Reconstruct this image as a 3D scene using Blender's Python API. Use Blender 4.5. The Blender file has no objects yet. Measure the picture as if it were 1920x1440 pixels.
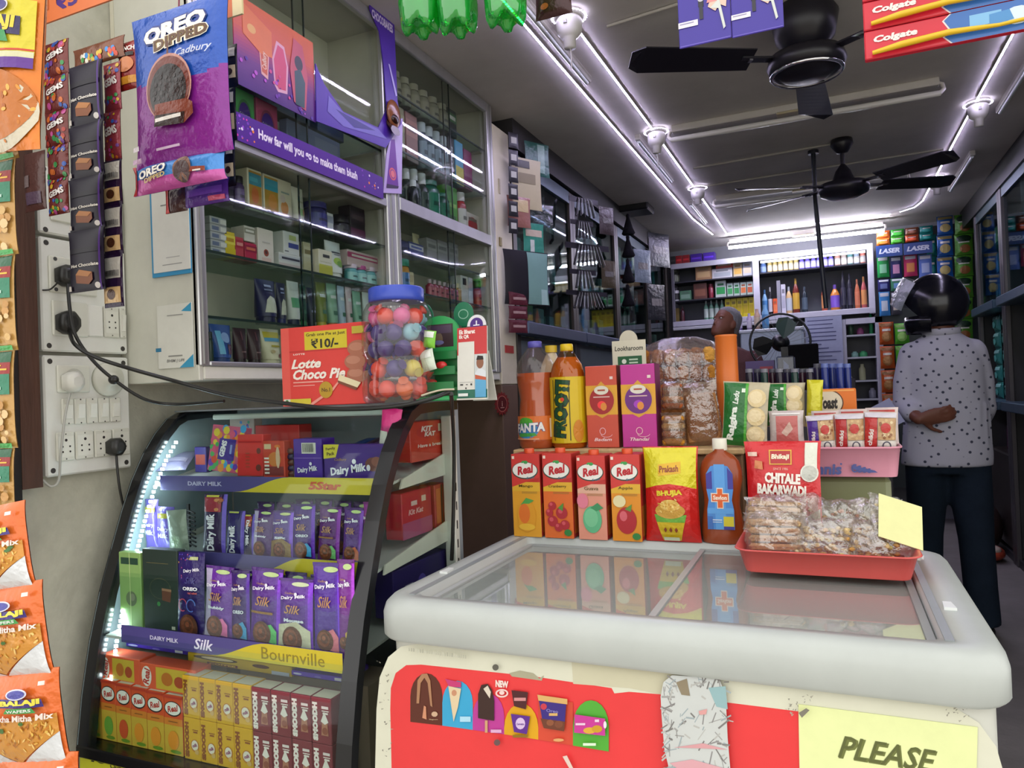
import bpy, math, random
from mathutils import Vector, Matrix
R = random.Random(7)
D = bpy.data; SC = bpy.context.scene; COL = SC.collection
PI = math.pi
# ---------------------------------------------------------------- camera model
FPX = 1366.2; CAMZ = 1.24
def _rot(yaw, pitch, roll):
    cy, sy = math.cos(yaw), math.sin(yaw); cp, sp = math.cos(pitch), math.sin(pitch)
    F = Vector((-sy*cp, cy*cp, sp)); R0 = Vector((cy, sy, 0)); U0 = R0.cross(F)
    c, s = math.cos(roll), math.sin(roll)
    return R0*c + U0*s, -R0*s + U0*c, F
CR, CU, CF = _rot(math.radians(23.64), math.radians(.69), math.radians(-2.26))
CP = Vector((0, 0, CAMZ))
def P(px, py, x=None, y=None, z=None):
    r = CF + CR*((px-960)/FPX) - CU*((py-720)/FPX)
    if x is not None: t = x/r.x
    elif y is not None: t = y/r.y
    else: t = (z-CAMZ)/r.z
    return CP + r*t
def fity(x0, y0, x1, y1, Y):          # photo box -> centre X, base z, width, height on the plane y = Y
    a, b = P(x0, y1, y=Y), P(x1, y1, y=Y); xm = (x0+x1)/2
    t, m = P(xm, y0, y=Y), P(xm, y1, y=Y)
    return (a.x+b.x)/2, m.z, b.x-a.x, t.z-m.z
def fitx(x0, y0, x1, y1, X):          # the same on the plane x = X: centre Y, base z, width, height
    a, b = P(x0, y1, x=X), P(x1, y1, x=X); xm = (x0+x1)/2
    t, m = P(xm, y0, x=X), P(xm, y1, x=X)
    return (a.y+b.y)/2, m.z, abs(b.y-a.y), t.z-m.z
# ---------------------------------------------------------------- colour
def lin(c): return c/12.92 if c <= .04045 else ((c+.055)/1.055)**2.4
_cc = {}
def C(h):
    if not isinstance(h, str): return h
    if h not in _cc:
        s = h.lstrip('#')
        if len(s) == 3: s = ''.join(k*2 for k in s)
        _cc[h] = tuple(lin(int(s[i:i+2], 16)/255) for i in (0, 2, 4))
    return _cc[h]
def hx(h, k):                          # a paler or deeper ink of the same print
    s = h.lstrip('#')
    if len(s) == 3: s = ''.join(q*2 for q in s)
    return '#' + ''.join('%02x' % max(0, min(255, int(int(s[i:i+2], 16)*k))) for i in (0, 2, 4))
# ---------------------------------------------------------------- materials
MAT = {}
def _nt(name):
    m = D.materials.new(name); m.use_nodes = True; nt = m.node_tree; nt.nodes.clear()
    out = nt.nodes.new('ShaderNodeOutputMaterial'); MAT[name] = m
    return m, nt, out
def _attr(nt):
    a = nt.nodes.new('ShaderNodeVertexColor'); a.layer_name = 'Col'; return a
def pmat(name, rough=.5, metal=0, spec=.5, bump=0, bscale=60, var=0, vscale=12, coat=0, trans=0, stretch=None, rvar=0):
    m, nt, out = _nt(name); L = nt.links.new
    b = nt.nodes.new('ShaderNodeBsdfPrincipled'); a = _attr(nt)
    col = a.outputs['Color']
    b.inputs['Roughness'].default_value = rough; b.inputs['Metallic'].default_value = metal
    b.inputs['Specular IOR Level'].default_value = spec; b.inputs['Coat Weight'].default_value = coat
    tc = nt.nodes.new('ShaderNodeTexCoord'); src = tc.outputs['Object']
    if stretch:
        mp = nt.nodes.new('ShaderNodeMapping'); mp.inputs['Scale'].default_value = stretch; L(src, mp.inputs[0]); src = mp.outputs[0]
    if var:
        n = nt.nodes.new('ShaderNodeTexNoise'); n.inputs['Scale'].default_value = vscale; n.inputs['Detail'].default_value = 6
        n.inputs['Roughness'].default_value = .65
        L(src, n.inputs['Vector'])
        mr = nt.nodes.new('ShaderNodeMapRange'); mr.inputs[1].default_value = .3; mr.inputs[2].default_value = .7
        mr.inputs[3].default_value = 1-var; mr.inputs[4].default_value = 1+var*.4; L(n.outputs[0], mr.inputs[0])
        vm = nt.nodes.new('ShaderNodeVectorMath'); vm.operation = 'SCALE'; L(col, vm.inputs[0]); L(mr.outputs[0], vm.inputs['Scale'])
        col = vm.outputs[0]
    L(col, b.inputs['Base Color'])
    if bump:
        n2 = nt.nodes.new('ShaderNodeTexNoise'); n2.inputs['Scale'].default_value = bscale; n2.inputs['Detail'].default_value = 3
        L(src, n2.inputs['Vector'])
        bp = nt.nodes.new('ShaderNodeBump'); bp.inputs['Strength'].default_value = bump; bp.inputs['Distance'].default_value = .01
        L(n2.outputs[0], bp.inputs['Height']); L(bp.outputs[0], b.inputs['Normal'])
    L(b.outputs[0], out.inputs[0])
    return m
pmat('paper', .55, spec=.3, var=.05, vscale=30)
pmat('card', .38, spec=.4, var=.05, vscale=25)
pmat('gloss', .2, spec=.5, var=.03)
pmat('plastic', .35, spec=.45, var=.05, vscale=18)
pmat('foil', .26, metal=.15, spec=.6, bump=.35, bscale=42, var=.08, vscale=20)
pmat('wrap', .3, spec=.55, bump=.55, bscale=30, var=.1, vscale=25)
pmat('cloth', .9, spec=.15, bump=.25, bscale=90, var=.12, vscale=14)
pmat('denim', .92, spec=.12, bump=.3, bscale=160, var=.22, vscale=8)
pmat('skin', .5, spec=.35, bump=.1, bscale=80, var=.08)
pmat('hair', .7, spec=.25, bump=.6, bscale=220, var=.3, vscale=60)
pmat('laminate', .42, spec=.4, var=.1, vscale=7)
pmat('alu', .34, metal=.75, spec=.5, var=.1, vscale=15, stretch=(1, 1, .2))
pmat('steel', .3, metal=.9, var=.08)
pmat('chrome', .12, metal=1)
pmat('concrete', .92, spec=.15, bump=.35, bscale=34, var=.28, vscale=5)
pmat('ceilpaint', .85, spec=.2, bump=.08, bscale=30, var=.14, vscale=2.4)
pmat('tiles', .55, spec=.35, bump=.12, bscale=45, var=.3, vscale=3)
pmat('wood', .6, spec=.3, bump=.15, bscale=30, var=.3, vscale=9, stretch=(6, 6, .6))
pmat('crumb', .75, spec=.25, bump=.6, bscale=140, var=.35, vscale=70)
pmat('enamel', .36, spec=.45, var=.06, vscale=9, bump=.03, bscale=25)
def clearmat(name, tint=False, base=.04, rough=.03, haze=0., edge=.55):
    """thin clear sheet: lets light through, mirrors at grazing angles, optional milky haze"""
    m, nt, out = _nt(name); L = nt.links.new; a = _attr(nt)
    t = nt.nodes.new('ShaderNodeBsdfTransparent'); g = nt.nodes.new('ShaderNodeBsdfGlossy'); g.inputs['Roughness'].default_value = rough
    lw = nt.nodes.new('ShaderNodeLayerWeight'); lw.inputs[0].default_value = .5
    pw = nt.nodes.new('ShaderNodeMath'); pw.operation = 'POWER'; pw.inputs[1].default_value = 3.2; L(lw.outputs['Facing'], pw.inputs[0])
    mu = nt.nodes.new('ShaderNodeMath'); mu.operation = 'MULTIPLY_ADD'; mu.inputs[1].default_value = edge; mu.inputs[2].default_value = base
    L(pw.outputs[0], mu.inputs[0])
    L(a.outputs['Color'], t.inputs[0])
    body = t.outputs[0]
    if haze:
        d = nt.nodes.new('ShaderNodeBsdfDiffuse'); L(a.outputs['Color'], d.inputs[0])
        mh = nt.nodes.new('ShaderNodeMixShader'); mh.inputs[0].default_value = haze; L(t.outputs[0], mh.inputs[1]); L(d.outputs[0], mh.inputs[2])
        body = mh.outputs[0]
    if rough > .1:
        tc = nt.nodes.new('ShaderNodeTexCoord'); n = nt.nodes.new('ShaderNodeTexNoise'); n.inputs['Scale'].default_value = 26; n.inputs['Detail'].default_value = 4
        L(tc.outputs['Object'], n.inputs['Vector']); bp = nt.nodes.new('ShaderNodeBump'); bp.inputs['Strength'].default_value = .9; bp.inputs['Distance'].default_value = .02
        L(n.outputs[0], bp.inputs['Height']); L(bp.outputs[0], g.inputs['Normal'])
    mx = nt.nodes.new('ShaderNodeMixShader'); L(mu.outputs[0], mx.inputs[0]); L(body, mx.inputs[1]); L(g.outputs[0], mx.inputs[2])
    L(mx.outputs[0], out.inputs[0]); return m
clearmat('glass', base=.04, edge=.34)
clearmat('caseglass', base=.018, edge=.16)
clearmat('lidglass', base=.1, edge=.7, rough=.02, haze=.3)
clearmat('film', base=.1, rough=.14, haze=.1, edge=.4)
clearmat('bag', base=.2, rough=.13, haze=.09, edge=.4)
clearmat('pet', base=.06, rough=.05, haze=.025, edge=.5)
def emat(name, strength):
    m, nt, out = _nt(name); a = _attr(nt); e = nt.nodes.new('ShaderNodeEmission'); e.inputs[1].default_value = strength
    nt.links.new(a.outputs['Color'], e.inputs[0]); nt.links.new(e.outputs[0], out.inputs[0]); return m
# polka dot shirt cloth
m, nt, out = _nt('polka'); L = nt.links.new
b = nt.nodes.new('ShaderNodeBsdfPrincipled'); b.inputs['Roughness'].default_value = .9; b.inputs['Specular IOR Level'].default_value = .15
tc = nt.nodes.new('ShaderNodeTexCoord'); v = nt.nodes.new('ShaderNodeTexVoronoi'); v.inputs['Scale'].default_value = 27; v.inputs['Randomness'].default_value = .28
mp = nt.nodes.new('ShaderNodeMapping'); mp.inputs['Scale'].default_value = (1, .0, 1); mp.inputs['Rotation'].default_value = (0, .6, 0)
L(tc.outputs['Object'], mp.inputs[0]); L(mp.outputs[0], v.inputs['Vector'])
cr = nt.nodes.new('ShaderNodeValToRGB'); cr.color_ramp.elements[0].position = .15; cr.color_ramp.elements[1].position = .21
cr.color_ramp.elements[0].color = (.045, .05, .075, 1); cr.color_ramp.elements[1].color = (.4, .4, .46, 1)
L(v.outputs['Distance'], cr.inputs[0]); L(cr.outputs[0], b.inputs['Base Color']); L(b.outputs[0], out.inputs[0])
# ---------------------------------------------------------------- text outlines
_tx = {}
def glyphs(s, bold=0., shear=0., space=1.):
    k = (s, bold, shear, space)
    if k not in _tx:
        cu = D.curves.new('lettering', 'FONT'); cu.body = s; cu.size = 1; cu.offset = bold; cu.shear = shear; cu.resolution_u = 2; cu.space_character = space
        ob = D.objects.new('lettering', cu); COL.objects.link(ob)
        dg = bpy.context.evaluated_depsgraph_get(); me = D.meshes.new_from_object(ob.evaluated_get(dg))
        vs = [(q.co.x, q.co.y) for q in me.vertices]; me.calc_loop_triangles()
        fs = [tuple(t.vertices) for t in me.loop_triangles]
        D.objects.remove(ob); D.curves.remove(cu); D.meshes.remove(me)
        if vs:
            x0, x1 = min(v[0] for v in vs), max(v[0] for v in vs); y0, y1 = min(v[1] for v in vs), max(v[1] for v in vs)
        else: x0 = y0 = 0; x1 = y1 = 1
        # flip faces to counter-clockwise
        ff = []
        for a, b, c in fs:
            ar = (vs[b][0]-vs[a][0])*(vs[c][1]-vs[a][1])-(vs[b][1]-vs[a][1])*(vs[c][0]-vs[a][0])
            ff.append((a, b, c) if ar > 0 else (a, c, b))
        _tx[k] = ([((x-x0)/max(x1-x0, 1e-6)-.5, (y-y0)/max(y1-y0, 1e-6)-.5) for x, y in vs], ff, (x1-x0)/max(y1-y0, 1e-6))
    return _tx[k]
# ---------------------------------------------------------------- mesh builder
class MB:
    def __init__(s, mat='paper'):
        s.v = []; s.f = []; s.c = []; s.m = []; s.sm = []; s.mats = []; s.M = None; s.dm = mat; s.lay = 0
    def mi(s, name):
        name = name or s.dm
        if name not in s.mats: s.mats.append(name)
        return s.mats.index(name)
    def add(s, vs, fs, col, mat=None, smooth=False):
        o = len(s.v); i = s.mi(mat)
        s.v += [s.M @ Vector(p) for p in vs] if s.M else [Vector(p) for p in vs]
        multi = isinstance(col, list)
        for k, f in enumerate(fs):
            s.f.append(tuple(o+j for j in f)); s.c.append(C(col[k]) if multi else C(col)); s.m.append(i); s.sm.append(smooth)
        return s
    def box(s, x0, y0, z0, x1, y1, z1, col, mat=None, b=0):
        if x0 > x1: x0, x1 = x1, x0
        if y0 > y1: y0, y1 = y1, y0
        if z0 > z1: z0, z1 = z1, z0
        if not b:
            v = [(x, y, z) for z in (z0, z1) for y in (y0, y1) for x in (x0, x1)]
            return s.add(v, [(0, 2, 3, 1), (4, 5, 7, 6), (0, 1, 5, 4), (2, 6, 7, 3), (0, 4, 6, 2), (1, 3, 7, 5)], col, mat)
        b = min(b, (x1-x0)*.49, (y1-y0)*.49, (z1-z0)*.49)
        vs = []; ix = {}
        for i, X in ((0, (x0, x0+b)), (1, (x1, x1-b))):
            for j, Y in ((0, (y0, y0+b)), (1, (y1, y1-b))):
                for k, Z in ((0, (z0, z0+b)), (1, (z1, z1-b))):
                    for a in range(3):
                        ix[i, j, k, a] = len(vs); vs.append((X[0 if a == 0 else 1], Y[0 if a == 1 else 1], Z[0 if a == 2 else 1]))
        fs = []
        def q(*p): fs.append([ix[t] for t in p])
        for i in (0, 1):
            q((i,0,0,0),(i,1,0,0),(i,1,1,0),(i,0,1,0)); q((0,i,0,1),(1,i,0,1),(1,i,1,1),(0,i,1,1)); q((0,0,i,2),(1,0,i,2),(1,1,i,2),(0,1,i,2))
            for j in (0, 1):
                q((i,j,0,0),(i,j,1,0),(i,j,1,1),(i,j,0,1)); q((i,0,j,0),(i,1,j,0),(i,1,j,2),(i,0,j,2)); q((0,i,j,1),(1,i,j,1),(1,i,j,2),(0,i,j,2))
                for k in (0, 1): q((i,j,k,0),(i,j,k,1),(i,j,k,2))
        c = Vector(((x0+x1)/2, (y0+y1)/2, (z0+z1)/2)); out = []
        for f in fs:
            p = [Vector(vs[t]) for t in f]; n = (p[1]-p[0]).cross(p[2]-p[0]); m = sum(p, Vector())/len(p)
            out.append(tuple(f) if n.dot(m-c) > 0 else tuple(reversed(f)))
        return s.add(vs, out, col, mat)
    def prism(s, pts, lo, hi, col, axis='y', mat=None, smooth=False):
        """polygon extruded along an axis; pts are (x,z) for y, (y,z) for x, (x,y) for z"""
        mk = {'y': lambda p, t: (p[0], t, p[1]), 'x': lambda p, t: (t, p[0], p[1]), 'z': lambda p, t: (p[0], p[1], t)}[axis]
        ar = sum(pts[i][0]*pts[(i+1) % len(pts)][1]-pts[(i+1) % len(pts)][0]*pts[i][1] for i in range(len(pts)))
        if (ar < 0) != (axis == 'y'): pts = list(reversed(pts))
        n = len(pts); v = [mk(p, lo) for p in pts]+[mk(p, hi) for p in pts]
        f = [tuple(reversed(range(n))), tuple(range(n, 2*n))]
        s.add(v, f, col, mat); return s.add(v, [(i, (i+1) % n, (i+1) % n+n, i+n) for i in range(n)], col, mat, smooth)
    def loft(s, rings, col, mat=None, caps=True, smooth=True, closed=True):
        n = len(rings[0]); v = [p for r in rings for p in r]; f = []; cc = [] if isinstance(col, list) else None
        for i in range(len(rings)-1):
            for j in range(n if closed else n-1):
                f.append((i*n+j, i*n+(j+1) % n, (i+1)*n+(j+1) % n, (i+1)*n+j))
                if cc is not None: cc.append(col[i])
        s.add(v, f, cc if cc is not None else col, mat, smooth)
        if caps:
            c0, c1 = (col[0], col[-1]) if isinstance(col, list) else (col, col)
            s.add(rings[0], [tuple(reversed(range(n)))], c0, mat); s.add(rings[-1], [tuple(range(n))], c1, mat)
        return s
    def lathe(s, prof, col, seg=24, c=(0, 0), mat=None, sx=1, sy=1, caps=True):
        return s.loft([[(c[0]+r*sx*math.cos(2*PI*k/seg), c[1]+r*sy*math.sin(2*PI*k/seg), z) for k in range(seg)] for r, z in prof], col, mat, caps)
    def tube(s, pts, r, col, seg=8, mat=None, caps=True, flat=1.):
        pts = [Vector(p) for p in pts]; rs = r if isinstance(r, (list, tuple)) else [r]*len(pts); rings = []; u = None
        for i, p in enumerate(pts):
            t = (pts[min(i+1, len(pts)-1)]-pts[max(i-1, 0)]).normalized()
            if u is None: u = t.orthogonal().normalized() if abs(t.z) > .9 else Vector((0, 0, 1)).cross(t).normalized()
            u = (u-t*u.dot(t)).normalized(); w = t.cross(u)
            rings.append([p+u*math.cos(2*PI*k/seg)*rs[i]+w*math.sin(2*PI*k/seg)*rs[i]*flat for k in range(seg)])
        return s.loft(rings, col, mat, caps)
    def ball(s, c, r, col, seg=16, rings=10, mat=None):
        rx, ry, rz = r if isinstance(r, (tuple, list)) else (r, r, r)
        v = [(c[0], c[1], c[2]-rz)]; 
        for i in range(1, rings):
            a = -PI/2+PI*i/rings
            v += [(c[0]+rx*math.cos(a)*math.cos(2*PI*k/seg), c[1]+ry*math.cos(a)*math.sin(2*PI*k/seg), c[2]+rz*math.sin(a)) for k in range(seg)]
        v.append((c[0], c[1], c[2]+rz)); f = []
        for k in range(seg): f.append((0, 1+(k+1) % seg, 1+k))
        for i in range(rings-2):
            for k in range(seg): f.append((1+i*seg+k, 1+i*seg+(k+1) % seg, 1+(i+1)*seg+(k+1) % seg, 1+(i+1)*seg+k))
        for k in range(seg): f.append((len(v)-1, 1+(rings-2)*seg+k, 1+(rings-2)*seg+(k+1) % seg))
        return s.add(v, f, col, mat, True)
    def quad(s, a, b, c, d, col, mat=None): return s.add([a, b, c, d], [(0, 1, 2, 3)], col, mat)
    def grid(s, fn, nu, nv, col, mat=None, smooth=True, flip=False):
        v = [fn(i/nu, j/nv) for j in range(nv+1) for i in range(nu+1)]; f = []; cc = [] if callable(col) else None
        for j in range(nv):
            for i in range(nu):
                a = j*(nu+1)+i; q = (a, a+1, a+nu+2, a+nu+1); f.append(tuple(reversed(q)) if flip else q)
                if cc is not None: cc.append(col((i+.5)/nu, (j+.5)/nv))
        return s.add(v, f, cc if cc is not None else col, mat, smooth)
def mesh(name, mb):
    me = D.meshes.new(name); me.from_pydata([tuple(v) for v in mb.v], [], mb.f)
    for n in mb.mats: me.materials.append(MAT[n])
    me.polygons.foreach_set('material_index', mb.m); me.polygons.foreach_set('use_smooth', mb.sm)
    a = me.color_attributes.new('Col', 'FLOAT_COLOR', 'CORNER'); buf = []
    for f, c in zip(mb.f, mb.c): buf += [c[0], c[1], c[2], 1.]*len(f)
    a.data.foreach_set('color', buf); me.update(); return me
def link(name, me, parent=None, loc=(0, 0, 0), rot=(0, 0, 0)):
    o = D.objects.new(name, me); COL.objects.link(o); o.location = loc; o.rotation_euler = rot
    if parent: o.parent = parent
    return o
def tag(o, label=None, cat=None, group=None, kind=None):
    if label: o['label'] = label
    if cat: o['category'] = cat
    if group: o['group'] = group
    if kind: o['kind'] = kind
    return o
def part(name, mb, parent, label=None): return tag(link(name, mesh(name, mb), parent), label)
def root(name, label, cat, loc=(0, 0, 0), rot=(0, 0, 0), group=None):
    return tag(link(name, None, None, loc, rot), label, cat, group)
def one(name, label, cat, mb, loc=(0, 0, 0), rot=(0, 0, 0), group=None):
    return tag(link(name, mesh(name, mb) if isinstance(mb, MB) else mb, None, loc, rot), label, cat, group)
def struct(name, mb): return tag(link(name, mesh(name, mb)), kind='structure')
ORD = 'first second third fourth fifth sixth seventh eighth ninth tenth eleventh twelfth thirteenth fourteenth fifteenth sixteenth'.split()
# ---------------------------------------------------------------- printing on surfaces
class Dec:
    """prints shapes and lettering onto a surface fn(u, v, off) of real size W x H; u to the right, v up, both 0..1"""
    def __init__(s, mb, fn, W, H, sub=0, mat=None, e=.00018):
        s.mb, s.fn, s.W, s.H, s.sub, s.mat, s.e = mb, fn, W, H, sub, mat, e; s.n = 0
    def tri(s, pts, tris, col, mat=None, n=None):
        if n is None: s.n += 1; n = s.n
        off = n*s.e
        if s.sub:
            pts = list(pts); todo = list(tris); out = []; mid = {}
            def L(a, b): return max(abs(pts[a][0]-pts[b][0])*s.W, abs(pts[a][1]-pts[b][1])*s.H)
            def M(a, b):
                k = (min(a, b), max(a, b))
                if k not in mid: mid[k] = len(pts); pts.append(((pts[a][0]+pts[b][0])/2, (pts[a][1]+pts[b][1])/2))
                return mid[k]
            while todo:
                a, b, c = todo.pop(); l = (L(a, b), L(b, c), L(c, a)); k = max(l)
                if k < s.sub or len(pts) > 6000: out.append((a, b, c)); continue
                if l[0] == k: m = M(a, b); todo += [(a, m, c), (m, b, c)]
                elif l[1] == k: m = M(b, c); todo += [(a, b, m), (a, m, c)]
                else: m = M(c, a); todo += [(a, b, m), (m, b, c)]
            tris = out
        s.mb.add([s.fn(u, v, off) for u, v in pts], tris, col, mat or s.mat)
        return s
    def rect(s, u0, v0, u1, v1, col, mat=None): return s.tri([(u0, v0), (u1, v0), (u1, v1), (u0, v1)], [(0, 1, 2), (0, 2, 3)], col, mat)
    def poly(s, pts, col, mat=None):
        from mathutils.geometry import tessellate_polygon
        t = tessellate_polygon([[Vector((p[0], p[1], 0)) for p in pts]]); ff = []
        for a, b, c in t:
            ar = (pts[b][0]-pts[a][0])*(pts[c][1]-pts[a][1])-(pts[b][1]-pts[a][1])*(pts[c][0]-pts[a][0])
            ff.append((a, b, c) if ar > 0 else (a, c, b))
        return s.tri(pts, ff, col, mat)
    def ell(s, cu, cv, ru, rv=None, col='#fff', n=20, a0=0, mat=None):
        if rv is None: rv = ru*s.W/s.H
        c, q = math.cos(math.radians(a0)), math.sin(math.radians(a0)); p = [(cu, cv)]
        for k in range(n):
            x, y = ru*s.W*math.cos(2*PI*k/n), rv*s.H*math.sin(2*PI*k/n); p.append((cu+(x*c-y*q)/s.W, cv+(x*q+y*c)/s.H))
        if n <= 10: s.n += .04
        return s.tri(p, [(0, 1+k, 1+(k+1) % n) for k in range(n)], col, mat, s.n if n <= 10 else None)
    def ring(s, cu, cv, ru, rv, th, col, n=24, a0=0, a1=360):
        p = []; t = []
        for k in range(n+1):
            a = math.radians(a0+(a1-a0)*k/n)
            p += [(cu+(ru-th)*math.cos(a), cv+(rv-th*s.W/s.H)*math.sin(a)), (cu+ru*math.cos(a), cv+rv*math.sin(a))]
        for k in range(n): t += [(2*k, 2*k+1, 2*k+3), (2*k, 2*k+3, 2*k+2)]
        return s.tri(p, t, col)
    def text(s, tx, cu, cv, w, h, col, bold=.01, shear=0, rot=0, ol=None, olw=.05, arch=0, slope=0, space=1.):
        """lettering filling a box of w x h (fractions of the face), turned by rot degrees about its centre"""
        if ol: s.text(tx, cu, cv, w*(1+olw*.35), h*(1+olw*2.2), ol, bold+olw, shear, rot, None, 0, arch, slope, space)
        vs, fs, asp = glyphs(tx, bold, shear, space); a = math.radians(rot); c, q = math.cos(a), math.sin(a); W, H = w*s.W, h*s.H
        if 45 < abs(rot) % 180 < 135: W, H = h*s.H, w*s.W
        p = []
        for x, y in vs:
            X = x*W; Y = y*H*(1+arch*.0)+arch*H*(.25-x*x)*2+slope*x*W
            p.append((cu+(X*c-Y*q)/s.W, cv+(X*q+Y*c)/s.H))
        return s.tri(p, fs, col)
def front(mb, x0, z0, x1, z1, y):      # a flat face looking along -y
    return Dec(mb, lambda u, v, o: (x0+(x1-x0)*u, y-o, z0+(z1-z0)*v), x1-x0, z1-z0)
def sideR(mb, y0, z0, y1, z1, x):      # a flat face looking along +x
    return Dec(mb, lambda u, v, o: (x+o, y0+(y1-y0)*u, z0+(z1-z0)*v), y1-y0, z1-z0)
def topf(mb, x0, y0, x1, y1, z):
    return Dec(mb, lambda u, v, o: (x0+(x1-x0)*u, y0+(y1-y0)*v, z+o), x1-x0, y1-y0)
def pxface(mb, plane, val, sgn):       # print given in photo coordinates, lying on a real plane of the place
    def fn(u, v, o):
        p = P(u, -v, **{plane: val}); i = 'xyz'.index(plane); p[i] += sgn*o; return p
    return Dec(mb, fn, 1, 1, e=.0003)
def onplane(px0, py0, px1, py1, **k): return P(px0, py0, **k), P(px1, py1, **k)
# ---------------------------------------------------------------- goods
def pouchfn(w, h, t, crimp=.06, sag=0.):
    def S(u, v, o=0., side=-1):
        a = max(0., 1-abs(2*u-1)**2.6); b = max(0., 1-abs(2*v-1)**3.5)
        k = (a**.75)*(b**.8); wv = 1-.06*b
        x = (u-.5)*w*wv; z = v*h
        y = side*(t/2*k+.0006)
        return (x, y+side*o, z+sag*0)
    return S
def pouch(w, h, t, col, mat='foil', nu=20, nv=26, back=None, S=None):
    mb = MB(mat); S = S or pouchfn(w, h, t)
    mb.grid(lambda u, v: S(u, v), nu, nv, col, mat); mb.grid(lambda u, v: S(u, v, 0, 1), nu, nv, back or (col if not callable(col) else col(.5, .5)), mat, flip=True)
    d = Dec(mb, lambda u, v, o: S(u, v, o+t*.035+.0004), w, h, sub=max(w, h)/12, e=.0005); return mb, d
def cylfn(r, z0, z1, ang=150, c=(0, 0)):
    A = math.radians(ang)
    return lambda u, v, o: (c[0]+(r+o)*math.sin((u-.5)*A), c[1]-(r+o)*math.cos((u-.5)*A), z0+(z1-z0)*v)
def cyldec(mb, r, z0, z1, ang=150, c=(0, 0)): return Dec(mb, cylfn(r, z0, z1, ang, c), r*math.radians(ang), z1-z0, sub=r*.3, e=.0004)
def rbox(w, d, h, col, mat='card', b=.0015):
    mb = MB(mat); mb.box(-w/2, 0, 0, w/2, d, h, col, mat, b); return mb, front(mb, -w/2, 0, w/2, h, 0)
def squeeze(w, h, col, cap, mat='plastic', caph=.16):
    """cosmetic tube standing on its cap: returns body and cap meshes"""
    r = w*.36; b = MB(mat); k = MB('plastic'); rings = []; n = 20; ch = h*caph
    for i in range(9):
        t = i/8; sx = r+(w/2-r)*t**.8; sy = r*(1-t**1.6)+.0012
        rings.append([(sx*math.cos(2*PI*j/n), sy*math.sin(2*PI*j/n), ch+(h-ch)*t) for j in range(n)])
    b.loft(rings, col, mat); k.lathe([(r*.92, 0), (r*.95, .002), (r*.9, ch)], cap, 18)
    def fn(u, v, o):
        t = v; sx = r+(w/2-r)*t**.8; sy = r*(1-t**1.6)+.0012; a = (u-.5)*2.2
        return (sx*math.sin(a)*1.0, -(sy*math.cos(a)+o+.0004), ch+(h-ch)*v)
    return b, k, Dec(b, fn, w*.9, h-ch, sub=w*.2, e=.0005)
def bottle(prof, col, mat='plastic', seg=20, sx=1, sy=1):
    b = MB(mat); b.lathe(prof, col, seg, mat=mat, sx=sx, sy=sy); return b
def setp(o, loc, rot=(0, 0, 0)): o.location = loc; o.rotation_euler = rot; return o
def bez(pts, n=10):
    """smooth curve through points"""
    pts = [Vector(p) for p in pts]; out = []
    for i in range(len(pts)-1):
        p0 = pts[max(i-1, 0)]; p1 = pts[i]; p2 = pts[i+1]; p3 = pts[min(i+2, len(pts)-1)]
        for k in range(n):
            t = k/n; out.append(.5*((2*p1)+(p2-p0)*t+(2*p0-5*p1+4*p2-p3)*t*t+(3*p1-p0-3*p2+p3)*t**3))
    out.append(pts[-1]); return out
# ================================================================ setting
emat('led', 120); emat('ledloop', 7); emat('tubelight', 40); emat('stripwhite', 40); emat('shelfled', 8)
CZ = 2.58
def sbox(name, *a, col='#888', mat='concrete'): return struct(name, MB(mat).box(*a, col, mat))
sbox('floor', -4, 1.1, -.1, 4, 7.4, 0, col='#7a7672', mat='tiles')
sbox('ground', -5, -6, -.1, 5, 1.1, -.002, col='#a8a296', mat='concrete')  # unseen street ground, added pale to bounce daylight onto the near ceiling
sbox('ceiling', -1.9, 1.15, CZ, 1.6, 7.4, CZ+.12, col='#cfcac4', mat='ceilpaint')
sbox('wall_left', -1.9, 1.035, 0, -1.67, 7.4, CZ, col='#b9b8a8', mat='concrete')
sbox('wall_back', -1.67, 7.3, 0, 1.6, 7.4, CZ, col='#8d8e96', mat='ceilpaint')
sbox('wall_right', 1.42, 2.2, 0, 1.6, 7.3, CZ, col='#5d5f63', mat='ceilpaint')
sbox('trim_1', -1.7, 1.03, 1.07, -1.628, 1.075, 2.3, col='#4a3024', mat='wood')          # wooden strip beside the switchboards
sbox('trim_2', -1.75, .8, 0, -1.63, 1.03, 2.5, col='#141312', mat='plastic')             # dark shutter channel
m = MB('laminate'); m.box(-1.67, 3.075, 1.28, -1.395, 3.26, 2.5, '#d8cfb6', 'laminate', .004); m.box(-1.67, 3.075, 0, -1.397, 3.26, 1.28, '#6b5546', 'laminate', .004)
m.box(-1.394, 3.10, 1.93, -1.39, 3.125, 1.97, '#8a7a4a', 'steel'); m.box(-1.394, 3.12, 2.18, -1.391, 3.135, 2.25, '#b9ae94'); struct('trim_3', m)
# dark cornices where the shop fittings meet the ceiling
sbox('trim_4', -1.67, 3.26, 2.44, -1.37, 7.0, CZ-.001, col='#2c2a2b', mat='laminate')
sbox('trim_5', 1.03, 2.6, 2.43, 1.42, 7.0, CZ-.001, col='#2b2a2c', mat='laminate')  # deep shadow along the right cornice is put into this dark colour
sbox('trim_6', .42, 7.03, .3, 1.42, 7.12, 2.5, col='#1f2a2c', mat='laminate')            # board the packets hang on
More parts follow.
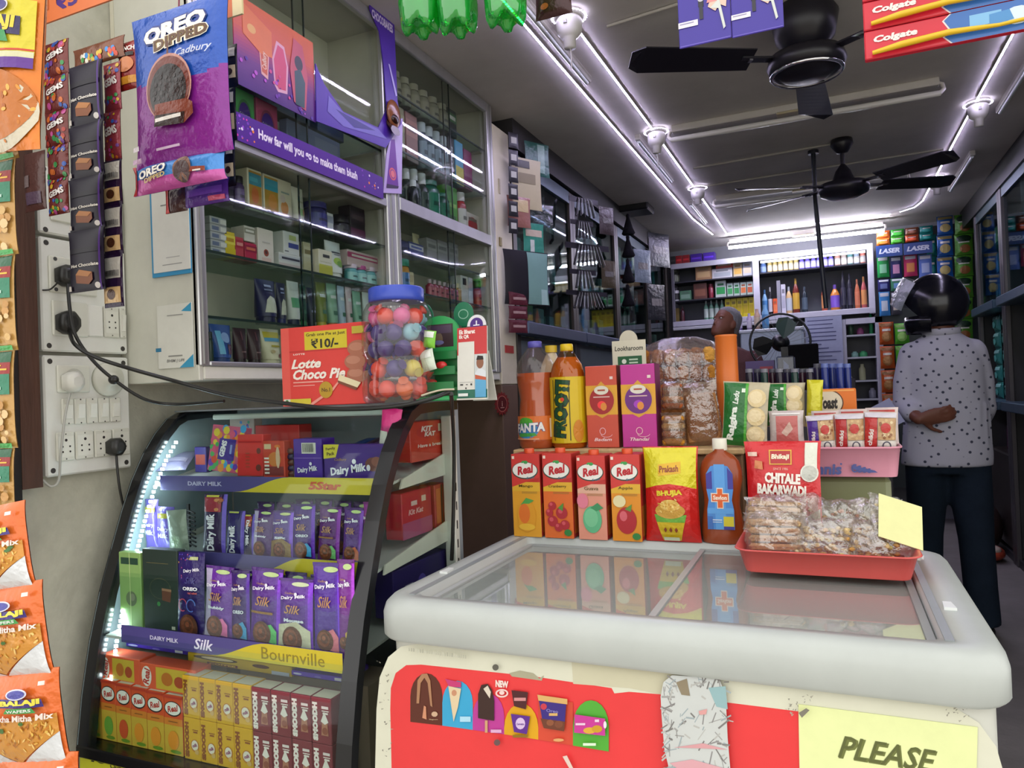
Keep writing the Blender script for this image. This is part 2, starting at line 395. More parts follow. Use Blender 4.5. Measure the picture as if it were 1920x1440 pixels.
# ================================================================ ceiling light strips
def ledstrip(label, pts, group='light strips on the shop ceiling'):
    r = root('light_strip', label, 'light strip', pts[0], group=group); o = Vector(pts[0])
    b = MB('plastic'); e = MB('led'); pp = [Vector(p)-o for p in pts]
    for a, c in zip(pp, pp[1:]):
        d = (c-a); n = max(1, int(d.length/.0167)); d.normalize(); s = d.cross(Vector((0, 0, 1))).normalized()*.0042; u = Vector((0, 0, .004))
        b.loft([[a-s, a+s, a+s+u, a-s+u], [c-s, c+s, c+s+u, c-s+u]], '#e8e6f2', 'plastic', True, False)
        for k in range(n):
            p = a+(c-a)*((k+.5)/n)-Vector((0, 0, .0012)); h = d*(.0052 if n < 4000 else .008); w = s*.85
            e.add([p-h-w, p+h-w, p+h+w, p-h+w], [(0, 1, 2, 3)], '#ded4ff', 'led')
    part('backing', b, r); part('diodes', e, r, 'glowing white diodes'); return r
zc = CZ-.012
A0, A1 = -.965, -.955
ledstrip('leftmost glowing light strip running along the ceiling above the left shelves', [(A0, 1.25, zc), (A1, 5.9, zc), (-.905, 6.62, zc)])
ledstrip('glowing light strip on the ceiling passing behind the left bulb holders', [(-.815, 1.25, zc), (-.79, 3.72, zc), (-.785, 5.9, zc), (-.79, 6.6, zc)])
ledstrip('glowing light strip on the ceiling above the helmeted man', [(.715, 2.7, zc), (.70, 4.3, zc), (.69, 6.3, zc), (.655, 6.5, zc), (.56, 6.62, zc)])
ledstrip('glowing light strip crossing the ceiling just before the back cabinets', [(-.8, 6.66, zc), (.5, 6.66, zc)])
# ---------------------------------------------------------------- tube lights
def tubelight(label, x, y, z, L, ang=0, lit=False, holder=True, stand=.05):
    r = root('ceiling_tube_light', label, 'tube light', (x, y, z), (0, 0, ang), 'tube lights on the ceiling')
    b = MB('laminate'); b.box(-L/2, -.02, -.035, L/2, .02, 0, '#c9c4bb', 'laminate', .004)
    b.box(-.09, -.028, -.045, .09, .028, -.034, '#b9ad8c', 'laminate', .003); part('batten', b, r)
    for s in (-1, 1):
        k = MB('plastic'); k.tube([(s*(L/2-.01), 0, -.02), (s*(L/2+.012), 0, -.03), (s*(L/2+.014), -.02, -.03-stand*.6), (s*(L/2-.004), -.03, -.03-stand)], .009, '#cfcac0', 8); part('end_holder', k, r)
    t = MB('tubelight' if lit else 'gloss'); t.tube([(-L/2, -.03, -.03-stand), (L/2, -.03, -.03-stand)], .0135, '#f1efff' if lit else '#d6d4cc', 14, 'tubelight' if lit else 'gloss')
    part('glass_tube', t, r, 'glowing tube' if lit else 'unlit tube')
    return r
tubelight('unlit tube light across the ceiling between the two fans', -.10, 3.78, CZ, 1.2, 0)
tubelight('bright tube light glowing above the back cabinets', -.17, 6.84, CZ-.03, 1.25, 0, True)
tubelight('second unlit tube light across the ceiling, behind the rear fan', -.1, 5.35, CZ, 1.2)
for i, (x, y, L, lab) in enumerate([(-.90, 2.62, .75, 'thin unlit batten between the left light strips nearest the street'), (-.885, 4.25, .9, 'thin unlit batten between the left light strips beside the second bulb holder'),
                                    (-.88, 5.7, .7, 'thin unlit batten between the left light strips near the back cabinets'), (.83, 3.85, 1.0, 'thin unlit batten right of the light strip above the helmeted man'),
                                    (.83, 5.55, .9, 'thin unlit batten beside the right light strip near the back wall')]):
    r = root('ceiling_batten', lab, 'light', (x, y, CZ), (0, 0, PI/2), 'thin battens on the ceiling')
    b = MB('plastic'); b.box(-L/2, -.016, -.03, L/2, .016, 0, '#bdb9b2', 'plastic', .004); part('housing', b, r)
    b = MB('gloss'); b.tube([(-L/2+.02, 0, -.034), (L/2-.02, 0, -.034)], .009, '#cdd4d2', 10); part('glass_tube', b, r)
# conduits
def conduit(label, pts, r=.007, col='#b7b2a9'):
    m = MB('plastic'); m.tube(pts, r, col, 8); one('conduit', label, 'pipe', m, group='conduits on the ceiling')
conduit('thin pale conduit crossing the ceiling before the rear fan', [(-.72, 4.55, CZ-.008), (.1, 4.5, CZ-.008), (.1, 4.5, CZ-.03)])
conduit('thin pale conduit crossing the ceiling behind the rear fan', [(-.72, 5.0, CZ-.008), (.66, 4.95, CZ-.008)])
conduit('pale conduit running beside the nearest ceiling fan', [(-.7, 2.6, CZ-.008), (.5, 2.45, CZ-.008)], .006)
# ---------------------------------------------------------------- bulb holders
def holder(label, x, y, bulb=False, ang=.5):
    r = root('bulb_holder', label, 'lamp holder', (x, y, CZ), group='bulb holders on the ceiling')
    b = MB('plastic'); b.lathe([(.0, 0), (.052, -.001), (.055, -.012), (.05, -.018)], '#d9d6d2', 20); part('ceiling_rose', b, r)
    b = MB('plastic'); b.lathe([(.04, -.018), (.047, -.03), (.044, -.07), (.03, -.088), (.022, -.092), (.021, -.125), (.0, -.127)], '#d5d2ce', 20)
    b.box(-.006, -.05, -.055, .006, -.044, -.04, '#8c8a88'); part('socket', b, r)
    if bulb: b = MB('plastic'); b.tube([(0, 0, -.125), (.004, 0, -.15), (.002, 0, -.2)], .003, '#b0aca6', 6); part('pull_cord', b, r)
    e = MB('ledloop'); n = 26
    for k in range(n):
        a = 2*PI*k/n; p = Vector((.06*math.cos(a), .06*math.sin(a), -.014)); q = .0045
        e.add([p+Vector((-q, -q, -.001)), p+Vector((-q, q, -.001)), p+Vector((q, q, -.001)), p+Vector((q, -q, -.001))], [(0, 1, 2, 3)], '#e4dcff', 'ledloop')
    part('light_loop', e, r, 'loop of glowing diodes')
holder('grey bulb holder with pull cord nearest the street, above the left strips', -.80, 2.46, True)
holder('grey bulb holder ringed by lights beside the long tube light', -.78, 3.78, True)
holder('small bulb holder on the ceiling above the far left cabinets', -.77, 5.0)
holder('round bulb holder above the helmeted man, nearest the street', .715, 4.2)
holder('round bulb holder on the right light strip behind the rear fan blades', .70, 5.62)
# ---------------------------------------------------------------- ceiling fans
def cfan(label, x, y, zb, angs, sweep, big=False, pit=1):
    r = root('ceiling_fan', label, 'fan', (x, y, CZ), (0, 0, 0), 'ceiling fans'); d = CZ-zb; K = '#1a1820'
    b = MB('plastic'); b.lathe([(0, 0), (.055, -.002), (.06, -.03), (.03, -.075), (.012, -.08)], K, 20); part('canopy', b, r)
    b = MB('plastic'); b.tube([(0, 0, -.07), (0, 0, -(d-.09))], .012, K, 10); part('down_rod', b, r)
    b = MB('plastic'); b.lathe([(.012, -(d-.17)), (.04, -(d-.13)), (.06, -(d-.075)), (.125, -(d-.06)), (.135, -(d-.03)), (.125, -d+.004), (.07, -d-.02), (0, -d-.024)], K, 28)
    if big: b.lathe([(.012, -(d-.3)), (.07, -(d-.28)), (.115, -(d-.2)), (.1, -(d-.12)), (.06, -(d-.08))], K, 28)
    part('motor', b, r)
    if big:
        b = MB('chrome'); b.lathe([(.125, -d-.001), (.127, -d-.005), (.118, -d-.012), (.115, -d-.01)], '#e8e8ee', 28, caps=False, mat='chrome'); part('trim_ring', b, r, 'shiny ring')
    for a in angs:
        a = math.radians(a); M = Matrix.Rotation(a, 4, 'Z')
        b = MB('plastic'); b.M = M
        rr = []
        for t in range(12):
            s = t/11; X = .2+(sweep-.2)*s; w = .052+.018*s if s < .93 else .05
            if s == 1: w = .03
            tl = .014*pit
            rr.append([(X, -w, -(d-.045)-tl), (X, w, -(d-.045)+tl), (X, w, -(d-.049)+tl), (X, -w, -(d-.049)-tl)])
        b.loft(rr, K, 'plastic', True, False); bl = part('blade', b, r)
        b = MB('plastic'); b.M = M; b.box(.1, -.02, -(d-.052), .24, .02, -(d-.044), K, 'plastic', .002); b.box(.2, -.012, -(d-.044), .212, .012, -(d-.04), '#9a98a0', 'steel'); part('blade_bracket', b, bl)
fp = P(1582, 355, z=2.30)
cfan('black ceiling fan with slim blades hanging midway down the shop', fp.x, fp.y, 2.27, (-34, 22, 152, 205), .6, False, -1)
fp = P(1512, 128, z=2.36)
cfan('large dark ceiling fan nearest the street with shiny ring under its motor', fp.x, fp.y, 2.345, (88, 208, 328), .64, True)
# hanging rod
m = MB('plastic'); a, b_ = P(1529, 380, y=4.6), P(1549, 578, y=4.6)
m.tube([(a.x, a.y, CZ), tuple(a), tuple(b_)], .013, '#20242c', 10); m.lathe([(.03, CZ-.02), (.03, CZ)], '#2a2c34', 14, c=(a.x, a.y)); one('hanging_rod', 'slim dark rod hanging straight down from ceiling before back cabinets', 'rod', m)
# small black projector-like box on far left cabinet top
m = MB('plastic'); q = P(1170, 385, x=-1.36); m.box(q.x-.02, q.y-.1, q.z-.07, q.x+.2, q.y+.12, q.z+.02, '#1c1c1e', 'plastic', .01);
one('ceiling_speaker', 'small black box fixed high above the far left cabinets', 'speaker', m)
# ================================================================ world and camera
w = D.worlds.new('daylight'); SC.world = w; w.use_nodes = True; nt = w.node_tree; bg = nt.nodes['Background']
bg.inputs[0].default_value = (1, .985, .95, 1); bg.inputs[1].default_value = 1.35
cam = D.cameras.new('camera'); co = D.objects.new('camera', cam); COL.objects.link(co); SC.camera = co
cam.sensor_fit = 'HORIZONTAL'; cam.sensor_width = 36; cam.lens = 36*FPX/1920; cam.clip_start = .02
co.matrix_world = Matrix(((CR.x, CU.x, -CF.x, 0), (CR.y, CU.y, -CF.y, 0), (CR.z, CU.z, -CF.z, CAMZ), (0, 0, 0, 1)))
SC.view_settings.view_transform = 'Standard'; SC.view_settings.look = 'None'; SC.view_settings.gamma = 1; SC.view_settings.exposure = .55; SC.view_settings.use_curve_mapping = False
SC.cycles.max_bounces = 8; SC.cycles.transparent_max_bounces = 24; SC.cycles.sample_clamp_indirect = 6; SC.cycles.caustics_reflective = False; SC.cycles.caustics_refractive = False
# ================================================================ wall cabinet on the left
CX = -1.4
def cabinet(name, label, y0, y1, rails, shelves, split, sidepanel):
    r = root(name, label, 'cabinet', (CX, y0, 1.3)); r0 = Vector((CX, y0, 1.3)); T = Matrix.Translation(-r0)
    def mk(mat='laminate'): b = MB(mat); b.M = T; return b
    b = mk(); b.box(-1.668, y0, 1.3, -1.655, y1, CZ-.002, '#d6d2be'); 
    b.box(-1.655, y0, 1.3, CX, y0+.014, CZ-.002, '#cfcfc2', None, .002); b.box(-1.655, y1-.014, 1.3, CX, y1, CZ-.002, '#c9c4b2')
    b.box(-1.655, y0, CZ-.02, CX, y1, CZ-.002, '#b9b6a8'); b.box(-1.655, y0+.014, rails[1]-.02, CX-.002, y1-.014, rails[1], '#b4b1a4')
    part('carcass', b, r)
    b = mk(); b.box(-1.655, y0+.014, 1.302, CX+.002, y1-.014, 1.335, '#d9d8cc', None, .003); part('base_board', b, r)
    for (ya, yb) in ((y0, y0+.03), (y1-.055, y1)):
        b = mk('alu'); b.box(CX-.012, ya, 1.335, CX+.006, yb, CZ-.004, '#c4c4c2', 'alu', .003)
        b.box(CX+.006, (ya+yb)/2-.004, 1.34, CX+.009, (ya+yb)/2+.004, CZ-.01, '#a9a9a8', 'alu'); part('upright', b, r)
    for za, zb in ((rails[0], rails[1]), (CZ-.05, CZ-.004), (1.335, 1.347)):
        b = mk('alu'); b.box(CX-.012, y0+.03, za, CX+.007, y1-.055, zb, '#bfbfc0', 'alu', .003); part('rail', b, r)
    for z in shelves:
        b = mk('glass'); b.box(-1.654, y0+.015, z-.006, CX-.03, y1-.016, z, '#e6f2ee', 'glass')
        b.box(CX-.0335, y0+.015, z-.0062, CX-.029, y1-.016, z+.0002, '#20322c', 'plastic'); 
        for yy in (y0+.016, y1-.05): b.box(-1.64, yy, z-.012, -1.44, yy+.03, z-.0065, '#d8d6cc', 'alu')
        part('shelf', b, r, 'glass shelf with dark green front edge')
    for (za, zb) in ((1.345, rails[0]), (rails[1], CZ-.05)):
        for k, (ya, yb) in enumerate(((y0+.03, split+.02), (split-.02, y1-.055))):
            b = mk('glass'); x = CX-.004-.007*k; b.box(x-.004, ya, za, x, yb, zb, '#f4f8f6', 'glass'); e = ya if k else yb
            b.box(x-.0042, e-.0015, za, x+.0002, e+.0015, zb, '#10201a', 'gloss'); part('glass_pane', b, r)
    return r
ya, ym, yb = 1.313, 2.215, 3.07
SPL = P(578, 450, x=CX).y; SPR = P(848, 420, x=CX).y
lc = cabinet('display_cabinet', 'wall cabinet with glass shelves of creams and a purple chocolate banner', ya, ym, (1.905, 1.935), (1.633, 1.465, 2.12), SPL, True)
b = MB('glass'); b.M = Matrix.Translation((-CX, -ya, -1.3)); b.box(-1.654, ya+.015, 1.774, CX-.03, ym-.016, 1.78, '#cfe0da', 'glass'); b.box(CX-.0335, ya+.015, 1.7738, CX-.029, ym-.016, 1.7802, '#20322c', 'plastic'); part('shelf', b, lc, 'glass shelf with dark green front edge')
rc = cabinet('display_cabinet', 'wall cabinet with dark bottles and jars, between the purple banner and cream post', ym, yb, (1.913, 1.962), (1.784, 1.639, 2.16, 2.37), SPR, False)

# ---------------------------------------------------------------- advertising on the chocolate cabinet
def boardX(pts, x, th, col, mat='card'):
    """thin board of real thickness standing in a plane x = const; pts in metres (y, z)"""
    m = MB(mat); m.prism(list(pts), x, x+th, col, 'x', mat); return m
def pz(px, py, x): q = P(px, py, x=x); return (q.y, q.z)
x = CX+.0095; z0, z1 = 1.925, 2.0; y0, y1 = P(441, 250, x=x).y, P(717, 350, x=x).y
m = MB('card'); m.box(x, y0, z0, x+.003, y1, z1, '#4f1d8c'); d = sideR(m, y0, z0, y1, z1, x+.003)
d.text('How far will you go to make them blush', .45, .5, .66, .46, '#efe4f4', .035)
for k in range(34): d.ell(R.choice((R.uniform(.0, .1), R.uniform(.8, .98))), R.uniform(.1, .9), R.uniform(.002, .007), None, R.choice(('#d83fb0', '#7c3fc0', '#f08a3a', '#9a4fd0', '#ece0f4')), 10)
one('advert_sign', 'purple lettered strip along the wall cabinet rail reading about blush', 'sign', m)
# orange to purple poster on the glass
X2 = CX+.006
q = [pz(436, 28, X2), pz(470, 30, X2), pz(585, 75, X2), pz(588, 215, X2), pz(520, 200, X2), pz(440, 165, X2)]
m = MB('card'); ys = [p[0] for p in q]; zs = [p[1] for p in q]; ya_, yb_, za_, zb_ = min(ys), max(ys), 2.078, 2.32
n = 26
for k in range(n):
    t0, t1 = k/n, (k+1)/n; st = [(0, (.3, .11, .48)), (.3, (.42, .14, .5)), (.48, (.66, .22, .42)), (.65, (.84, .36, .25)), (1, (.87, .42, .22))]
    for (p, c0), (q_, c1) in zip(st, st[1:]):
        if p <= t0 < q_: f = (t0-p)/(q_-p); c = [c0[i]+(c1[i]-c0[i])*f for i in range(3)]
    m.box(X2, ya_, za_+(zb_-za_)*t0, X2+.003, yb_, za_+(zb_-za_)*t1, tuple(lin(v*.92) for v in c))
d = sideR(m, ya_, za_, yb_, zb_, X2+.003)
d.poly([(.46, .2), (.5, .14), (.62, .17), (.64, .5), (.6, .72), (.5, .74), (.44, .5)], '#d7a0b4'); d.poly([(.475, .23), (.51, .18), (.6, .2), (.62, .5), (.585, .68), (.515, .7), (.46, .5)], '#c8456a')
d.poly([(.3, .25), (.38, .22), (.4, .5), (.36, .62), (.28, .56)], '#dca6a0'); d.poly([(.31, .28), (.37, .26), (.385, .48), (.35, .58), (.295, .53)], '#c25a3c')
d.poly([(.1, .6), (.3, .48), (.44, .5), (.44, .8), (.1, .95)], '#d3703a'); d.ell(.2, .7, .05, .05, '#d9a35a'); d.text('Cadbury', .345, .42, .07, .2, '#e9c9b4', .02, .2, 90)
for k in range(24): d.ell(R.uniform(.05, .95), R.uniform(.02, .35), R.uniform(.006, .022), None, R.choice(('#b24fc0', '#d0498a', '#6b2fa0', '#4a2090')), 9)
d.poly([(.7, .12), (.86, .08), (.9, .5), (.84, .86), (.72, .9), (.66, .5)], '#b9505e'); d.ell(.78, .62, .055, .09, '#20242a'); d.poly([(.72, .1), (.84, .1), (.86, .42), (.8, .56), (.72, .5)], '#2b4a4e')
one('poster', 'orange and purple chocolate poster stuck on the wall cabinet glass', 'poster', m)
# purple wing shaped frame
m = MB('card')
fr = [pz(690, -60, X2), pz(735, 20, X2), pz(742, 190, X2), pz(750, 232, X2), pz(720, 278, X2), pz(590, 228, X2), pz(588, 120, X2), pz(604, 158, X2), pz(640, 210, X2), pz(706, 240, X2), pz(722, 205, X2), pz(716, 120, X2), pz(708, 60, X2), pz(690, 18, X2)]
m.prism(fr, X2+.004, X2+.0075, '#4b2a9c', 'x', 'card')
d = Dec(m, lambda u, v, o: (X2+.0075+o, u, v), 1, 1, e=.0003)
def tX(s, px0, py0, px1, py1, col, x=X2+.0075, b=.02, sh=0):
    a, c = P(px0, py1, x=x), P(px1, py1, x=x); t = P((px0+px1)/2, py0, x=x); bb = P((px0+px1)/2, py1, x=x)
    d.text(s, (a.y+c.y)/2, (t.z+bb.z)/2, abs(c.y-a.y), t.z-bb.z, col, b, sh, 0, slope=0)
tX('CHOCOBAKES', 698, 32, 736, 48, '#d8c9ee', b=.04); tX('Cadbury', 700, 8, 734, 24, '#8a5a8a', sh=.3)
d.poly([pz(612, 180, X2), pz(640, 212, X2), pz(706, 243, X2), pz(722, 262, X2), pz(640, 238, X2), pz(610, 210, X2)], '#6d62b8')
d.poly([pz(625, 205, X2), pz(660, 224, X2), pz(700, 246, X2), pz(660, 240, X2)], '#34307e')
d.poly([pz(724, 120, X2), pz(727, 122, X2), pz(741, 180, X2), pz(738, 182, X2)], '#b9aee8')
one('advert_surround', 'purple curved cardboard frame edging the wall cabinet glass near the ceiling', 'sign', m)
m = MB('gloss'); c = P(738, 214, x=X2+.02); m.ball(tuple(c), (.012, .042, .05), '#7d4a2c', 18, 12); m.ball((c.x+.004, c.y-.004, c.z-.02), (.012, .025, .018), '#2e1710', 14, 8)
m.loft([[(c.x-.009, c.y+.034*math.cos(a), c.z-.036+.02*math.sin(a)) for a in [2*PI*k/14 for k in range(14)]], [(c.x+.006, c.y+.03*math.cos(a), c.z-.06+.016*math.sin(a)) for a in [2*PI*k/14 for k in range(14)]]], '#3a1d12', 'gloss')
one('chocolate_display', 'round brown model chocolate at the corner of the purple frame', 'display', m)
q = [pz(735, 236, X2), pz(752, 222, X2), pz(750, 364, X2), pz(716, 362, X2), pz(722, 290, X2)]
m = boardX(q, X2+.004, .003, '#b9a4d8'); d = Dec(m, lambda u, v, o: (X2+.007+o, u, v), 1, 1, e=.0003)
d.poly([pz(730, 262, X2), pz(737, 262, X2), pz(744, 352, X2), pz(721, 352, X2)], '#6a2a94'); c = pz(733, 327, X2); d.ring(c[0], c[1], .022, .022, .006, '#d8606a'); d.ell(c[0], c[1], .013, .013, '#e0767c')
d.poly([pz(722, 345, X2), pz(744, 350, X2), pz(743, 354, X2), pz(721, 353, X2)], '#2a1440')
one('hanging_tag', 'pale purple tapering tag with pink crest hanging below the model chocolate', 'sign', m)
# ---------------------------------------------------------------- goods on the cabinet shelves (they face along +x)
FX = (0, 0, PI/2)
def clipz(y, z, zt):
    """keep goods below the shelf above them"""
    for k in ((1.465, 1.633, 1.774, 1.912, 2.12, 2.5) if y < ym else (1.633, 1.778, 1.912, 2.154, 2.364, 2.5)):
        if k > z+.03: return min(zt, k-.012)
    return zt
def shelfbox(label, px0, px1, pyt, z, cols, X=-1.47, dep=.05, cat='box', name='carton', decor=None, mat='card', lift=0, group=None):
    a, b = P(px0, 600, x=X).y, P(px1, 600, x=X).y; b = min(b, yb-.018); zt = clipz(a, z, P((px0+px1)/2, pyt, x=X).z); w, h = b-a, max(.02, zt-z-lift)
    m, d = rbox(w, dep, h, cols[0], mat)
    if decor: decor(d, cols)
    elif len(cols) > 1:
        d.rect(.0, .52, 1, .86, cols[1])
        if len(cols) > 2: d.rect(.12, .62, .88, .76, cols[2])
        if len(cols) > 3: d.rect(0, .06, 1, .36, cols[3]); 
    return one(name, label, cat, m, (X, (a+b)/2, z+lift), FX, group)
def shelftube(label, px0, px1, pyt, z, col, cap, cols=(), X=-1.47, decor=None, inv=False, mat='plastic', name='cream_tube', group=None):
    a, b = P(px0, 600, x=X).y, P(px1, 600, x=X).y; b = min(b, yb-.018); zt = clipz(a, z, P((px0+px1)/2, pyt, x=X).z); w, h = b-a, zt-z
    r = root(name, label, 'tube', (X-.02, (a+b)/2, z), FX, group)
    bm, k, d = squeeze(w, h, col, cap, mat)
    if decor: decor(d, cols)
    elif cols:
        d.rect(.1, .55, .9, .8, cols[0])
        if len(cols) > 1: d.rect(.1, .12, .9, .36, cols[1])
    part('body', bm, r); part('cap', k, r); return r
def shelfjar(label, px0, px1, pyt, z, col, cap, band=None, X=-1.48, neck=.8, capf=.22, mat='gloss', name='jar', cat='jar', group=None, caplab=None):
    a, b = P(px0, 600, x=X).y, P(px1, 600, x=X).y; b = min(b, yb-.018); zt = clipz(a, z, P((px0+px1)/2, pyt, x=X).z); w, h = b-a, zt-z; rr = w/2
    r = root(name, label, cat, (X-rr*.3, (a+b)/2, z), FX, group); hc = h*(1-capf)
    bm = MB(mat); bm.lathe([(rr*.93, 0), (rr, .003), (rr, hc*.86), (rr*neck*.9, hc*.98), (rr*neck*.8, hc)], col, 18)
    if band: d = cyldec(bm, rr, hc*.15, hc*.75, 160); d.rect(0, 0, 1, 1, band); d.rect(.3, .4, .7, .6, hx(band, .6))
    part('body', bm, r); k = MB('plastic'); k.lathe([(rr*neck, hc), (rr*neck, h-.002), (rr*neck*.9, h)], cap, 16); part('cap', k, r); return r
z = 1.781
shelfbox('dark carton at the near end of the wall cabinet shelf beside the blue hanging pouch', 428, 447, 330, z, ('#241f2c', '#3a2f4a'))
shelfjar('black bottle left of the dark carton in wall cabinet', 405, 424, 330, z, '#1b1b20', '#23232a', '#2a2a30')
shelfjar('violet bottle on the upper cream shelf beside the yellow carton', 450, 466, 334, z, '#4a3a62', '#1d1a20', '#6b5a86')
def sun(d, c): d.rect(.1, .05, .95, .95, '#b5872f'); d.rect(.1, .62, .95, .9, '#3f8ca0'); d.ell(.5, .38, .25, .2, '#c46b34'); d.rect(.15, .7, .7, .8, '#4fa6b8')
shelfbox('smaller cream carton with blue and orange print on the upper shelf', 473, 500, 319, z, ('#d9d3b8',), decor=sun)
def sun2(d, c): d.rect(.03, .05, .5, .95, '#b08a34'); d.rect(.03, .62, .5, .9, '#3b93a8'); d.ell(.3, .36, .15, .2, '#c8893c'); d.rect(.52, .05, .97, .95, '#cfc7ae'); d.ell(.72, .3, .14, .17, '#c98a4a'); d.ell(.66, .52, .1, .1, '#c7b8b0'); d.rect(.6, .66, .9, .7, '#8a9a94');
shelfbox('larger cream sun lotion carton with blue and orange print', 503, 555, 327, z, ('#d6d0b6',), decor=sun2)
def wtube(d, c): d.rect(.2, .1, .8, .32, '#9fbf86'); d.rect(.3, .5, .7, .56, '#b9b49c'); d.ell(.65, .2, .12, .1, '#c88a5a')
shelftube('tall white tube beside the sun lotion carton', 563, 585, 327, z, '#dcd9c8', '#c9a070', decor=wtube)
shelfjar('navy jar of cream with wide lid on the upper shelf', 588, 617, 383, z, '#23245e', '#2c2d70', '#343680', neck=1)
shelfbox('small white carton beside the navy jar', 619, 632, 402, z, ('#cdd0d2', '#9aa0b4'))
shelfjar('low black jar on the upper shelf', 635, 659, 407, z, '#17171b', '#101013', '#26262c', neck=1, capf=.35)
shelfbox('tall black carton with magenta foot on the upper shelf', 664, 691, 384, z, ('#1c1519', '#2a1e26', '#4a3a40', '#5a1c44'))
z = 1.634
for k in range(5):
    shelfbox('small grey carton, %s from the bottom of the five stacked in the wall cabinet' % ORD[k], 407, 424, 472-12*(k+1), z+.0205*k, ('#9a9fa2', '#6c7486'), name='cream_box', group='stacked grey cartons in the wall cabinet') if False else None
    m, d = rbox(.058, .05, .02, '#a3a6a4'); d.rect(.1, .25, .5, .75, '#66708a'); d.rect(.6, .2, .95, .8, '#cfcfc6')
    one('cream_box', 'small grey carton, %s from the bottom of five stacked' % ORD[k], 'box', m, (-1.47, P(416, 600, x=-1.47).y, z+.0204*k), FX, 'stacked grey cartons in the wall cabinet')
shelfbox('yellow carton next to the stack of small grey cartons', 427, 446, 436, z, ('#c9b32a', '#d8c84a', '#b08a20', '#c8b020'))
shelfbox('red carton between the yellow carton and the crimson carton', 447, 462, 446, z, ('#b3404a', '#a02c3a', '#d08a80'))
shelfbox('wide crimson carton with a white carton on it', 464, 486, 457, z, ('#b02a48', '#8f1f3c', '#c86a50'))
shelfbox('white carton resting on the crimson carton', 464, 484, 426, z, ('#c9c4b8', '#8e8c7a', '#d8d4c8'), lift=.056)
def wdot(d, c): d.ell(.5, .34, .16, .1, '#9a4a3a'); d.ell(.5, .35, .08, .05, '#5a3a38'); d.rect(.2, .1, .8, .2, '#d6b8ae'); d.rect(.25, .6, .75, .64, '#b7b1a8')
shelfbox('pale pinkish carton with small brown circle', 489, 518, 431, z, ('#d8cfc4',), decor=wdot)
shelfbox('wide low white carton with black notches on the middle shelf', 527, 571, 478, z, ('#d3d2cc', '#c2c4c6', '#3a3a48', '#c9b8b4'))
def wblue(d, c): d.rect(.3, .3, .95, .52, '#39468e'); d.rect(.35, .64, .8, .86, '#b6c07a'); d.rect(.05, .1, .3, .16, '#777')
shelfbox('white carton with blue badge on top of the wide white carton', 537, 566, 437, z, ('#d6d6d0',), decor=wblue, lift=.046)
shelfbox('narrow cream carton beside the wide white cartons', 574, 590, 456, z, ('#cbbf9a', '#d8ceae', '#8a7a52'))
def cy(d, c): d.rect(0, .0, 1, .42, '#b8b648'); d.rect(.3, .7, .8, .82, '#3a3a3a'); d.rect(.1, .5, .9, .54, '#c2bea2')
shelfbox('cream and yellow carton at the shelf edge left of the white tube', 602, 627, 470, z, ('#d8d2ba',), decor=cy, X=-1.45)
def wt2(d, c): d.ell(.5, .35, .3, .13, '#9ab84a'); d.ell(.55, .28, .2, .1, '#6f9a3a'); d.rect(.2, .62, .8, .66, '#556'); d.rect(.3, .56, .7, .585, '#889')
shelftube('white tube with green leaves standing on the middle shelf', 622, 651, 432, z, '#d4d7d2', '#cfd2cc', decor=wt2)
for k in range(4):
    shelfjar('little teal jar with pink lid, %s from the left beside the white leaf tube' % ORD[k], 656+17*k, 671+17*k, 497+k*3, z, '#4f9a9a', '#a8467a' if k % 2 else '#c9b8c0', '#8fc4c0', neck=1, group='teal jars in the wall cabinet')
shelfbox('pink and white carton lying on the teal jars', 656, 718, 476, z, ('#c9b4b0', '#b04a70', '#d8cfc8'), lift=.058, dep=.045)
z = 1.466
def nvy(d, c): d.poly([(.12, .1), (.9, .1), (.72, .5), (.5, .56), (.3, .44)], '#b9bda8'); d.rect(.3, .7, .7, .74, '#8088a8'); d.rect(.34, .8, .66, .86, '#9aa2c0')
def grn(d, c): d.rect(.1, .3, .9, .56, '#5aa070'); d.rect(.1, .75, .9, .95, '#b9c2b6')
def dots(d, c):
    for k in range(5): d.ell(.3+.1*k, .3+.12*(k % 3), .08, .04, '#b9b8e0')
def plain(d, c): d.rect(.2, .62, .8, .7, c[0]); d.rect(.25, .2, .75, .3, c[1])
rows = [(489, 527, 524, '#1d2048', '#171a40', nvy, 'widest navy tube with cream decoration, at the left end of the tube row'), (529, 546, 530, '#20233f', '#1a2358', nvy, 'narrow navy tube just right of the widest navy tube'),
        (549, 571, 527, '#c9cfc6', '#12203a', grn, 'white tube with green band and dark cap'), (573, 584, 534, '#1f4a34', '#2f7a4a', plain, 'slim dark green tube in the tube row'),
        (586, 600, 539, '#241f3a', '#1c1830', dots, 'dark violet tube with pale dots in the tube row'), (603, 621, 529, '#6d7a2c', '#b0a030', plain, 'olive tube with yellow cap'),
        (623, 641, 531, '#7fa98c', '#c8784a', plain, 'pale green tube with orange cap'), (643, 656, 536, '#9fb4c2', '#a8c0c8', plain, 'light blue tube in the tube row'),
        (658, 669, 538, '#c4b2b2', '#a03a48', plain, 'thin white and red tube in the tube row'), (671, 686, 546, '#7fae94', '#1f6a44', plain, 'green tube nearly hidden by the sweet jar'), (689, 703, 548, '#bcc8c2', '#cfd4d0', plain, 'white tube directly behind the sweet jar')]
for a, b_, t, c1, c2, f, lab in rows: shelftube(lab, a, b_, t, z, c1, c2, ('#c9d2cc', '#3f6a52'), decor=f, group='tubes on the third shelf')
z = 1.346
shelfjar('small dark green bottle in the lowest corner of the wall cabinet', 388, 398, 622, z, '#2a3d30', '#1d2a22')
def bl(d, c): d.rect(.15, .1, .4, .8, '#6fb4d8'); d.ell(.55, .6, .2, .16, '#8ea8d8'); d.rect(.55, .1, .9, .4, '#5a2a44')
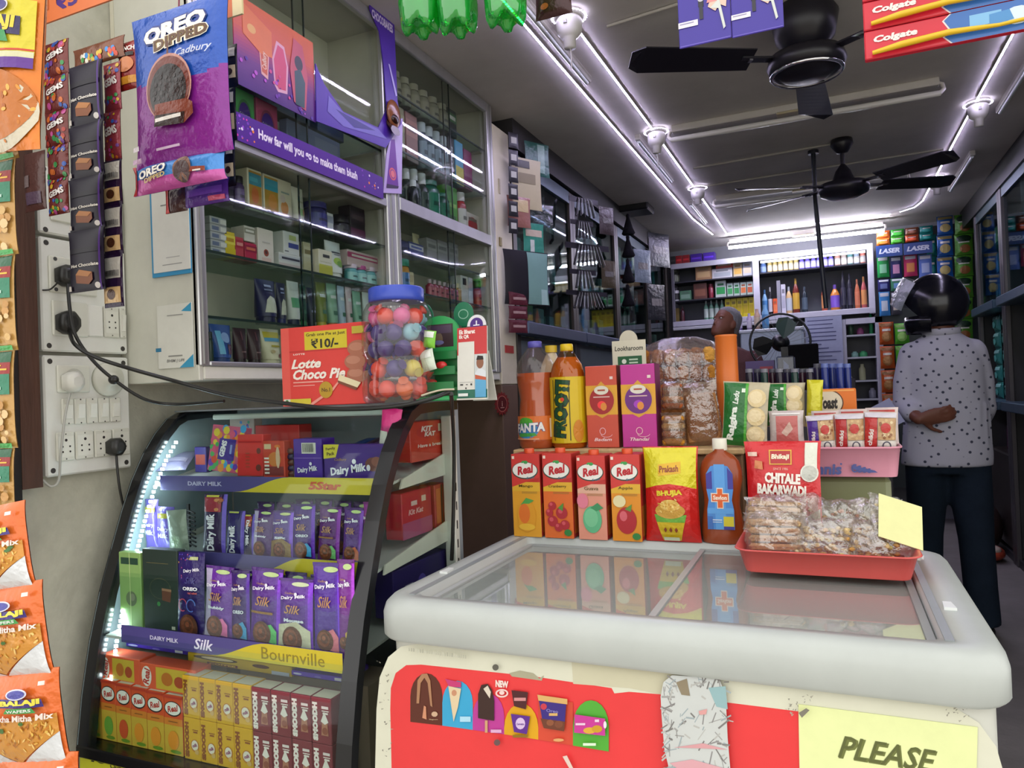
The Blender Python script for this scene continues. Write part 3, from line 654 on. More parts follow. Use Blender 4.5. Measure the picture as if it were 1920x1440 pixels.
shelftube('blue face wash tube with white crimped end on the lowest shelf', 401, 441, 606, z, '#2c4f96', '#27437e', decor=bl)
def mar(d, c): d.rect(.3, .2, .7, .24, '#8a6a6a'); d.rect(.45, .6, .55, .9, '#6a4044')
shelftube('dark maroon tube beside the blue face wash tube', 445, 470, 614, z, '#3a1f22', '#2a1618', decor=mar)
shelftube('dark maroon tube beside the cream sunscreen tube', 472, 497, 616, z, '#40282a', '#30201f', decor=mar)
def ss(d, c): d.rect(.05, .7, .95, .9, '#cbb83a'); d.rect(.05, .58, .95, .7, '#5a9cc0'); d.rect(.3, .4, .8, .46, '#b8a83a'); d.ell(.7, .12, .14, .07, '#8a3a3a'); d.ell(.3, .25, .1, .06, '#c0b080')
shelftube('cream sunscreen tube with yellow and blue bands', 495, 531, 608, z, '#d9d3b2', '#d4cfae', decor=ss)
# upper left: gift cartons
z = 1.9355
def gift(c1): 
    def f(d, c): d.ell(.5, .6, .34, .26, hx(c1, .75)); d.ell(.5, .6, .28, .21, '#43208a'); d.text('Celebrations', .5, .6, .5, .07, '#cdbfe6', .02, .2); d.rect(.1, .06, .9, .2, hx(c1, .7))
    return f
shelfbox('pink gift carton half hidden by the blue hanging pouch', 426, 450, 190, z, ('#b85a86',), X=-1.46, decor=gift('#b85a86'), name='gift_carton')
shelfbox('green gift carton with purple oval badge', 453, 491, 165, z, ('#4fa860',), X=-1.46, decor=gift('#4fa860'), name='gift_carton')
shelfbox('rose gift carton with purple oval badge', 495, 534, 190, z, ('#c24a78',), X=-1.46, decor=gift('#c24a78'), name='gift_carton')
m, d = rbox(.26, .03, .16, '#7d86a8'); d.rect(.5, .05, .95, .9, '#8d96b4'); a = P(590, 250, x=-1.47); one('gift_carton', 'wide pale blue gift carton on the chocolate shelf', 'box', m, (-1.47, a.y, z), FX)
def face(d, c): d.ell(.5, .62, .3, .2, '#b8624a'); d.rect(.1, .1, .9, .3, '#6b35a0')
shelfbox('small purple carton behind the lettered strip', 655, 680, 309, z, ('#4a2580',), X=-1.46, decor=face)
m, d = rbox(.3, .06, .12, '#2a2438'); a = P(470, 20, x=-1.5); one('dark_carton', 'long dark carton on the top cabinet shelf behind the orange poster', 'box', m, (-1.5, a.y+.1, 2.121), FX)
m, d = rbox(.14, .06, .1, '#39406a'); a = P(615, 90, x=-1.5); one('dark_carton', 'slate blue carton on the top shelf behind the purple frame', 'box', m, (-1.5, a.y, 2.121), FX)
# right hand bay, upper
z = 2.371
for k in range(6): shelfjar('pale glass jar, %s from the left on the topmost cabinet shelf' % ORD[k], 752+17*k, 766+17*k, 92+k*13, z, '#8d8a74', '#a8a48c', '#9a967e', group='pale jars on the topmost shelf')
shelfbox('black and green carton at the far end of the topmost shelf', 855, 870, 195, z, ('#20261f', '#3a6a3a', '#c8c8b8'))
z = 2.161
for k, (a, b_, t, c) in enumerate([(752, 772, 205, '#8f8a62'), (775, 796, 222, '#9a6a5e')]): shelfbox(('olive carton', 'dusty pink carton')[k]+' on the shelf beside the model chocolate', a, b_, t, z, (c, hx(c, 1.2), hx(c, .7)))
for k in range(4): shelfjar('slate blue bottle, %s from the left on the second cabinet shelf' % ORD[k], 800+13*k, 811+13*k, 238+9*k, z, '#3c5560', '#b8c4c4', '#7f96a0', group='slate bottles in the wall cabinet')
def fog(d, c): d.rect(.1, .1, .9, .2, '#2f8a4a'); d.text('FOGG', .5, .55, .4, .5, '#dfe6e8', .03, 0, 90)
shelfbox('tall black carton with white lettering on the second shelf', 854, 864, 262, z, ('#14161c',), decor=fog, X=-1.46)
def ylb(d, c): d.rect(0, 0, 1, .42, '#cfc02c'); d.rect(.1, .55, .9, .9, '#58a8cc')
shelfbox('blue and yellow carton on the second shelf', 866, 880, 272, z, ('#4ba3cc',), decor=ylb, X=-1.455)
shelfbox('magenta carton at the far end of the second shelf', 882, 896, 290, z, ('#8a1f5c', '#9c2a6c'), X=-1.46)
z = 1.9625
for k in range(4): shelfjar('dark bottle with white cap, %s from the left above the cabinet rail' % ORD[k], 752+15*k, 765+15*k, (340, 322, 318, 312)[k], z, '#2a3330', '#c6cac6', '#3a4a46', group='white capped bottles in the wall cabinet', capf=.25, neck=.62)
shelfjar('short dark bottle with white cap in front of white capped row', 781, 792, 343, z, '#20262a', '#cdd2d0', X=-1.44, neck=.6)
for k in range(2): shelfjar('%s teal green bottle of mouthwash' % ('larger', 'smaller')[k], 806+25*k, 828+19*k, 345+23*k, z, '#1f5a48', '#28705a', '#2c7a60', capf=.12, name='bottle', cat='bottle')
def lg(d, c): d.rect(.1, .5, .9, .6, '#9ac86a'); d.rect(.2, .1, .8, .3, '#2a5a34')
shelfbox('lime green pack beside the teal mouthwash bottles', 845, 866, 352, z, ('#4f9a34',), decor=lg)
shelfjar('thin red and white bottle beside the lime green pack', 868, 879, 366, z, '#b03a3e', '#d8d4cc', '#d8d4cc')
def cg(d, c): d.ell(.5, .5, .34, .34, '#a83038'); d.rect(.2, .65, .8, .8, '#7a6a5e')
shelfbox('red and white carton lying at the far end above the rail', 881, 908, 405, z, ('#d2cabd',), decor=cg)
# right hand bay, lower
z = 1.785
shelfbox('navy carton at the near end of the lower right cabinet bay', 752, 771, 452, z, ('#23264a', '#343a6a'))
shelfbox('white and blue carton lying on the lower right bay', 773, 799, 458, z, ('#3f4c8e', '#c4c8d2', '#5a68a8'))
shelftube('cream tube standing behind the white and blue carton', 787, 800, 431, z, '#cfc8a4', '#b8b090', X=-1.5)
for k in range(3): shelfbox('grey carton, %s from the left in the lower right bay' % ORD[k], 806+20*k, 824+20*k, 450+4*k, z, ('#8a8d8c', '#a3a5a2', '#6c706e'), group='grey cartons in the lower right bay')
z = 1.64
shelfjar('amber jar with green and blue lid beside the aluminium upright', 752, 768, 488, z, '#b8862c', '#2c8a6a', '#4a78a8', neck=1)
shelfbox('cream carton beside the amber jar', 770, 779, 511, z, ('#cfc79a', '#b8ae82'))
for k in range(6): shelfjar('small rose pink bottle, %s from the left in the row' % ORD[k], 806+9*k, 814+9*k, 524+2*k, z, '#8f3a48', '#b8a8a8', '#a85a64', neck=.5, group='rose pink bottles in the wall cabinet')
shelfjar('little gold bottle next to the rose pink bottles', 857, 865, 532, z, '#a8884a', '#d8cfa8', neck=.5)
def mob(d, c): d.rect(.25, .68, .75, .92, '#23282a'); d.rect(.1, .1, .9, .5, '#c8ccc0')
shelfbox('white carton with black square print on the lower right bay', 867, 880, 506, z, ('#d4d4c6',), decor=mob)
shelfbox('thin white carton beside the black square carton', 882, 889, 520, z, ('#c9d2d6', '#b0bcc4'))
shelfjar('red jar with black lid at the far end of cabinet', 895, 915, 520, z, '#a8402c', '#1a1616', '#b85038', neck=.95, capf=.3)
z = 1.346
shelfjar('violet bottle standing on the base board behind the payment card', 912, 921, 640, z, '#6a4a9a', '#8a6ab0')
shelfbox('brown carton on the base board behind the sweet jar', 760, 800, 600, z, ('#3a3034', '#4a3c40'))
# ================================================================ switchboards on the left wall
SX = -1.637
def swboard(label, y0, y1, z0, z1, build):
    r = root('switchboard', label, 'switchboard', (SX, y0, z0), group='switchboards on the left wall')
    b = MB('laminate'); b.M = Matrix.Translation((-SX, -y0, -z0)); b.box(-1.669, y0, z0, SX, y1, z1, '#d9dad2', 'laminate', .004)
    d = sideR(b, y0, z0, y1, z1, SX)
    for u, v in ((.07, .05), (.93, .05), (.07, .95), (.93, .95)): d.ell(u, v, .028, None, '#3a3835')
    W, H = y1-y0, z1-z0
    def module(u0, v0, u1, v1, col='#cfcfc2', name='module_plate', th=.006):
        m = MB('plastic'); m.M = b.M; m.box(SX, y0+u0*W, z0+v0*H, SX+th, y0+u1*W, z0+v1*H, col, 'plastic', .0025); dd = sideR(m, y0+u0*W, z0+v0*H, y0+u1*W, z0+v1*H, SX+th)
        return m, dd
    def socket(u0, v0, u1, v1, pins=5):
        m, dd = module(u0, v0, u1, v1)
        for a, c in ((.5, .93), (.5, .07)): dd.ell(a, c, .04, None, '#55524c')
        dd.rect(.08, .14, .92, .86, '#d6d6ca')
        for a, c, q in ((.5, .72, .075), (.3, .5, .05), (.7, .5, .05), (.3, .32, .05), (.7, .32, .05))[:pins]: dd.ell(a, c, q, None, '#2a2826')
        part('socket', m, r)
    def switch(u0, v0, u1, v1):
        m, dd = module(u0, v0, u1, v1, '#d2d2c6')
        dd.ell(.5, .95, .06, None, '#44423e'); dd.ell(.5, .05, .06, None, '#44423e')
        sw = part('switch', m, r); k = MB('plastic'); k.M = b.M; ya, yb_, za, zb = y0+(u0+.2*(u1-u0))*W, y0+(u1-.2*(u1-u0))*W, z0+(v0+.22*(v1-v0))*H, z0+(v1-.22*(v1-v0))*H
        x = SX+.006; k.loft([[(x, ya, za), (x, yb_, za), (x, yb_, zb), (x, ya, zb)], [(x+.002, ya+.001, za+.001), (x+.002, yb_-.001, za+.001), (x+.006, yb_-.001, zb-.001), (x+.006, ya+.001, zb-.001)]], '#dcdcd2', 'plastic', True, False); part('rocker', k, sw)
    part('board', b, r); build(r, module, socket, switch, b.M, W, H, y0, z0); return r
ya0, yb0 = P(77, 560, x=SX).y, P(237, 560, x=SX).y
zt3, zb3 = P(157, 668, x=SX).z, P(157, 887, x=SX).z; zt2, zb2 = P(157, 457, x=SX).z, P(157, 661, x=SX).z; zt1, zb1 = P(157, 330, x=SX).z, P(157, 450, x=SX).z
def b3(r, module, socket, switch, M, W, H, y0, z0):
    m, d = module(.13, .69, .5, .92); d.ell(.5, .5, .3, None, '#b9b9ac'); part('module_plate', m, r)
    k = MB('plastic'); k.M = M @ Matrix.Translation((SX, y0+.72*W, z0+.8*H)) @ Matrix.Rotation(PI/2, 4, 'Y'); k.lathe([(0, 0), (.19*W, .0), (.19*W, .008), (.17*W, .012), (.08*W, .014), (.07*W, .026), (0, .027)], '#c9c9bc', 26); part('fan_regulator', k, r)
    for i in range(5): switch(.17+.14*i, .42, .305+.14*i, .64)
    socket(.1, .12, .3, .36, 5); socket(.31, .12, .52, .36); socket(.53, .12, .74, .36); socket(.75, .12, .97, .36)
def b2(r, module, socket, switch, M, W, H, y0, z0):
    m, d = module(.08, .52, .62, .84); d.rect(.1, .1, .9, .9, '#d2d2c6'); d.ell(.12, .92, .04, None, '#444'); d.ell(.12, .08, .04, None, '#444'); part('module_plate', m, r)
    m, d = module(.1, .14, .5, .45); part('module_plate', m, r); m, d = module(.5, .15, .68, .44, '#dcdcd4'); part('blank_plate', m, r)
    socket(.69, .15, .88, .44); switch(.89, .15, .97, .44)
def b1(r, module, socket, switch, M, W, H, y0, z0):
    m, d = module(.12, .2, .6, .8); part('module_plate', m, r); switch(.62, .2, .75, .8); switch(.76, .2, .9, .8)
swboard('lowest white switchboard with five switches, four sockets and a fan regulator', ya0, yb0, zb3, zt3, b3)
swboard('middle white switchboard holding two black plugs', ya0, yb0, zb2, zt2, b2)
swboard('topmost white switchboard, mostly hidden by the hanging sachets', ya0, yb0, zb1, zt1, b1)
def plugcord(label, u, v, zr, col, cord, r=.0035, big=1., cat='plug'):
    """plug sitting in a socket at photo point (u, v), its cord running through the given points"""
    p = P(u, v, x=SX+.02); rt = root('power_plug', label, cat, tuple(p)); o = p
    m = MB('plastic'); M = Matrix.Rotation(PI/2, 4, 'Y'); m.M = M
    s = .019*big
    m.loft([[(k*s*a, k*s*.9*b, h) for a, b in ((-.7, -1), (.7, -1), (1.1, -.2), (1.1, .6), (.4, 1.2), (-.4, 1.2), (-1.1, .6), (-1.1, -.2))] for k, h in ((1, -.012), (1.05, .006), (.85, .016), (.5, .019))], col, 'plastic'); part('plug_body', m, rt)
    c = MB('plastic'); pts = [q-o for q in bez(cord, 8)]; c.tube(pts, r, hx(col, .8), 8, 'plastic'); part('cord', c, rt); return rt
def Q(px, py, **k): return P(px, py, **k)
plugcord('black plug high on the middle switchboard with thin wire and long black cord', 124, 517, 0, '#222220', [Q(127, 530, x=SX+.03), Q(131, 580, x=SX+.05), Q(140, 625, x=SX+.06), Q(165, 665, x=-1.56), Q(205, 705, x=-1.53), Q(270, 748, x=-1.5), Q(330, 758, y=1.3), Q(420, 752, y=1.3)], .004, 1.15)
plugcord('black plug low on the middle switchboard whose cord sags across to the sweet jar', 127, 605, 0, '#1e1e1c', [Q(130, 620, x=SX+.03), Q(140, 645, x=SX+.085), Q(175, 668, x=-1.51), Q(240, 690, x=-1.44), Q(330, 715, y=1.22), Q(430, 742, y=1.24), Q(540, 757, y=1.245), Q(640, 767, y=1.25), Q(740, 762, y=1.25), Q(800, 750, y=1.26), Q(842, 735, y=1.3)], .0045, 1.25)
plugcord('white plug with grey cord hanging below the lowest switchboard', 136, 716, 0, '#d3d2c8', [Q(131, 738, x=SX+.022), Q(122, 780, x=SX+.03), Q(114, 850, x=SX+.025), Q(110, 900, x=SX+.01), Q(96, 912, x=SX), Q(80, 900, x=SX-.01)], .0028, 1.1)
plugcord('black plug in the rightmost socket of the lowest switchboard', 216, 838, 0, '#262624', [Q(218, 855, x=SX+.022), Q(221, 890, x=SX+.03), Q(226, 925, x=SX+.03), Q(236, 965, x=SX+.02), Q(246, 990, x=SX+.02)], .003, 1.0)
m = MB('plastic'); m.tube(bez([Q(80, 544, x=SX+.003), Q(95, 542, x=SX+.006), Q(110, 528, x=SX+.03)], 6), .002, '#2a2a28', 6); one('wire', 'thin loose black wire at the left edge of the middle switchboard', 'wire', m)
m = MB('plastic'); m.ball(tuple(Q(213, 712, x=-1.53)), (.013, .011, .011), '#1e1e1c', 12, 8); one('cord_ring', 'small black ring clipping the two cords together below the switchboards', 'clip', m)
m = MB('plastic'); m.tube(bez([Q(846, 738, y=1.32), Q(848, 770, y=1.42), Q(851, 840, y=1.5), Q(851, 920, y=1.52), Q(849, 1000, y=1.53), Q(847, 1050, y=1.54)], 8), .0045, '#23221f', 8); one('hanging_wire', 'black cord dropping down along the right side of chocolate case', 'cord', m)
m = MB('plastic'); m.tube(bez([Q(790, 742, y=1.27), Q(812, 735, y=1.28), Q(830, 731, y=1.29), Q(852, 730, y=1.3)], 6), .0022, '#b7ad94', 6); one('string', 'pale string tied to black cord beside the green stand', 'string', m)
# payment cards (their codes are left blank)
yc = ya-.0008
x, zq, w_, h_ = fity(289, 352, 362, 517, yc)
m = MB('card'); m.box(x-w_/2, yc-.006, zq, x+w_/2, yc-.001, zq+h_, '#3a93c4', 'card', .001); m.box(x-w_/2+.008, yc-.008, zq+.01, x+w_/2+.001, yc-.006, zq+h_+.002, '#dcdcd6', 'card', .0005)
d = front(m, x-w_/2, zq, x+w_/2, zq+h_, yc-.008); d.rect(.3, .12, .8, .13, '#9a9a98'); d.rect(.4, .2, .75, .21, '#b0b0ae'); d.rect(.3, .8, .85, .815, '#8a8a88')
one('payment_card', 'blue edged white payment card, upper of two on the cabinet side', 'sign', m)
x, zq, w_, h_ = fity(300, 570, 366, 690, yc)
m = MB('card'); m.box(x-w_/2, yc-.004, zq, x+w_/2, yc-.001, zq+h_, '#d9d9cf', 'paper', .0005)
d = front(m, x-w_/2, zq, x+w_/2, zq+h_, yc-.004); d.poly([(.6, 0), (1, 0), (1, .2)], '#3f9ac0'); d.poly([(.7, .88), (.98, .86), (.98, 1)], '#3f9ac0'); d.rect(-.06, .27, .1, .33, '#2f7aa0'); d.rect(.3, .18, .7, .2, '#8a8a84'); d.text('BHIM | UPI', .5, .11, .5, .06, '#8a8a86', .02, .2); d.rect(.3, .82, .75, .835, '#9a9a96')
one('payment_card', 'worn white payment paper with blue corners, lower on cabinet side', 'sign', m)
# ================================================================ goods hanging at the street front, left
def hang(label, px0, py0, px1, py1, Y, t, col, decor, mat='foil', rot=0, name='hanging_sachet', cat='packet', group=None, nu=20, nv=24, back=None):
    x, z, w, h = fity(px0, py0, px1, py1, Y)
    m, d = pouch(w, h, t, col, mat, nu, nv, back); decor(d); o = one(name, label, cat, m, (x, Y, z), (0, rot, 0), group)
    if rot: o.location = Vector((x, Y, z+h/2))-Matrix.Rotation(rot, 3, 'Y') @ Vector((0, 0, h/2))
    return o
def hotchoc(d):
    d.rect(.06, .62, .94, .7, '#17111f'); d.text('Hot Chocolate', .5, .42, .8, .055, '#e9e4da', .03)
    d.poly([(.26, .14), (.62, .1), (.74, .17), (.74, .29), (.38, .35), (.26, .27)], '#8a4f2a'); d.poly([(.26, .27), (.38, .35), (.74, .29), (.62, .22)], '#b87a42'); d.rect(.02, .02, .1, .1, '#cfc8c0'); d.ell(.86, .07, .07, .05, '#d8d4d0'); d.rect(.93, .0, .97, 1, '#4a2a78')
for k, (a, c) in enumerate([(118, 232), (232, 331), (331, 430), (430, 546)]):
    hang('dark hot chocolate sachet, %s from the top of the front strip' % ORD[k], 132, a, 196+k*1.2, c, .97, .012, '#1a1226', hotchoc, 'card', group='hot chocolate sachets in the front strip')
def hback(d):
    d.rect(.05, .55, .95, .95, '#bdbab2'); d.rect(.1, .58, .9, .7, '#8a8884'); d.rect(.05, .08, .95, .38, '#c9a878'); d.ell(.5, .24, .22, .1, '#4a2a1c')
    for k in range(9): d.rect(.14+.08*k, .59, .17+.08*k+.01*(k % 3), .69, '#3a3838')
for k, (a, c) in enumerate([(300, 386), (386, 478), (478, 576)]):
    hang('reversed chocolate sachet with barcode, %s from the top' % ORD[k], 195+k, a, 231+k, c, .99, .008, '#2a1638', hback, group='reversed chocolate sachets')
def gems(seed, txt=True, side=0):
    def f(d):
        r = random.Random(seed)
        for k in range(26): d.ell(r.uniform(.08, .92), r.choice((r.uniform(.05, .4), r.uniform(.72, .95))), r.uniform(.05, .09), None, r.choice(('#c9a02a', '#a83a32', '#3a8a4a', '#b84a8a', '#3a5aa8', '#c8682c', '#6a3a8a')), 10)
        if txt: d.text('GEMS', .55, .58, .7, .17, '#e2dcd8', .04, 0, 12)
    return f
for k, (a, c, x0) in enumerate([(78, 142, 84), (142, 208, 84), (208, 272, 86), (272, 334, 90), (334, 402, 92)]):
    hang('red brown sweet packet, %s from the top in the left strip' % ORD[k], x0, a, 131, c, 1.0, .014, '#6e2a26', gems(k, k != 3), group='sweet button packets in the left strip')
for k, (a, c) in enumerate([(118, 208), (208, 302)]):
    hang('sweet button packet, %s of two right of the hot chocolate strip' % ORD[k], 197, a, 229, c, 1.0, .012, '#8a3440', gems(10+k), group='sweet button packets in the right strip')
hang('sweet button packet lying sideways on top of the hot chocolate strip', 138, 80, 236, 119, 1.0, .014, '#7a4a34', lambda d: [d.ell(R.uniform(.1, .9), R.uniform(.15, .5), .035, None, R.choice(('#d8b83a', '#3a8ad0', '#d0503a', '#e8e0d0', '#4a9a4a')), 10) for k in range(26)])
def mn(d): d.rect(.1, .1, .95, .25, '#c9892a'); d.ell(.5, .5, .4, .16, '#c87a4a'); d.rect(.1, .66, .9, .74, '#1c1414'); d.text('MUNCH', .55, .82, .8, .1, '#e8e0d8', .03)
hang('red snack packet hanging between the sweet packets and the blue pouch', 224, 78, 262, 168, 1.01, .014, '#8a2420', mn)
hang('cloudy brown packet at the lower left end of the sweet strip', 48, 285, 88, 395, 1.01, .016, '#54342f', lambda d: [d.rect(.1, .4, .4, .6, '#7a6a6a'), d.rect(.2, .1, .9, .3, '#5a4658')], 'wrap')
# big blue pouch
def blue(u, v): return '#1d4fae' if v > .53+.05*math.sin(u*4+2.6) else '#7d1f86'
x, z, w_, h_ = fity(256, 8, 440, 300, .95)
r = root('hanging_pouch', 'large blue and purple chocolate biscuit pouch hanging before the cabinet', 'pouch', (x, .95, z))
m, d = pouch(w_, h_, .03, blue, 'foil', 30, 44)
d.text('OREO', .5, .845, .66, .11, '#e9e6e0', .06, 0, 4, '#1b2f7c', .1); d.text('OREO', .5, .845, .66, .11, '#f2efe6', .05, 0, 4); d.text('DIPPED', .58, .765, .56, .07, '#cfb26a', .05, 0, 4, '#e6e0d0', .1); d.text('DIPPED', .58, .765, .56, .07, '#5a3a22', .035, 0, 4)
d.text('Cadbury', .72, .655, .36, .06, '#c6cce0', .01, .35); d.text('by', .52, .65, .05, .03, '#c6cce0', .01)
d.poly([(.45, .63), (.465, .75), (.475, .75), (.48, .63)], '#5a2a20'); d.ell(.46, .455, .25, None, '#b88478', 30); d.ell(.46, .45, .235, None, '#6a2f26', 30); d.ell(.46, .43, .2, None, '#1f1a1c', 30)
for k in range(30):
    a = k*2.4; q = .175*math.sqrt((k+.5)/30); d.ell(.46+q*math.cos(a), .43+q*.62*math.sin(a), .017, None, '#3a3436', 8)
d.poly([(.3, .22), (.62, .2), (.72, .25), (.72, .32), (.66, .35), (.32, .36)], '#7a3a2a'); d.poly([(.3, .22), (.62, .2), (.64, .27), (.32, .29)], '#2a1a18'); d.rect(.32, .245, .6, .268, '#e4e0da'); d.rect(.3, .07, .55, .085, '#d0b8d4'); d.rect(.02, .1, .1, .13, '#d8d0d8'); d.rect(.02, .02, .12, .05, '#c8a8c8')
part('pouch_front', m, r); m = MB('steel'); m.lathe([(.004, -.001), (.006, -.001)], '#ccc', 12, caps=False); m.M = None
m = MB('plastic'); m.tube([(0, 0, h_-.012), (.002, .002, h_+.05)], .0015, '#7a2a40', 6); part('hanging_thread', m, r)
x, z, w_, h_ = fity(252, 296, 428, 352, .955)
m, d = pouch(w_, h_, .028, lambda u, v: '#3f84cc' if v > .42-.2*(u-.5) else '#b8509a', 'foil', 20, 12)
d.rect(-.0, .0, .04, 1, '#a82a34'); d.text('OREO', .26, .66, .34, .3, '#ece8e2', .05, 0, 6, '#23408e', .1); d.text('OREO', .26, .66, .34, .3, '#f0ece2', .04, 0, 6); d.text('DIPPED', .3, .42, .26, .16, '#c9b07a', .04, 0, 6); d.ell(.62, .5, .1, None, '#7a5648'); d.ell(.62, .42, .085, None, '#4a3a3c'); d.poly([(.7, .34), (.86, .3), (.86, .45), (.72, .5)], '#8a4434'); d.rect(.74, .33, .82, .38, '#e0d8d0')
one('hanging_biscuit_pack', 'small blue and pink biscuit packet at the foot of the hanging pouch', 'packet', m, (x, .955, z))
hang('purple chocolate packet peeping out under the hanging blue pouch', 345, 340, 432, 384, 1.0, .012, '#4a2278', lambda d: [d.rect(.1, .4, .9, .7, '#6a3a9a'), d.rect(.6, .1, .95, .3, '#a83a5a')])
hang('thin brown and red packet edge under the hanging blue pouch', 312, 350, 352, 398, 1.0, .01, '#3a1a1a', lambda d: [d.rect(0, 0, .2, 1, '#b02a2a')])
for k, (a, c) in enumerate([(85, 165), (165, 265), (265, 350)]):
    hang('black and cream sachet, %s from the top at right edge of blue pouch' % ORD[k], 418, a, 447-k*2, c, 1.02, .008, '#17131a', lambda d: [d.rect(.05, .2, .95, .5, '#c9b494'), d.ell(.6, .35, .2, .08, '#3a2418'), d.rect(.5, .7, .95, .9, '#b8b0ac')], group='black and cream sachets behind the blue pouch')
# orange banner across the top
x, z, w_, h_ = fity(-60, -40, 262, 38, 1.0)
m = MB('card'); m.box(x-w_/2, 1.0, z, x+w_/2, 1.004, z+h_, '#d8733f'); d = front(m, x-w_/2, z, x+w_/2, z+h_, 1.0)
def bu(px): return (px+60)/322
d.text('Vita', bu(78), .33, 36/322, .26, '#5a3a30', .03); d.text('₹5', bu(138), .37, 40/322, .36, '#4a2a7a', .05); d.ell(bu(240), .58, 34/322, None, '#b9b294', 26); d.ell(bu(240), .58, 29/322, None, '#cfd0bc', 26); d.rect(bu(240), .56, bu(258), .6, '#3a4438'); d.rect(bu(100), .3, bu(104), .9, '#c86a3a')
one('hanging_banner', 'orange banner with clock picture across the top left corner', 'banner', m)
m = MB('card'); p0, p1 = P(448, -20, y=1.01), P(456, 36, y=1.01); q = fity(392, -20, 456, 36, 1.01); m.box(q[0]-q[2]/2, 1.008, q[1], q[0]+q[2]/2, 1.012, q[1]+q[3], '#d9c79a'); d = front(m, q[0]-q[2]/2, q[1], q[0]+q[2]/2, q[1]+q[3], 1.008); d.rect(0, 0, .72, 1, '#c8683f'); d.rect(.1, .3, .6, .6, '#d89a6a')
one('hanging_card', 'small orange and cream card hanging above the blue pouch', 'sign', m)
# snack packets at the very left
def balaji(d):
    d.ell(.4, .19, .62, .2, '#c9bfa8', 28); d.ell(.4, .23, .6, .19, '#b8691f', 28)
    for k in range(60): d.ell(.4+R.gauss(0, .22), .24+R.gauss(0, .065), R.uniform(.015, .03), R.uniform(.008, .014), R.choice(('#d08a2c', '#c4741f', '#e0a548', '#a85a1a')), 8, R.uniform(0, 180))
    d.rect(.02, .47, .98, .75, '#cfc02e'); d.rect(.02, .49, .98, .5, '#c23a22'); d.rect(.02, .455, .98, .485, '#c9c6a0'); d.rect(.02, .4, .98, .455, '#5a2a88')
    d.poly([(.25, .6), (.88, .565), (.88, .66), (.25, .7)], '#2a2250'); d.text('BALAJI', .56, .64, .54, .08, '#e0c43a', .05, 0, -6); d.poly([(.42, .55), (.78, .53), (.74, .59), (.46, .6)], '#2f8a4a'); d.ell(.66, .72, .1, .035, '#d8d4dc'); d.ell(.66, .72, .085, .028, '#3a3478'); d.ell(.55, .88, .4, .06, '#c9bca0'); d.ell(.55, .9, .36, .05, '#c87a30')
hang('big orange and yellow noodle snack packet in the top left corner', -48, -70, 91, 282, .72, .05, lambda u, v: '#d9781c', balaji, rot=.12, name='hanging_packet')
def g10(d):
    d.rect(.02, .86, .98, .99, '#23583a'); d.rect(.02, .76, .98, .88, '#8e2420'); d.text('₹10/-', .7, .82, .5, .075, '#e0b43a', .05); d.rect(.02, .55, .98, .76, '#2f7a5c'); d.ell(.55, .7, .12, None, '#d0b82c'); d.rect(.3, .6, .9, .63, '#a8c8b8')
    for k in range(70): d.ell(R.uniform(.05, .95), R.uniform(.06, .5), R.uniform(.02, .045), None, R.choice(('#c9a468', '#b8884a', '#d8b884', '#c08f50')), 8)
    d.rect(.02, .0, .98, .05, '#3f9a4a')
for k, (a, c) in enumerate([(140, 312), (312, 487), (487, 662), (662, 840), (840, 978)]):
    hang('green and gold snack packet, %s from the top of the strip at the left edge' % ORD[k], -95, a, 37-k*1.0, c, .78, .022, '#b98f4e', g10, group='green and gold snack packets', name='hanging_packet')
def tikha(d):
    d.poly([(.02, .0), (.98, .0), (.98, .36), (.5, .02), (.02, .3)], '#d4d6d8'); d.poly([(.02, .3), (.5, .04), (.98, .36), (.98, .55), (.02, .48)], '#c98a34')
    for k in range(90):
        u = R.uniform(.05, .95); lo = .3-.26*(u/.5) if u < .5 else .04+.32*((u-.5)/.48); v = R.uniform(lo+.03, .5); d.ell(u, v, R.uniform(.012, .028), R.uniform(.008, .014), R.choice(('#dca64a', '#c47a22', '#e8c070', '#a8641c', '#d8b050')), 7, R.uniform(0, 180))
    for k in range(4): d.ell(R.uniform(.2, .95), R.uniform(.4, .5), .03, .02, '#3f6a2c', 7)
    d.text('Tikha Mitha Mix', .64, .54, .66, .065, '#ecdcd2', .03, .1); d.poly([(.41, .66), (.91, .64), (.89, .72), (.43, .75)], '#3a2a78'); d.text('BALAJI', .66, .695, .44, .07, '#e3d54a', .06); d.poly([(.48, .6), (.84, .59), (.8, .645), (.52, .65)], '#3f9a4c'); d.text('WAFERS', .66, .62, .28, .03, '#dfe8dc', .03); d.ell(.65, .79, .12, .055, '#cfcfe2'); d.ell(.65, .79, .1, .042, '#3f3f96'); d.rect(.88, .86, .94, .9, '#dcd8d0')
for k, (x0, a, x1, c) in enumerate([(-80, 952, 62, 1108), (-58, 1098, 96, 1268), (-30, 1258, 128, 1432), (2, 1412, 164, 1590)]):
    hang('orange and white snack mix packet, %s from the top of the leaning strip' % ORD[k], x0, a, x1, c, .62, .03, '#d9692a', tikha, rot=-.16, group='orange snack mix packets at lower left', name='hanging_packet')
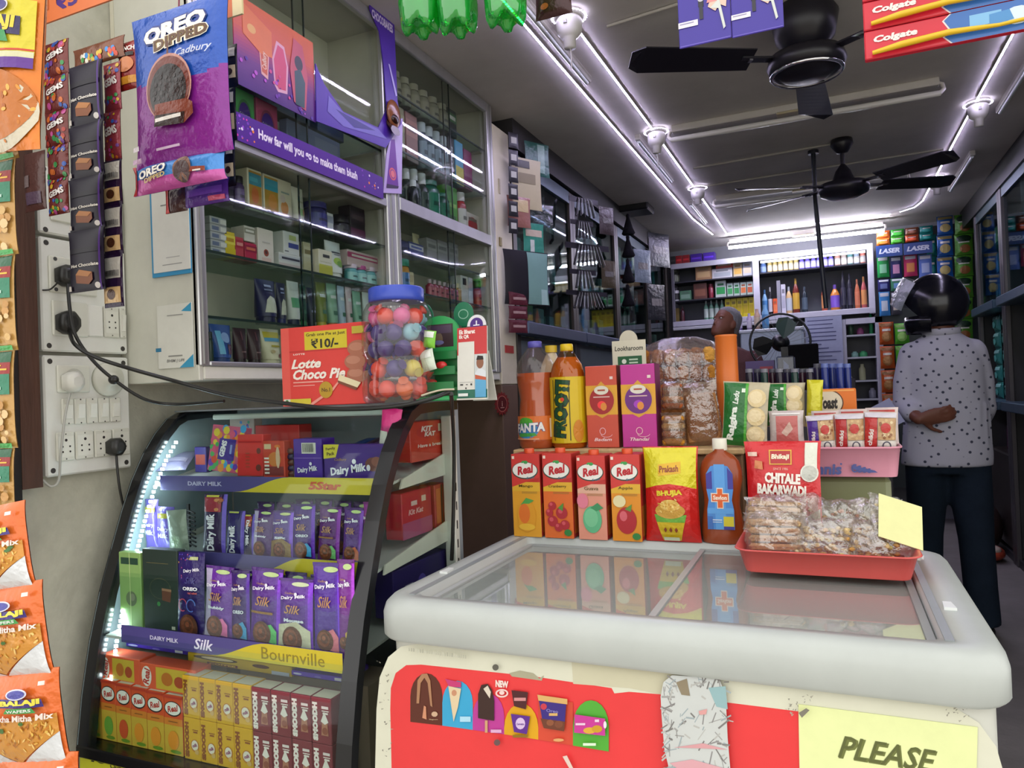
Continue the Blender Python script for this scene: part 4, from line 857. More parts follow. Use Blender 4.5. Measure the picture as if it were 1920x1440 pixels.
# ================================================================ curved chocolate display case
KX0, KX1 = -1.6, -.85
PROF = [(1.60, 1.226), (1.49, 1.226), (1.42, 1.222), (1.385, 1.207), (1.348, 1.172), (1.312, 1.125), (1.275, 1.06), (1.245, .99), (1.212, .90), (1.18, .81), (1.15, .70), (1.128, .59), (1.113, .48)]
def inset(pr, k):
    out = []
    for i, (y, z) in enumerate(pr):
        a, b = pr[max(i-1, 0)], pr[min(i+1, len(pr)-1)]; dy, dz = b[0]-a[0], b[1]-a[1]; L_ = math.hypot(dy, dz)
        out.append((y+dz/L_*k, z-dy/L_*k))
    return out
case = root('display_case', 'curved glass chocolate display case against the left wall beside the freezer', 'display case', (KX0, 1.11, 0)); o_ = Vector((KX0, 1.11, 0))
def ck(mat='plastic'): b = MB(mat); b.M = Matrix.Translation(-o_); return b
b = ck('laminate'); b.box(KX0, 1.125, 0, KX1, 1.62, .47, '#26262a'); b.box(KX0, 1.11, .455, KX1, 1.62, .482, '#0f0f11', 'gloss', .003)
pf = pxface(b, 'y', 1.1245, -1); pf.poly([(150, -1398), (372, -1446), (372, -1500), (150, -1500)], '#b9b82a'); pf.text('4G', 182, -1421, 34, 18, '#1c1c18', .06, .2, 0, slope=-.2); pf.text('For Best Offers', 238, -1430, 54, 8, '#35351c', .02, slope=-.22); pf.text('Our store', 232, -1441, 50, 8, '#35351c', .02, slope=-.22)
pf.poly([(378, -1446), (660, -1500), (378, -1500)], '#c9cfd0')
part('base', b, case)
b = ck('laminate'); b.box(KX0+.01, 1.6, .48, KX1-.01, 1.62, 1.22, '#8f969c'); part('back_panel', b, case)
for xa in (KX0, KX1-.036):
    b = ck('gloss'); i1 = inset(PROF, -.022); rings = []
    for (p, q) in zip(PROF, i1): rings.append([(xa, p[0], p[1]), (xa+.036, p[0], p[1]), (xa+.036, q[0], q[1]), (xa, q[0], q[1])])
    b.loft(rings, '#1a1b1e', 'gloss', True, False); part('side_frame', b, case)
b = ck('caseglass'); g0, g1 = inset(PROF[1:], -.004), inset(PROF[1:], -.007)
b.loft([[(KX0+.036, p[0], p[1]), (KX1-.036, p[0], p[1]), (KX1-.036, q[0], q[1]), (KX0+.036, q[0], q[1])] for p, q in zip(g0, g1)], '#f2f8f6', 'caseglass', True, False); part('front_glass', b, case)
b = ck('caseglass'); b.prism([(1.6, .48)]+inset(PROF, -.02), KX1-.012, KX1-.009, '#f2f6f4', 'x', 'caseglass'); part('side_glass', b, case)
b = ck('laminate'); b.prism([(1.6, .48)]+PROF, KX0+.002, KX0+.005, '#9fb0b4', 'x', 'laminate'); part('left_panel', b, case)
b = ck('gloss'); b.box(KX0+.01, 1.405, 1.2235, KX1-.01, 1.6, 1.2275, '#70767a', 'gloss'); part('top_panel', b, case)
b = ck('gloss'); b.box(KX0+.12, 1.425, 1.2, KX1-.06, 1.445, 1.214, '#d4ddd6', 'gloss', .003); part('white_bar', b, case, 'white bar under the top')  # unlit bar, its white stands in for the top glass edge's reflection
b = ck('stripwhite'); pi = inset(PROF[3:], -.03)
for (p, q) in zip(pi[1:-2], pi[2:-1]):
    n = max(2, int(math.hypot(p[0]-q[0], p[1]-q[1])/.011))
    for k in range(n):
        t = (k+.5)/n; y, z = p[0]+(q[0]-p[0])*t, p[1]+(q[1]-p[1])*t; b.box(KX0+.05, y-.001, z-.0032, KX0+.056, y+.004, z+.0032, '#e4f6ff', 'stripwhite')
part('light_strip', b, case, 'bright white strip up the left inside edge')
for (yf, zf, yb_, zb_, lab) in ((1.31, 1.048, 1.59, 1.085, 'a'), (1.24, .872, 1.59, .915, 'b'), (1.165, .718, 1.59, .75, 'c')):
    b = ck('laminate'); b.prism([(yf, zf), (yb_, zb_), (yb_, zb_-.006), (yf, zf-.006)], KX0+.04, KX1-.04, '#c5c8c4', 'x', 'laminate'); part('shelf', b, case)
for pts in ([(1.372, 1.037), (1.384, 1.058), (1.589, 1.1), (1.585, 1.045)], [(1.297, .866), (1.304, .887), (1.582, .932), (1.578, .883)]):
    for xx in (KX1-.033, KX0+.03):
        b = ck('laminate'); b.prism(pts, xx, xx+.004, '#d4d4c8', 'x', 'laminate'); part('shelf_bracket', b, case)
b = ck('laminate'); b.box(KX1-.036, 1.576, .5, KX1-.006, 1.598, 1.19, '#d2d2c8', None, .002)
for k in range(14): sideR(b, 1.576, .5, 1.598, 1.19, KX1-.006).rect(.35, .06+.067*k, .6, .09+.067*k, '#1c1c1c')
part('slotted_upright', b, case)
def strip(px0, px1, Y, zt, zb, words, split, xr=KX1-.04):
    xl = P(px0, 1000, y=Y).x; b = ck('card'); b.box(xl, Y-.004, zb, xr, Y-.001, zt, '#4d4584', 'card')
    d = front(b, xl, zb, xr, zt, Y-.004); d.poly([(split-.13, 0)]+[(split-.13+.26*t, (1-math.cos(PI*t))/2) for t in [i/8 for i in range(9)]]+[(1, 1), (1, 0)], '#c9b62c')
    for (s, u, w, h, col, sh, bo) in words: d.text(s, u, .5, w, h, col, bo, sh)
    part('price_strip', b, case, 'lettered purple and yellow shelf strip')
strip(306, 714, 1.31, 1.069, 1.033, [('DAIRY MILK', .23, .17, .28, '#b9b4d8', 0, .03), ('5Star', .78, .14, .5, '#c85a3a', .2, .05)], .5)
strip(334, 682, 1.24, .906, .868, [('5Star', .86, .14, .5, '#c85a3a', .2, .05)], .58)
strip(224, 640, 1.165, .747, .708, [('DAIRY MILK', .22, .14, .24, '#c9c6e0', 0, .02), ('Silk', .41, .09, .6, '#dcd9ec', .25, .02), ('Bournville', .8, .26, .62, '#8a7a2a', 0, .0)], .57)
# ---------------------------------------------------------------- goods in the case
def goods(label, px0, px1, pyt, Y, z, mk, t=.012, lean=0, roll=0, name='chocolate_bar', cat='chocolate', group=None, mat='wrap'):
    """mk(w, h) -> mesh; stands at depth Y on height z, spanning px0..px1 with its top at pyt"""
    a, b = P(px0, pyt, y=Y), P(px1, pyt, y=Y); w = b.x-a.x; h = (a.z+b.z)/2-z
    return one(name, label, cat, mk(w, h), ((a.x+b.x)/2, Y, z+.04*lean+abs(roll)*w*.5), (-lean, roll, 0), group)
PUR = '#4a1f8a'
def swirl(d, cu, cv, r, c1='#6a3a24', acc=None):
    if acc: d.poly([(cu+.1, cv-.1), (cu+.45, cv-.12), (cu+.46, cv+.04), (cu+.3, cv+.13), (cu+.1, cv+.1)], acc)
    d.ell(cu, cv, r, None, c1, 18); d.ell(cu-.03, cv+.015, r*.7, None, hx(c1, 1.35), 16); d.ell(cu+.0, cv+.02, r*.45, None, c1, 14); d.ell(cu-.02, cv+.03, r*.22, None, hx(c1, 1.5), 10)
def silk(col=PUR, acc='#3fa060', tail=None, band=None, tag_='#b9d08a', ribbon=None, pale=False):
    def mk(w, h):
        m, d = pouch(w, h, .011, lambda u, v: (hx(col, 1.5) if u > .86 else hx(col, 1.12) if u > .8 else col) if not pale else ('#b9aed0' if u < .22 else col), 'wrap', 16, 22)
        d.rect(0, .965, 1, 1, hx(col, .8)); d.rect(0, 0, 1, .025, hx(col, .8))
        d.ell(.66, .93, .25, .03, tag_)
        d.text('Cadbury', .4, .8, .36, .03, '#b58a4a', .01, .3); d.text('Dairy Milk', .46, .745, .76, .058, '#eceaf4', .035, .08, 6); d.ell(.55, .79, .045, None, '#e6e4f2', 8)
        d.text('Silk', .45, .58, .5, .12, '#bd8a55', .01, .35)
        if tail: d.text(tail, .5, .43, .6, .05, '#e4e6f4', .05)
        if band: d.rect(.06, .42, .8, .45, band)
        if ribbon:
            d.poly([(.02, 0), (.98, 0), (.98, .3), (.6, .42), (.02, .36)], ribbon)
        swirl(d, .46, .17, .3, '#643622', acc); return m
    return mk
def dmv(nut=None, col='#2c1a5a', tagc='#c9c050', h2=.62, flip=False):
    def mk(w, h):
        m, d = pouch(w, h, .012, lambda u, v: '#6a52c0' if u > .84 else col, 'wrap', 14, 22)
        if nut: d.rect(.05, .7, .82, .95, nut); [d.ell(R.uniform(.4, .8), R.uniform(.72, .92), .1, .03, R.choice(('#b0643a', '#8a4426', '#c98a5a')), 8) for k in range(6)]
        d.text('Dairy Milk', .46, .36 if not flip else .55, .42, .62, '#ece9f4', .035, .0, 90 if not flip else -90); d.ell(.25, .6, .08, None, '#e6e4f2', 8); d.rect(.15, .95, .7, .985, tagc); return m
    return mk
def plainbox(cols, dep=.03, decor=None, mat='card'):
    def mk(w, h):
        m, d = rbox(w, dep, h, cols[0], mat)
        if decor: decor(d)
        elif len(cols) > 1: d.rect(.1, .3, .9, .7, cols[1])
        return m
    return mk
# row 1
Y, z = 1.36, 1.063
def gemsbox(d):
    for k in range(70): d.ell(R.uniform(.04, .96), R.uniform(.03, .97), R.uniform(.05, .1), None, R.choice(('#e08a2a', '#3a9ad0', '#d8507a', '#6a3ab0', '#e0c83a', '#4aa85a', '#d8482a')), 10)
    d.poly([(.28, .26), (.78, .26), (.78, .72), (.28, .72)], '#3f2a8e'); d.text('GEMS', .42, .5, .16, .36, '#f0eef4', .05, 0, 82); d.rect(.63, .4, .69, .6, '#8a9ad8')
goods('bright carton of sweet buttons leaning in the top shelf of the chocolate case', 385, 446, 806, Y, z, plainbox(('#c8587a',), .025, gemsbox), lean=.12, roll=.1, name='sweet_box', cat='sweets')
def gemstop(d):
    for k in range(40): d.ell(R.uniform(.04, .96), R.uniform(.08, .92), .05, None, R.choice(('#d8a03a', '#4a8ad0', '#c8507a', '#6a4ab0', '#d8d0b0', '#4aa88a')), 10)
goods('sweet button carton standing behind the bright leaning carton', 430, 476, 784, 1.47, 1.072, plainbox(('#b8a8a0',), .03, gemstop), name='sweet_box', cat='sweets')
def redbox(d): d.rect(.06, .8, .94, .83, '#a81c20'); [d.rect(.34, .2+.08*k, .5, .24+.08*k, '#a83a2a') for k in range(5)]; d.ell(.85, .6, .08, .07, '#6a2a20'); d.ell(.85, .2, .1, .08, '#6a2a20')
goods('plain red carton right of the sweet button carton', 442, 490, 816, 1.35, z, plainbox(('#cf2e2c',), .03, redbox), lean=.05, name='sweet_box', cat='sweets')
goods('red box lying across the cartons at the back of the top shelf', 478, 560, 797, 1.46, 1.115, plainbox(('#c9302e',), .05), name='sweet_box', cat='sweets')
def perk(d): d.rect(.05, .05, .95, .3, '#7a2a2a'); d.ell(.55, .5, .3, .2, '#c8783a'); d.rect(.08, .78, .4, .92, '#d0b890'); d.ell(.7, .85, .14, .05, '#d8742a'); [d.rect(.08, .1+.1*k, .3, .15+.1*k, '#e0d8d0') for k in range(5)]; d.ell(.72, .55, .1, .3, '#d0b090', 10)
goods('red and orange wafer carton in the middle of the top shelf', 492, 532, 827, 1.345, z, plainbox(('#c2402c',), .025, perk), name='sweet_box', cat='sweets')
for k in range(5):
    m, d = pouch(.03, .013, .008, '#2a2048' if k % 2 else '#5a2a20', 'wrap', 6, 4); x = P(541, 870, y=1.36).x
    one('wafer_bar', 'dark wrapped wafer bar, %s from the bottom of the small stack' % ORD[k], 'chocolate', m, (x, 1.36, z+.0135*k), (0, 0, 0), 'stack of wrapped wafer bars')
def dmbar(d): d.rect(.3, .62, .8, .9, '#d4d0c6'); [d.rect(.34+.045*k, .66, .36+.045*k, .88, '#3a3a3a') for k in range(9)]; d.rect(0, .5, 1, .515, '#8a6ac0'); d.text('Dairy Milk', .5, .2, .7, .17, '#e8e4f2', .03, .05, 6); d.ell(.62, .36, .05, None, '#e0dcf0', 8)
goods('purple carton with barcode label on the top shelf', 549, 602, 823, 1.35, z, plainbox(('#4a2494',), .05, dmbar), name='chocolate_box')
def dmfam(d): d.poly([(0, .58), (.2, .62), (.26, 1.0), (0, 1.0)], '#cfc23a'); d.text('Family', .12, .87, .16, .1, '#4a3a1a', .03, 0, 6); d.text('Pack', .12, .73, .13, .1, '#4a3a1a', .03, 0, 6); d.text('Cadbury', .28, .55, .2, .1, '#a07a4a', .01, .3); d.text('Dairy Milk', .4, .24, .58, .3, '#eeecf6', .035, .05, 7); d.ell(.5, .5, .035, None, '#eae8f4', 8); d.ell(.8, .42, .12, .2, '#6a3a34'); d.ell(.86, .5, .08, .14, '#8a5448'); d.ell(.73, .32, .03, .09, '#d8d4e0')
goods('wide purple family pack with yellow corner tag on the top shelf', 606, 722, 833, 1.34, z, plainbox(('#42207c',), .03, dmfam), name='chocolate_box')
for k, (a, c, col) in enumerate([(598, 640, '#2a4a9a'), (630, 668, '#3a1a3c'), (655, 690, '#4a2a6a'), (682, 716, '#7a3a8a')]):
    m, d = pouch(.05, .15, .012, col, 'wrap', 8, 12); d.rect(.1, .02, .9, .16, ('#d8d4cc', '#c8b8b0', '#8a4ad0', '#d86a3a')[k]); p = P((a+c)/2, 828, y=1.37)
    one('chocolate_bar', 'wrapped bar lying flat behind the family pack, %s from the left' % ORD[k], 'chocolate', m, (p.x, 1.385, 1.108+.004*k), (-1.35, 0, -.1), 'bars lying behind the family pack')
def pinkp(w, h): m, d = pouch(w, h, .02, '#c8287a', 'wrap', 10, 14); d.rect(.05, .1, .5, .5, '#d8d4cc'); return m
goods('magenta sweet pouch with white label at the right end of the top shelf', 706, 744, 768, 1.37, 1.11, pinkp, roll=.15, name='sweet_pouch', cat='sweets')
m, d = pouch(.075, .11, .02, '#a8a0c8', 'foil', 10, 12); d.rect(.1, .3, .9, .5, '#c4b8d8'); p = P(332, 884, y=1.38); one('sweet_pouch', 'silvery lilac pouch lying at the left end of the top shelf', 'sweets', m, (p.x, 1.36, 1.075), (-1.2, 0, .5))
goods('small purple and red packet beside the silvery lilac pouch', 364, 386, 838, 1.42, 1.064, plainbox(('#3a2a7a', '#a8483a'), .02), name='sweet_box', cat='sweets')
# row 2
Y, z = 1.28, .888
for k, (a, c, t) in enumerate([(272, 297, 936), (294, 327, 950)]):
    goods('crinkled lilac chocolate bag at the dim left end, %s of two' % ('left', 'right')[k], a, c, t, 1.3, .885, lambda w, h: (lambda md: (md[1].text('Dairy', .5, .5, .7, .1, '#c8c4e8', .03), md[1].text('Milk', .5, .36, .6, .1, '#c8c4e8', .03), md[1].rect(.2, .75, .9, .86, '#a8a03a'), md[0])[-1])(pouch(w, h, .02, '#6a5ab8', 'foil', 10, 14)), group='crinkled lilac chocolate bags')
goods('grey green pouch beside the lilac bags in the chocolate case', 316, 354, 958, 1.285, .885, lambda w, h: pouch(w, h, .016, '#8e988c', 'foil', 10, 12)[0], roll=-.08)
m = MB('plastic'); 
for k in range(9): m.tube([(0, 0, .01*k), (.03, -.006, .01*k-.006)], .0022, '#17171a', 6)
m.box(-.004, 0, -.01, .004, .004, .095, '#17171a'); p = P(352, 960, y=1.31); one('wire_rack', 'small black pronged rack beside grey green pouch', 'rack', m, (p.x, 1.31, .905))
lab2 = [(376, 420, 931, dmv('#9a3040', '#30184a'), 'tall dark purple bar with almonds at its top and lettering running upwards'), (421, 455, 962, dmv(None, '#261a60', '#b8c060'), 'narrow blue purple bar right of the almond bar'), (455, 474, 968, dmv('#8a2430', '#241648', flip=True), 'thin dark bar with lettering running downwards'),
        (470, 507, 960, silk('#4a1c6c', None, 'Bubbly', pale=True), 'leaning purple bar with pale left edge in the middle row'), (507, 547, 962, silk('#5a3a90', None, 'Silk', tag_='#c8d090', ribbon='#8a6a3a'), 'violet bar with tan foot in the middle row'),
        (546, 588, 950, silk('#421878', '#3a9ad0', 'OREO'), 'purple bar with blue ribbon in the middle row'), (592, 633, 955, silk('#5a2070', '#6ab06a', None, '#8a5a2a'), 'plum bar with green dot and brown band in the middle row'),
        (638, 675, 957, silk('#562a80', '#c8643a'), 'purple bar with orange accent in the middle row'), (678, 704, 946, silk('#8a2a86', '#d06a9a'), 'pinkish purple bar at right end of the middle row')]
for a, c, t, mk, lab in lab2: goods(lab, a, c, t, Y, z, mk, lean=.1, roll=R.uniform(-.05, .05))
for k in range(6): goods('purple bar in the back rank of middle row, %s from the left' % ORD[k], 480+36*k, 512+36*k, 938+R.uniform(-4, 6), 1.34, .89, silk('#401a60', None), lean=.05, group='bars in the back rank of the middle row')
# row 3
Y, z = 1.2, .729
def pbox(d): d.rect(.1, .84, .9, .93, '#2a4a3a'); d.ell(.55, .38, .25, .1, '#6a7a5a'); d.ell(.6, .4, .12, .05, '#8a8f78'); d.rect(.5, .0, .53, 1, '#c8dc9a')
goods('pale green chocolate carton at the left end of lower bar row', 222, 262, 1036, 1.2, z, plainbox(('#8fb46a',), .02, pbox), name='chocolate_box')
def dbox(d): d.rect(.12, .83, .75, .835, '#7a7048'); d.ring(.5, .52, .3, .13, .01, '#5a5a40'); d.poly([(.55, .38), (.78, .36), (.82, .52), (.55, .53)], '#6a4030'); d.poly([(.55, .5), (.82, .49), (.82, .52), (.55, .53)], '#9a7258'); d.ell(.45, .33, .05, None, '#3f8a4a', 8); d.rect(.8, .03, .9, .07, '#d0d0c0')
goods('dark grey green chocolate carton beside the pale green one', 266, 331, 1031, 1.2, z, plainbox(('#2c3a34',), .025, dbox), name='chocolate_box')
def heart(w, h):
    m, d = pouch(w, h, .01, '#2c1a66', 'wrap', 14, 20)
    for k in range(22): d.ell(R.uniform(.03, .2) if k % 2 else R.uniform(.1, .6), R.uniform(.4, .97) if k % 2 else R.uniform(.9, .98), .02, None, R.choice(('#b04a8a', '#c8a84a', '#6a5ad0')), 8)
    d.rect(.5, .91, .8, .95, '#c0c890'); d.text('Dairy Milk', .58, .78, .6, .05, '#e8e6f2', .03, .05, 6); d.text('Silk', .55, .66, .4, .08, '#4a4a8a', .01, .3); d.text('OREO', .55, .56, .55, .045, '#e8e8f2', .05); d.text('red velvet', .65, .51, .34, .03, '#c85a5a', .03)
    for s, col in ((-1, '#c04a6a'), (1, '#5a7ad0')):
        d.ring(.45+s*.16, .36, .17, .08, .03, col, 16, 0, 300)
    swirl(d, .5, .1, .33, '#5e3322'); return m
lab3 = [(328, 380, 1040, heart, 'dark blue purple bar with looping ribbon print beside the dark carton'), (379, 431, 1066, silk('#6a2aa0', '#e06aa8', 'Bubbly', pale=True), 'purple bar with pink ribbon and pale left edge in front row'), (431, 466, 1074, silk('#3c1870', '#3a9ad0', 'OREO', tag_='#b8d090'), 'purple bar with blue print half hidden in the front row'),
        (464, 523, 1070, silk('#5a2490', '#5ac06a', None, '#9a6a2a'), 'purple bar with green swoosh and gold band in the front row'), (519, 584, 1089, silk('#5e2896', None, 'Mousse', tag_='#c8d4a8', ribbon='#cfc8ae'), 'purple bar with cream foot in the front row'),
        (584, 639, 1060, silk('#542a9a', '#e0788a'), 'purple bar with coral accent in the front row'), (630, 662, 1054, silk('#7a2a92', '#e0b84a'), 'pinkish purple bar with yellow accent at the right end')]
for k, (a, c, t, mk, lab) in enumerate(lab3): goods(lab, a, c, t, 1.195-.001*k, z-.001*k, mk, lean=.06, roll=R.uniform(-.03, .03))
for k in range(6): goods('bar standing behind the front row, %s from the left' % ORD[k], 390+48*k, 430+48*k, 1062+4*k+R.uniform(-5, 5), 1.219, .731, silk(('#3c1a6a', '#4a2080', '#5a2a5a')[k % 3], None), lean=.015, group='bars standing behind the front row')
# bottom: small cartons
Z0 = .483
def mango(d): d.rect(0, .0, 1, .5, '#c8a23a'); d.rect(0, .5, 1, .62, '#cf7a30'); d.ell(.5, .78, .46, .13, '#3a2a2a', 22); d.ell(.5, .785, .42, .11, '#e4dfd8', 22); d.text('Real', .5, .785, .6, .11, '#b8342c', .03, .2, 12); d.rect(.25, .555, .75, .57, '#8a5a2a'); d.ell(.5, .25, .3, .16, ('#d8892c', '#6a9a3a', '#c8502c')[R.randrange(3)]); d.ell(.62, .06, .3, .03, '#6a8a2a'); d.rect(0, .96, 1, 1, '#b83a2a')
xs = [165, 188, 216, 244, 274, 306, 341]; ts = [1268, 1276, 1283, 1290, 1297, 1305]
for k in range(6):
    def mk(w, h): m, d = rbox(w*.97, .045, h, '#d0502c'); mango(d); topf(m, -w/2*.9, .004, w/2*.9, .04, h).rect(0, 0, 1, 1, '#cfc9bd'); return m
    goods('small orange juice carton, %s from the left on the floor of the chocolate case' % ORD[k], xs[k], xs[k+1], ts[k], 1.152, Z0, mk, name='juice_carton', cat='juice carton', group='small orange juice cartons')
def lying(label, a, c, t, bt, Y, mk): 
    p = P((a+c)/2, bt, y=Y); q = P(a, bt, y=Y); r_ = P(c, bt, y=Y); h = P((a+c)/2, t, y=Y).z-p.z; return one('juice_carton', label, 'juice carton', mk(r_.x-q.x, h), (p.x, Y, p.z))
def lm(w, h):
    m, d = rbox(w, .045, h, '#d85a3a'); d.rect(.3, .08, .86, .92, '#c9a83a'); d.ell(.13, .5, .09, .4, '#e4dcd4'); d.text('Real', .13, .5, .5, .6, '#b8342c', .03, .2, 90) if False else d.text('Real', .13, .5, .11, .62, '#b8342c', .03, .1, 80); d.ell(.5, .5, .1, .26, '#b86a2a'); d.ell(.72, .45, .09, .22, '#a8482a'); return m
lying('orange juice carton lying on its side at left above the small cartons', 190, 262, 1232, 1279, 1.165, lm); lying('orange juice carton lying on its side, right of another lying carton', 262, 366, 1250, 1298, 1.162, lm)
def smood(bg, ink, art):
    def mk(w, h):
        m, d = rbox(w*.975, .045, h, bg); d.text('SMOODH', .2, .48, .26, .84, ink, .09, 0, 90)
        d.rect(.55, .72, .9, .74, ink); d.rect(.6, .66, .86, .7, ink); art(d); topf(m, -w/2*.9, .004, w/2*.9, .04, h).rect(0, 0, 1, 1, '#cfc6b4'); return m
    return mk
def art1(d): d.ell(.68, .36, .26, .15, '#b8742a'); d.ell(.68, .37, .2, .12, '#d8cfc0'); d.text('milk', .68, .37, .3, .08, '#8a3a6a', .04, .1, 20); d.ell(.8, .22, .12, .06, '#c8a060')
def art2(d): d.poly([(.5, .2), (.86, .2), (.82, .5), (.56, .5)], '#a8705a'); d.poly([(.5, .5), (.68, .72), (.88, .5), (.7, .44)], '#dcd2cc'); d.ell(.7, .3, .14, .08, '#8a4a3a'); d.rect(.56, .78, .9, .84, '#d8c8c8')
xs = [341, 372, 403, 435, 471]
for rr in range(2):
    for k in range(4):
        t = (1279, 1284, 1289, 1295)[k]; zz = Z0 if rr == 0 else Z0+.0895
        p = P(xs[k], t, y=1.148); h = p.z-(Z0+.0895)
        m = smood('#cf9f22', '#8a4a1c', art1)((P(xs[k+1], t, y=1.148).x-p.x), .089)
        one('milk_carton', 'yellow flavoured milk carton, %s from the left in the %s row' % (ORD[k], ('lower', 'upper')[rr]), 'milk carton', m, ((p.x+P(xs[k+1], t, y=1.148).x)/2, 1.148, zz), (0, 0, 0), 'yellow flavoured milk cartons')
xs = [471, 507, 544, 582, 620]
for rr in range(2):
    for k in range(4):
        p, q = P(xs[k], 1320, y=1.145), P(xs[k+1], 1320, y=1.145); zz = Z0 if rr == 0 else Z0+.0895
        one('milk_carton', 'maroon flavoured milk carton, %s from the left in the %s row' % (ORD[k], ('lower', 'upper')[rr]), 'milk carton', smood('#7a2c38', '#e4d8d4', art2)(q.x-p.x, .089), ((p.x+q.x)/2, 1.145, zz), (0, 0, 0), 'maroon flavoured milk cartons')
def pl(d): d.ell(.12, .5, .08, .2, '#c0c0e0'); d.rect(.8, .25, .92, .8, '#c8c4cc'); d.ell(.5, .4, .06, .2, '#7a6ac0')
goods('flat purple box lying behind the small cartons', 236, 352, 1212, 1.235, .665, plainbox(('#43289a',), .09, pl), name='chocolate_box')
def yl(d): d.ell(.28, .7, .22, .22, '#3a2418'); d.ell(.3, .72, .16, .14, '#d8c8a0'); d.ell(.72, .62, .08, .18, '#5a3020'); d.rect(.2, .1, .5, .34, '#6a2030'); d.text('COFFEE', .35, .22, .26, .14, '#e0b83a', .04); d.rect(.82, .05, .98, .4, '#b8bccc')
goods('yellow and brown sweets box lying behind the yellow milk cartons', 352, 546, 1236, 1.225, .655, plainbox(('#c9a524',), .09, yl), name='sweet_box', cat='sweets')
goods('flat purple box lying behind the maroon milk cartons', 546, 648, 1264, 1.215, .665, plainbox(('#5a38b4',), .08, pl), name='chocolate_box')
for k, (x, y, h, wd) in enumerate([(-1.06, 1.26, .17, .34), (-1.42, 1.26, .17, .3)]):
    m = MB('card'); m.box(-wd/2, 0, 0, wd/2, .1, h, '#8a7a6a'); one('storage_carton', 'brown carton under the lying boxes, %s side of the case floor' % ('right', 'left')[k], 'box', m, (x, 1.24, Z0))
# boxes seen through the right side glass, facing the freezer
def sidebox(label, pts, x, th, col, decor, zmin, name='wafer_box'):
    q = [P(a, b_, x=x) for a, b_ in pts]; ys = [p.y for p in q]; zs = [min(zmin+.105, max(zmin, p.z)) for p in q]; m = MB('card'); m.box(x-th, min(ys), min(zs), x, max(ys), max(zs), col, 'card', .002)
    d = sideR(m, min(ys), min(zs), max(ys), max(zs), x); decor(d); return one(name, label, 'chocolate', m)
def kk(d): d.ell(.45, .72, .3, .16, '#b83230'); d.text('KIT', .42, .8, .3, .14, '#e4d8d4', .05, .2); d.text('KAT', .5, .66, .3, .12, '#e4d8d4', .05, .2); d.rect(.72, .7, .94, .9, '#cfc0a8'); d.text('Have a break', .5, .38, .66, .09, '#e4cfc8', .03, .1); d.poly([(0, 0), (1, 0), (1, .06), (0, .28)], '#c8584a')
sidebox('red wafer box seen through the right side glass of the chocolate case', [(768, 792), (843, 888)], -.891, .05, '#c63a2c', kk, 1.088)
def kk2(d): d.rect(.3, .68, .5, .78, '#d0b8b4'); d.rect(.65, .72, .8, .85, '#d0b8a8'); d.text('Kit Kat', .45, .55, .5, .12, '#d8a8a8', .04, .2); d.rect(0, 0, 1, .35, '#a04a72')
sidebox('crimson box on the middle shelf behind the right side glass', [(752, 915), (812, 1022)], -.893, .045, '#b02c38', kk2, .918)
def kk3(d): d.rect(.1, .1, .4, .9, '#c06a3a'); d.rect(.6, .3, .9, .8, '#b04048'); d.rect(.42, .02, .52, .98, '#3a2a2a')
sidebox('orange and red box beside the slotted upright of the case', [(814, 900), (843, 985)], -.893, .045, '#a83a34', kk3, .918)
sidebox('dark blue purple box on the lowest shelf behind the side glass', [(735, 1040), (840, 1110)], -.893, .05, '#2c2060', lambda d: (d.rect(.2, .1, .34, .6, '#b8b4c8'), d.ell(.5, .5, .08, .2, '#5a4ab0')), .754)
# ================================================================ things on top of the case
ZT = 1.2285
x, zq, w_, h_ = fity(531, 609, 690, 756, 1.385)
m, d = rbox(w_, .07, P(610, 609, y=1.385).z-ZT, '#d8413a'); 
d.rect(0, 0, .1, 1, '#e05a50'); d.rect(.1, .68, .98, .7, '#c03430'); d.rect(.29, .7, .79, .93, '#cfbd2c'); d.text('Grab one Pie at Just', .54, .885, .46, .05, '#4a3a14', .02); d.text('₹10/-', .53, .775, .32, .12, '#2e2a1c', .03); d.text('LOTTE', .22, .655, .14, .02, '#f0d8cc', .04)
d.text('Lotte', .3, .53, .36, .12, '#f0e6da', .04, .3); d.text('Choco Pie', .45, .395, .62, .13, '#f0e6da', .04, .3); d.rect(.14, .29, .5, .305, '#e8a89a'); d.rect(.14, .25, .4, .26, '#e8a89a')
d.poly([(.3, .0), (.6, .2), (.7, .32), (.72, .32), (.62, .18), (.36, .0)], '#e8988a'); d.ell(.53, .19, .08, None, '#b8922a'); d.text('No.1', .53, .19, .1, .05, '#6a4a1a', .04); d.rect(.02, .02, .35, .09, '#cfc03a'); d.rect(.02, .02, .1, .09, '#d8d8c8'); d.ell(.06, .055, .02, None, '#3a7a3a')
for (u, v) in ((.9, .36), (.88, .52), (.92, .68)): d.ell(u, v, .12, .1, '#a86a52'); d.ell(u-.02, v+.02, .08, .05, '#b87e66')
d.poly([(.68, .3), (.9, .2), (.94, .26), (.7, .37)], '#e4d8b0'); d.poly([(.68, .27), (.88, .17), (.9, .2), (.68, .3)], '#7a4a34'); d.rect(.86, .86, 1, .95, '#b8a83a')
one('biscuit_box', 'red chocolate pie box with yellow price label on top of the case', 'box', m, (x, 1.385, ZT))
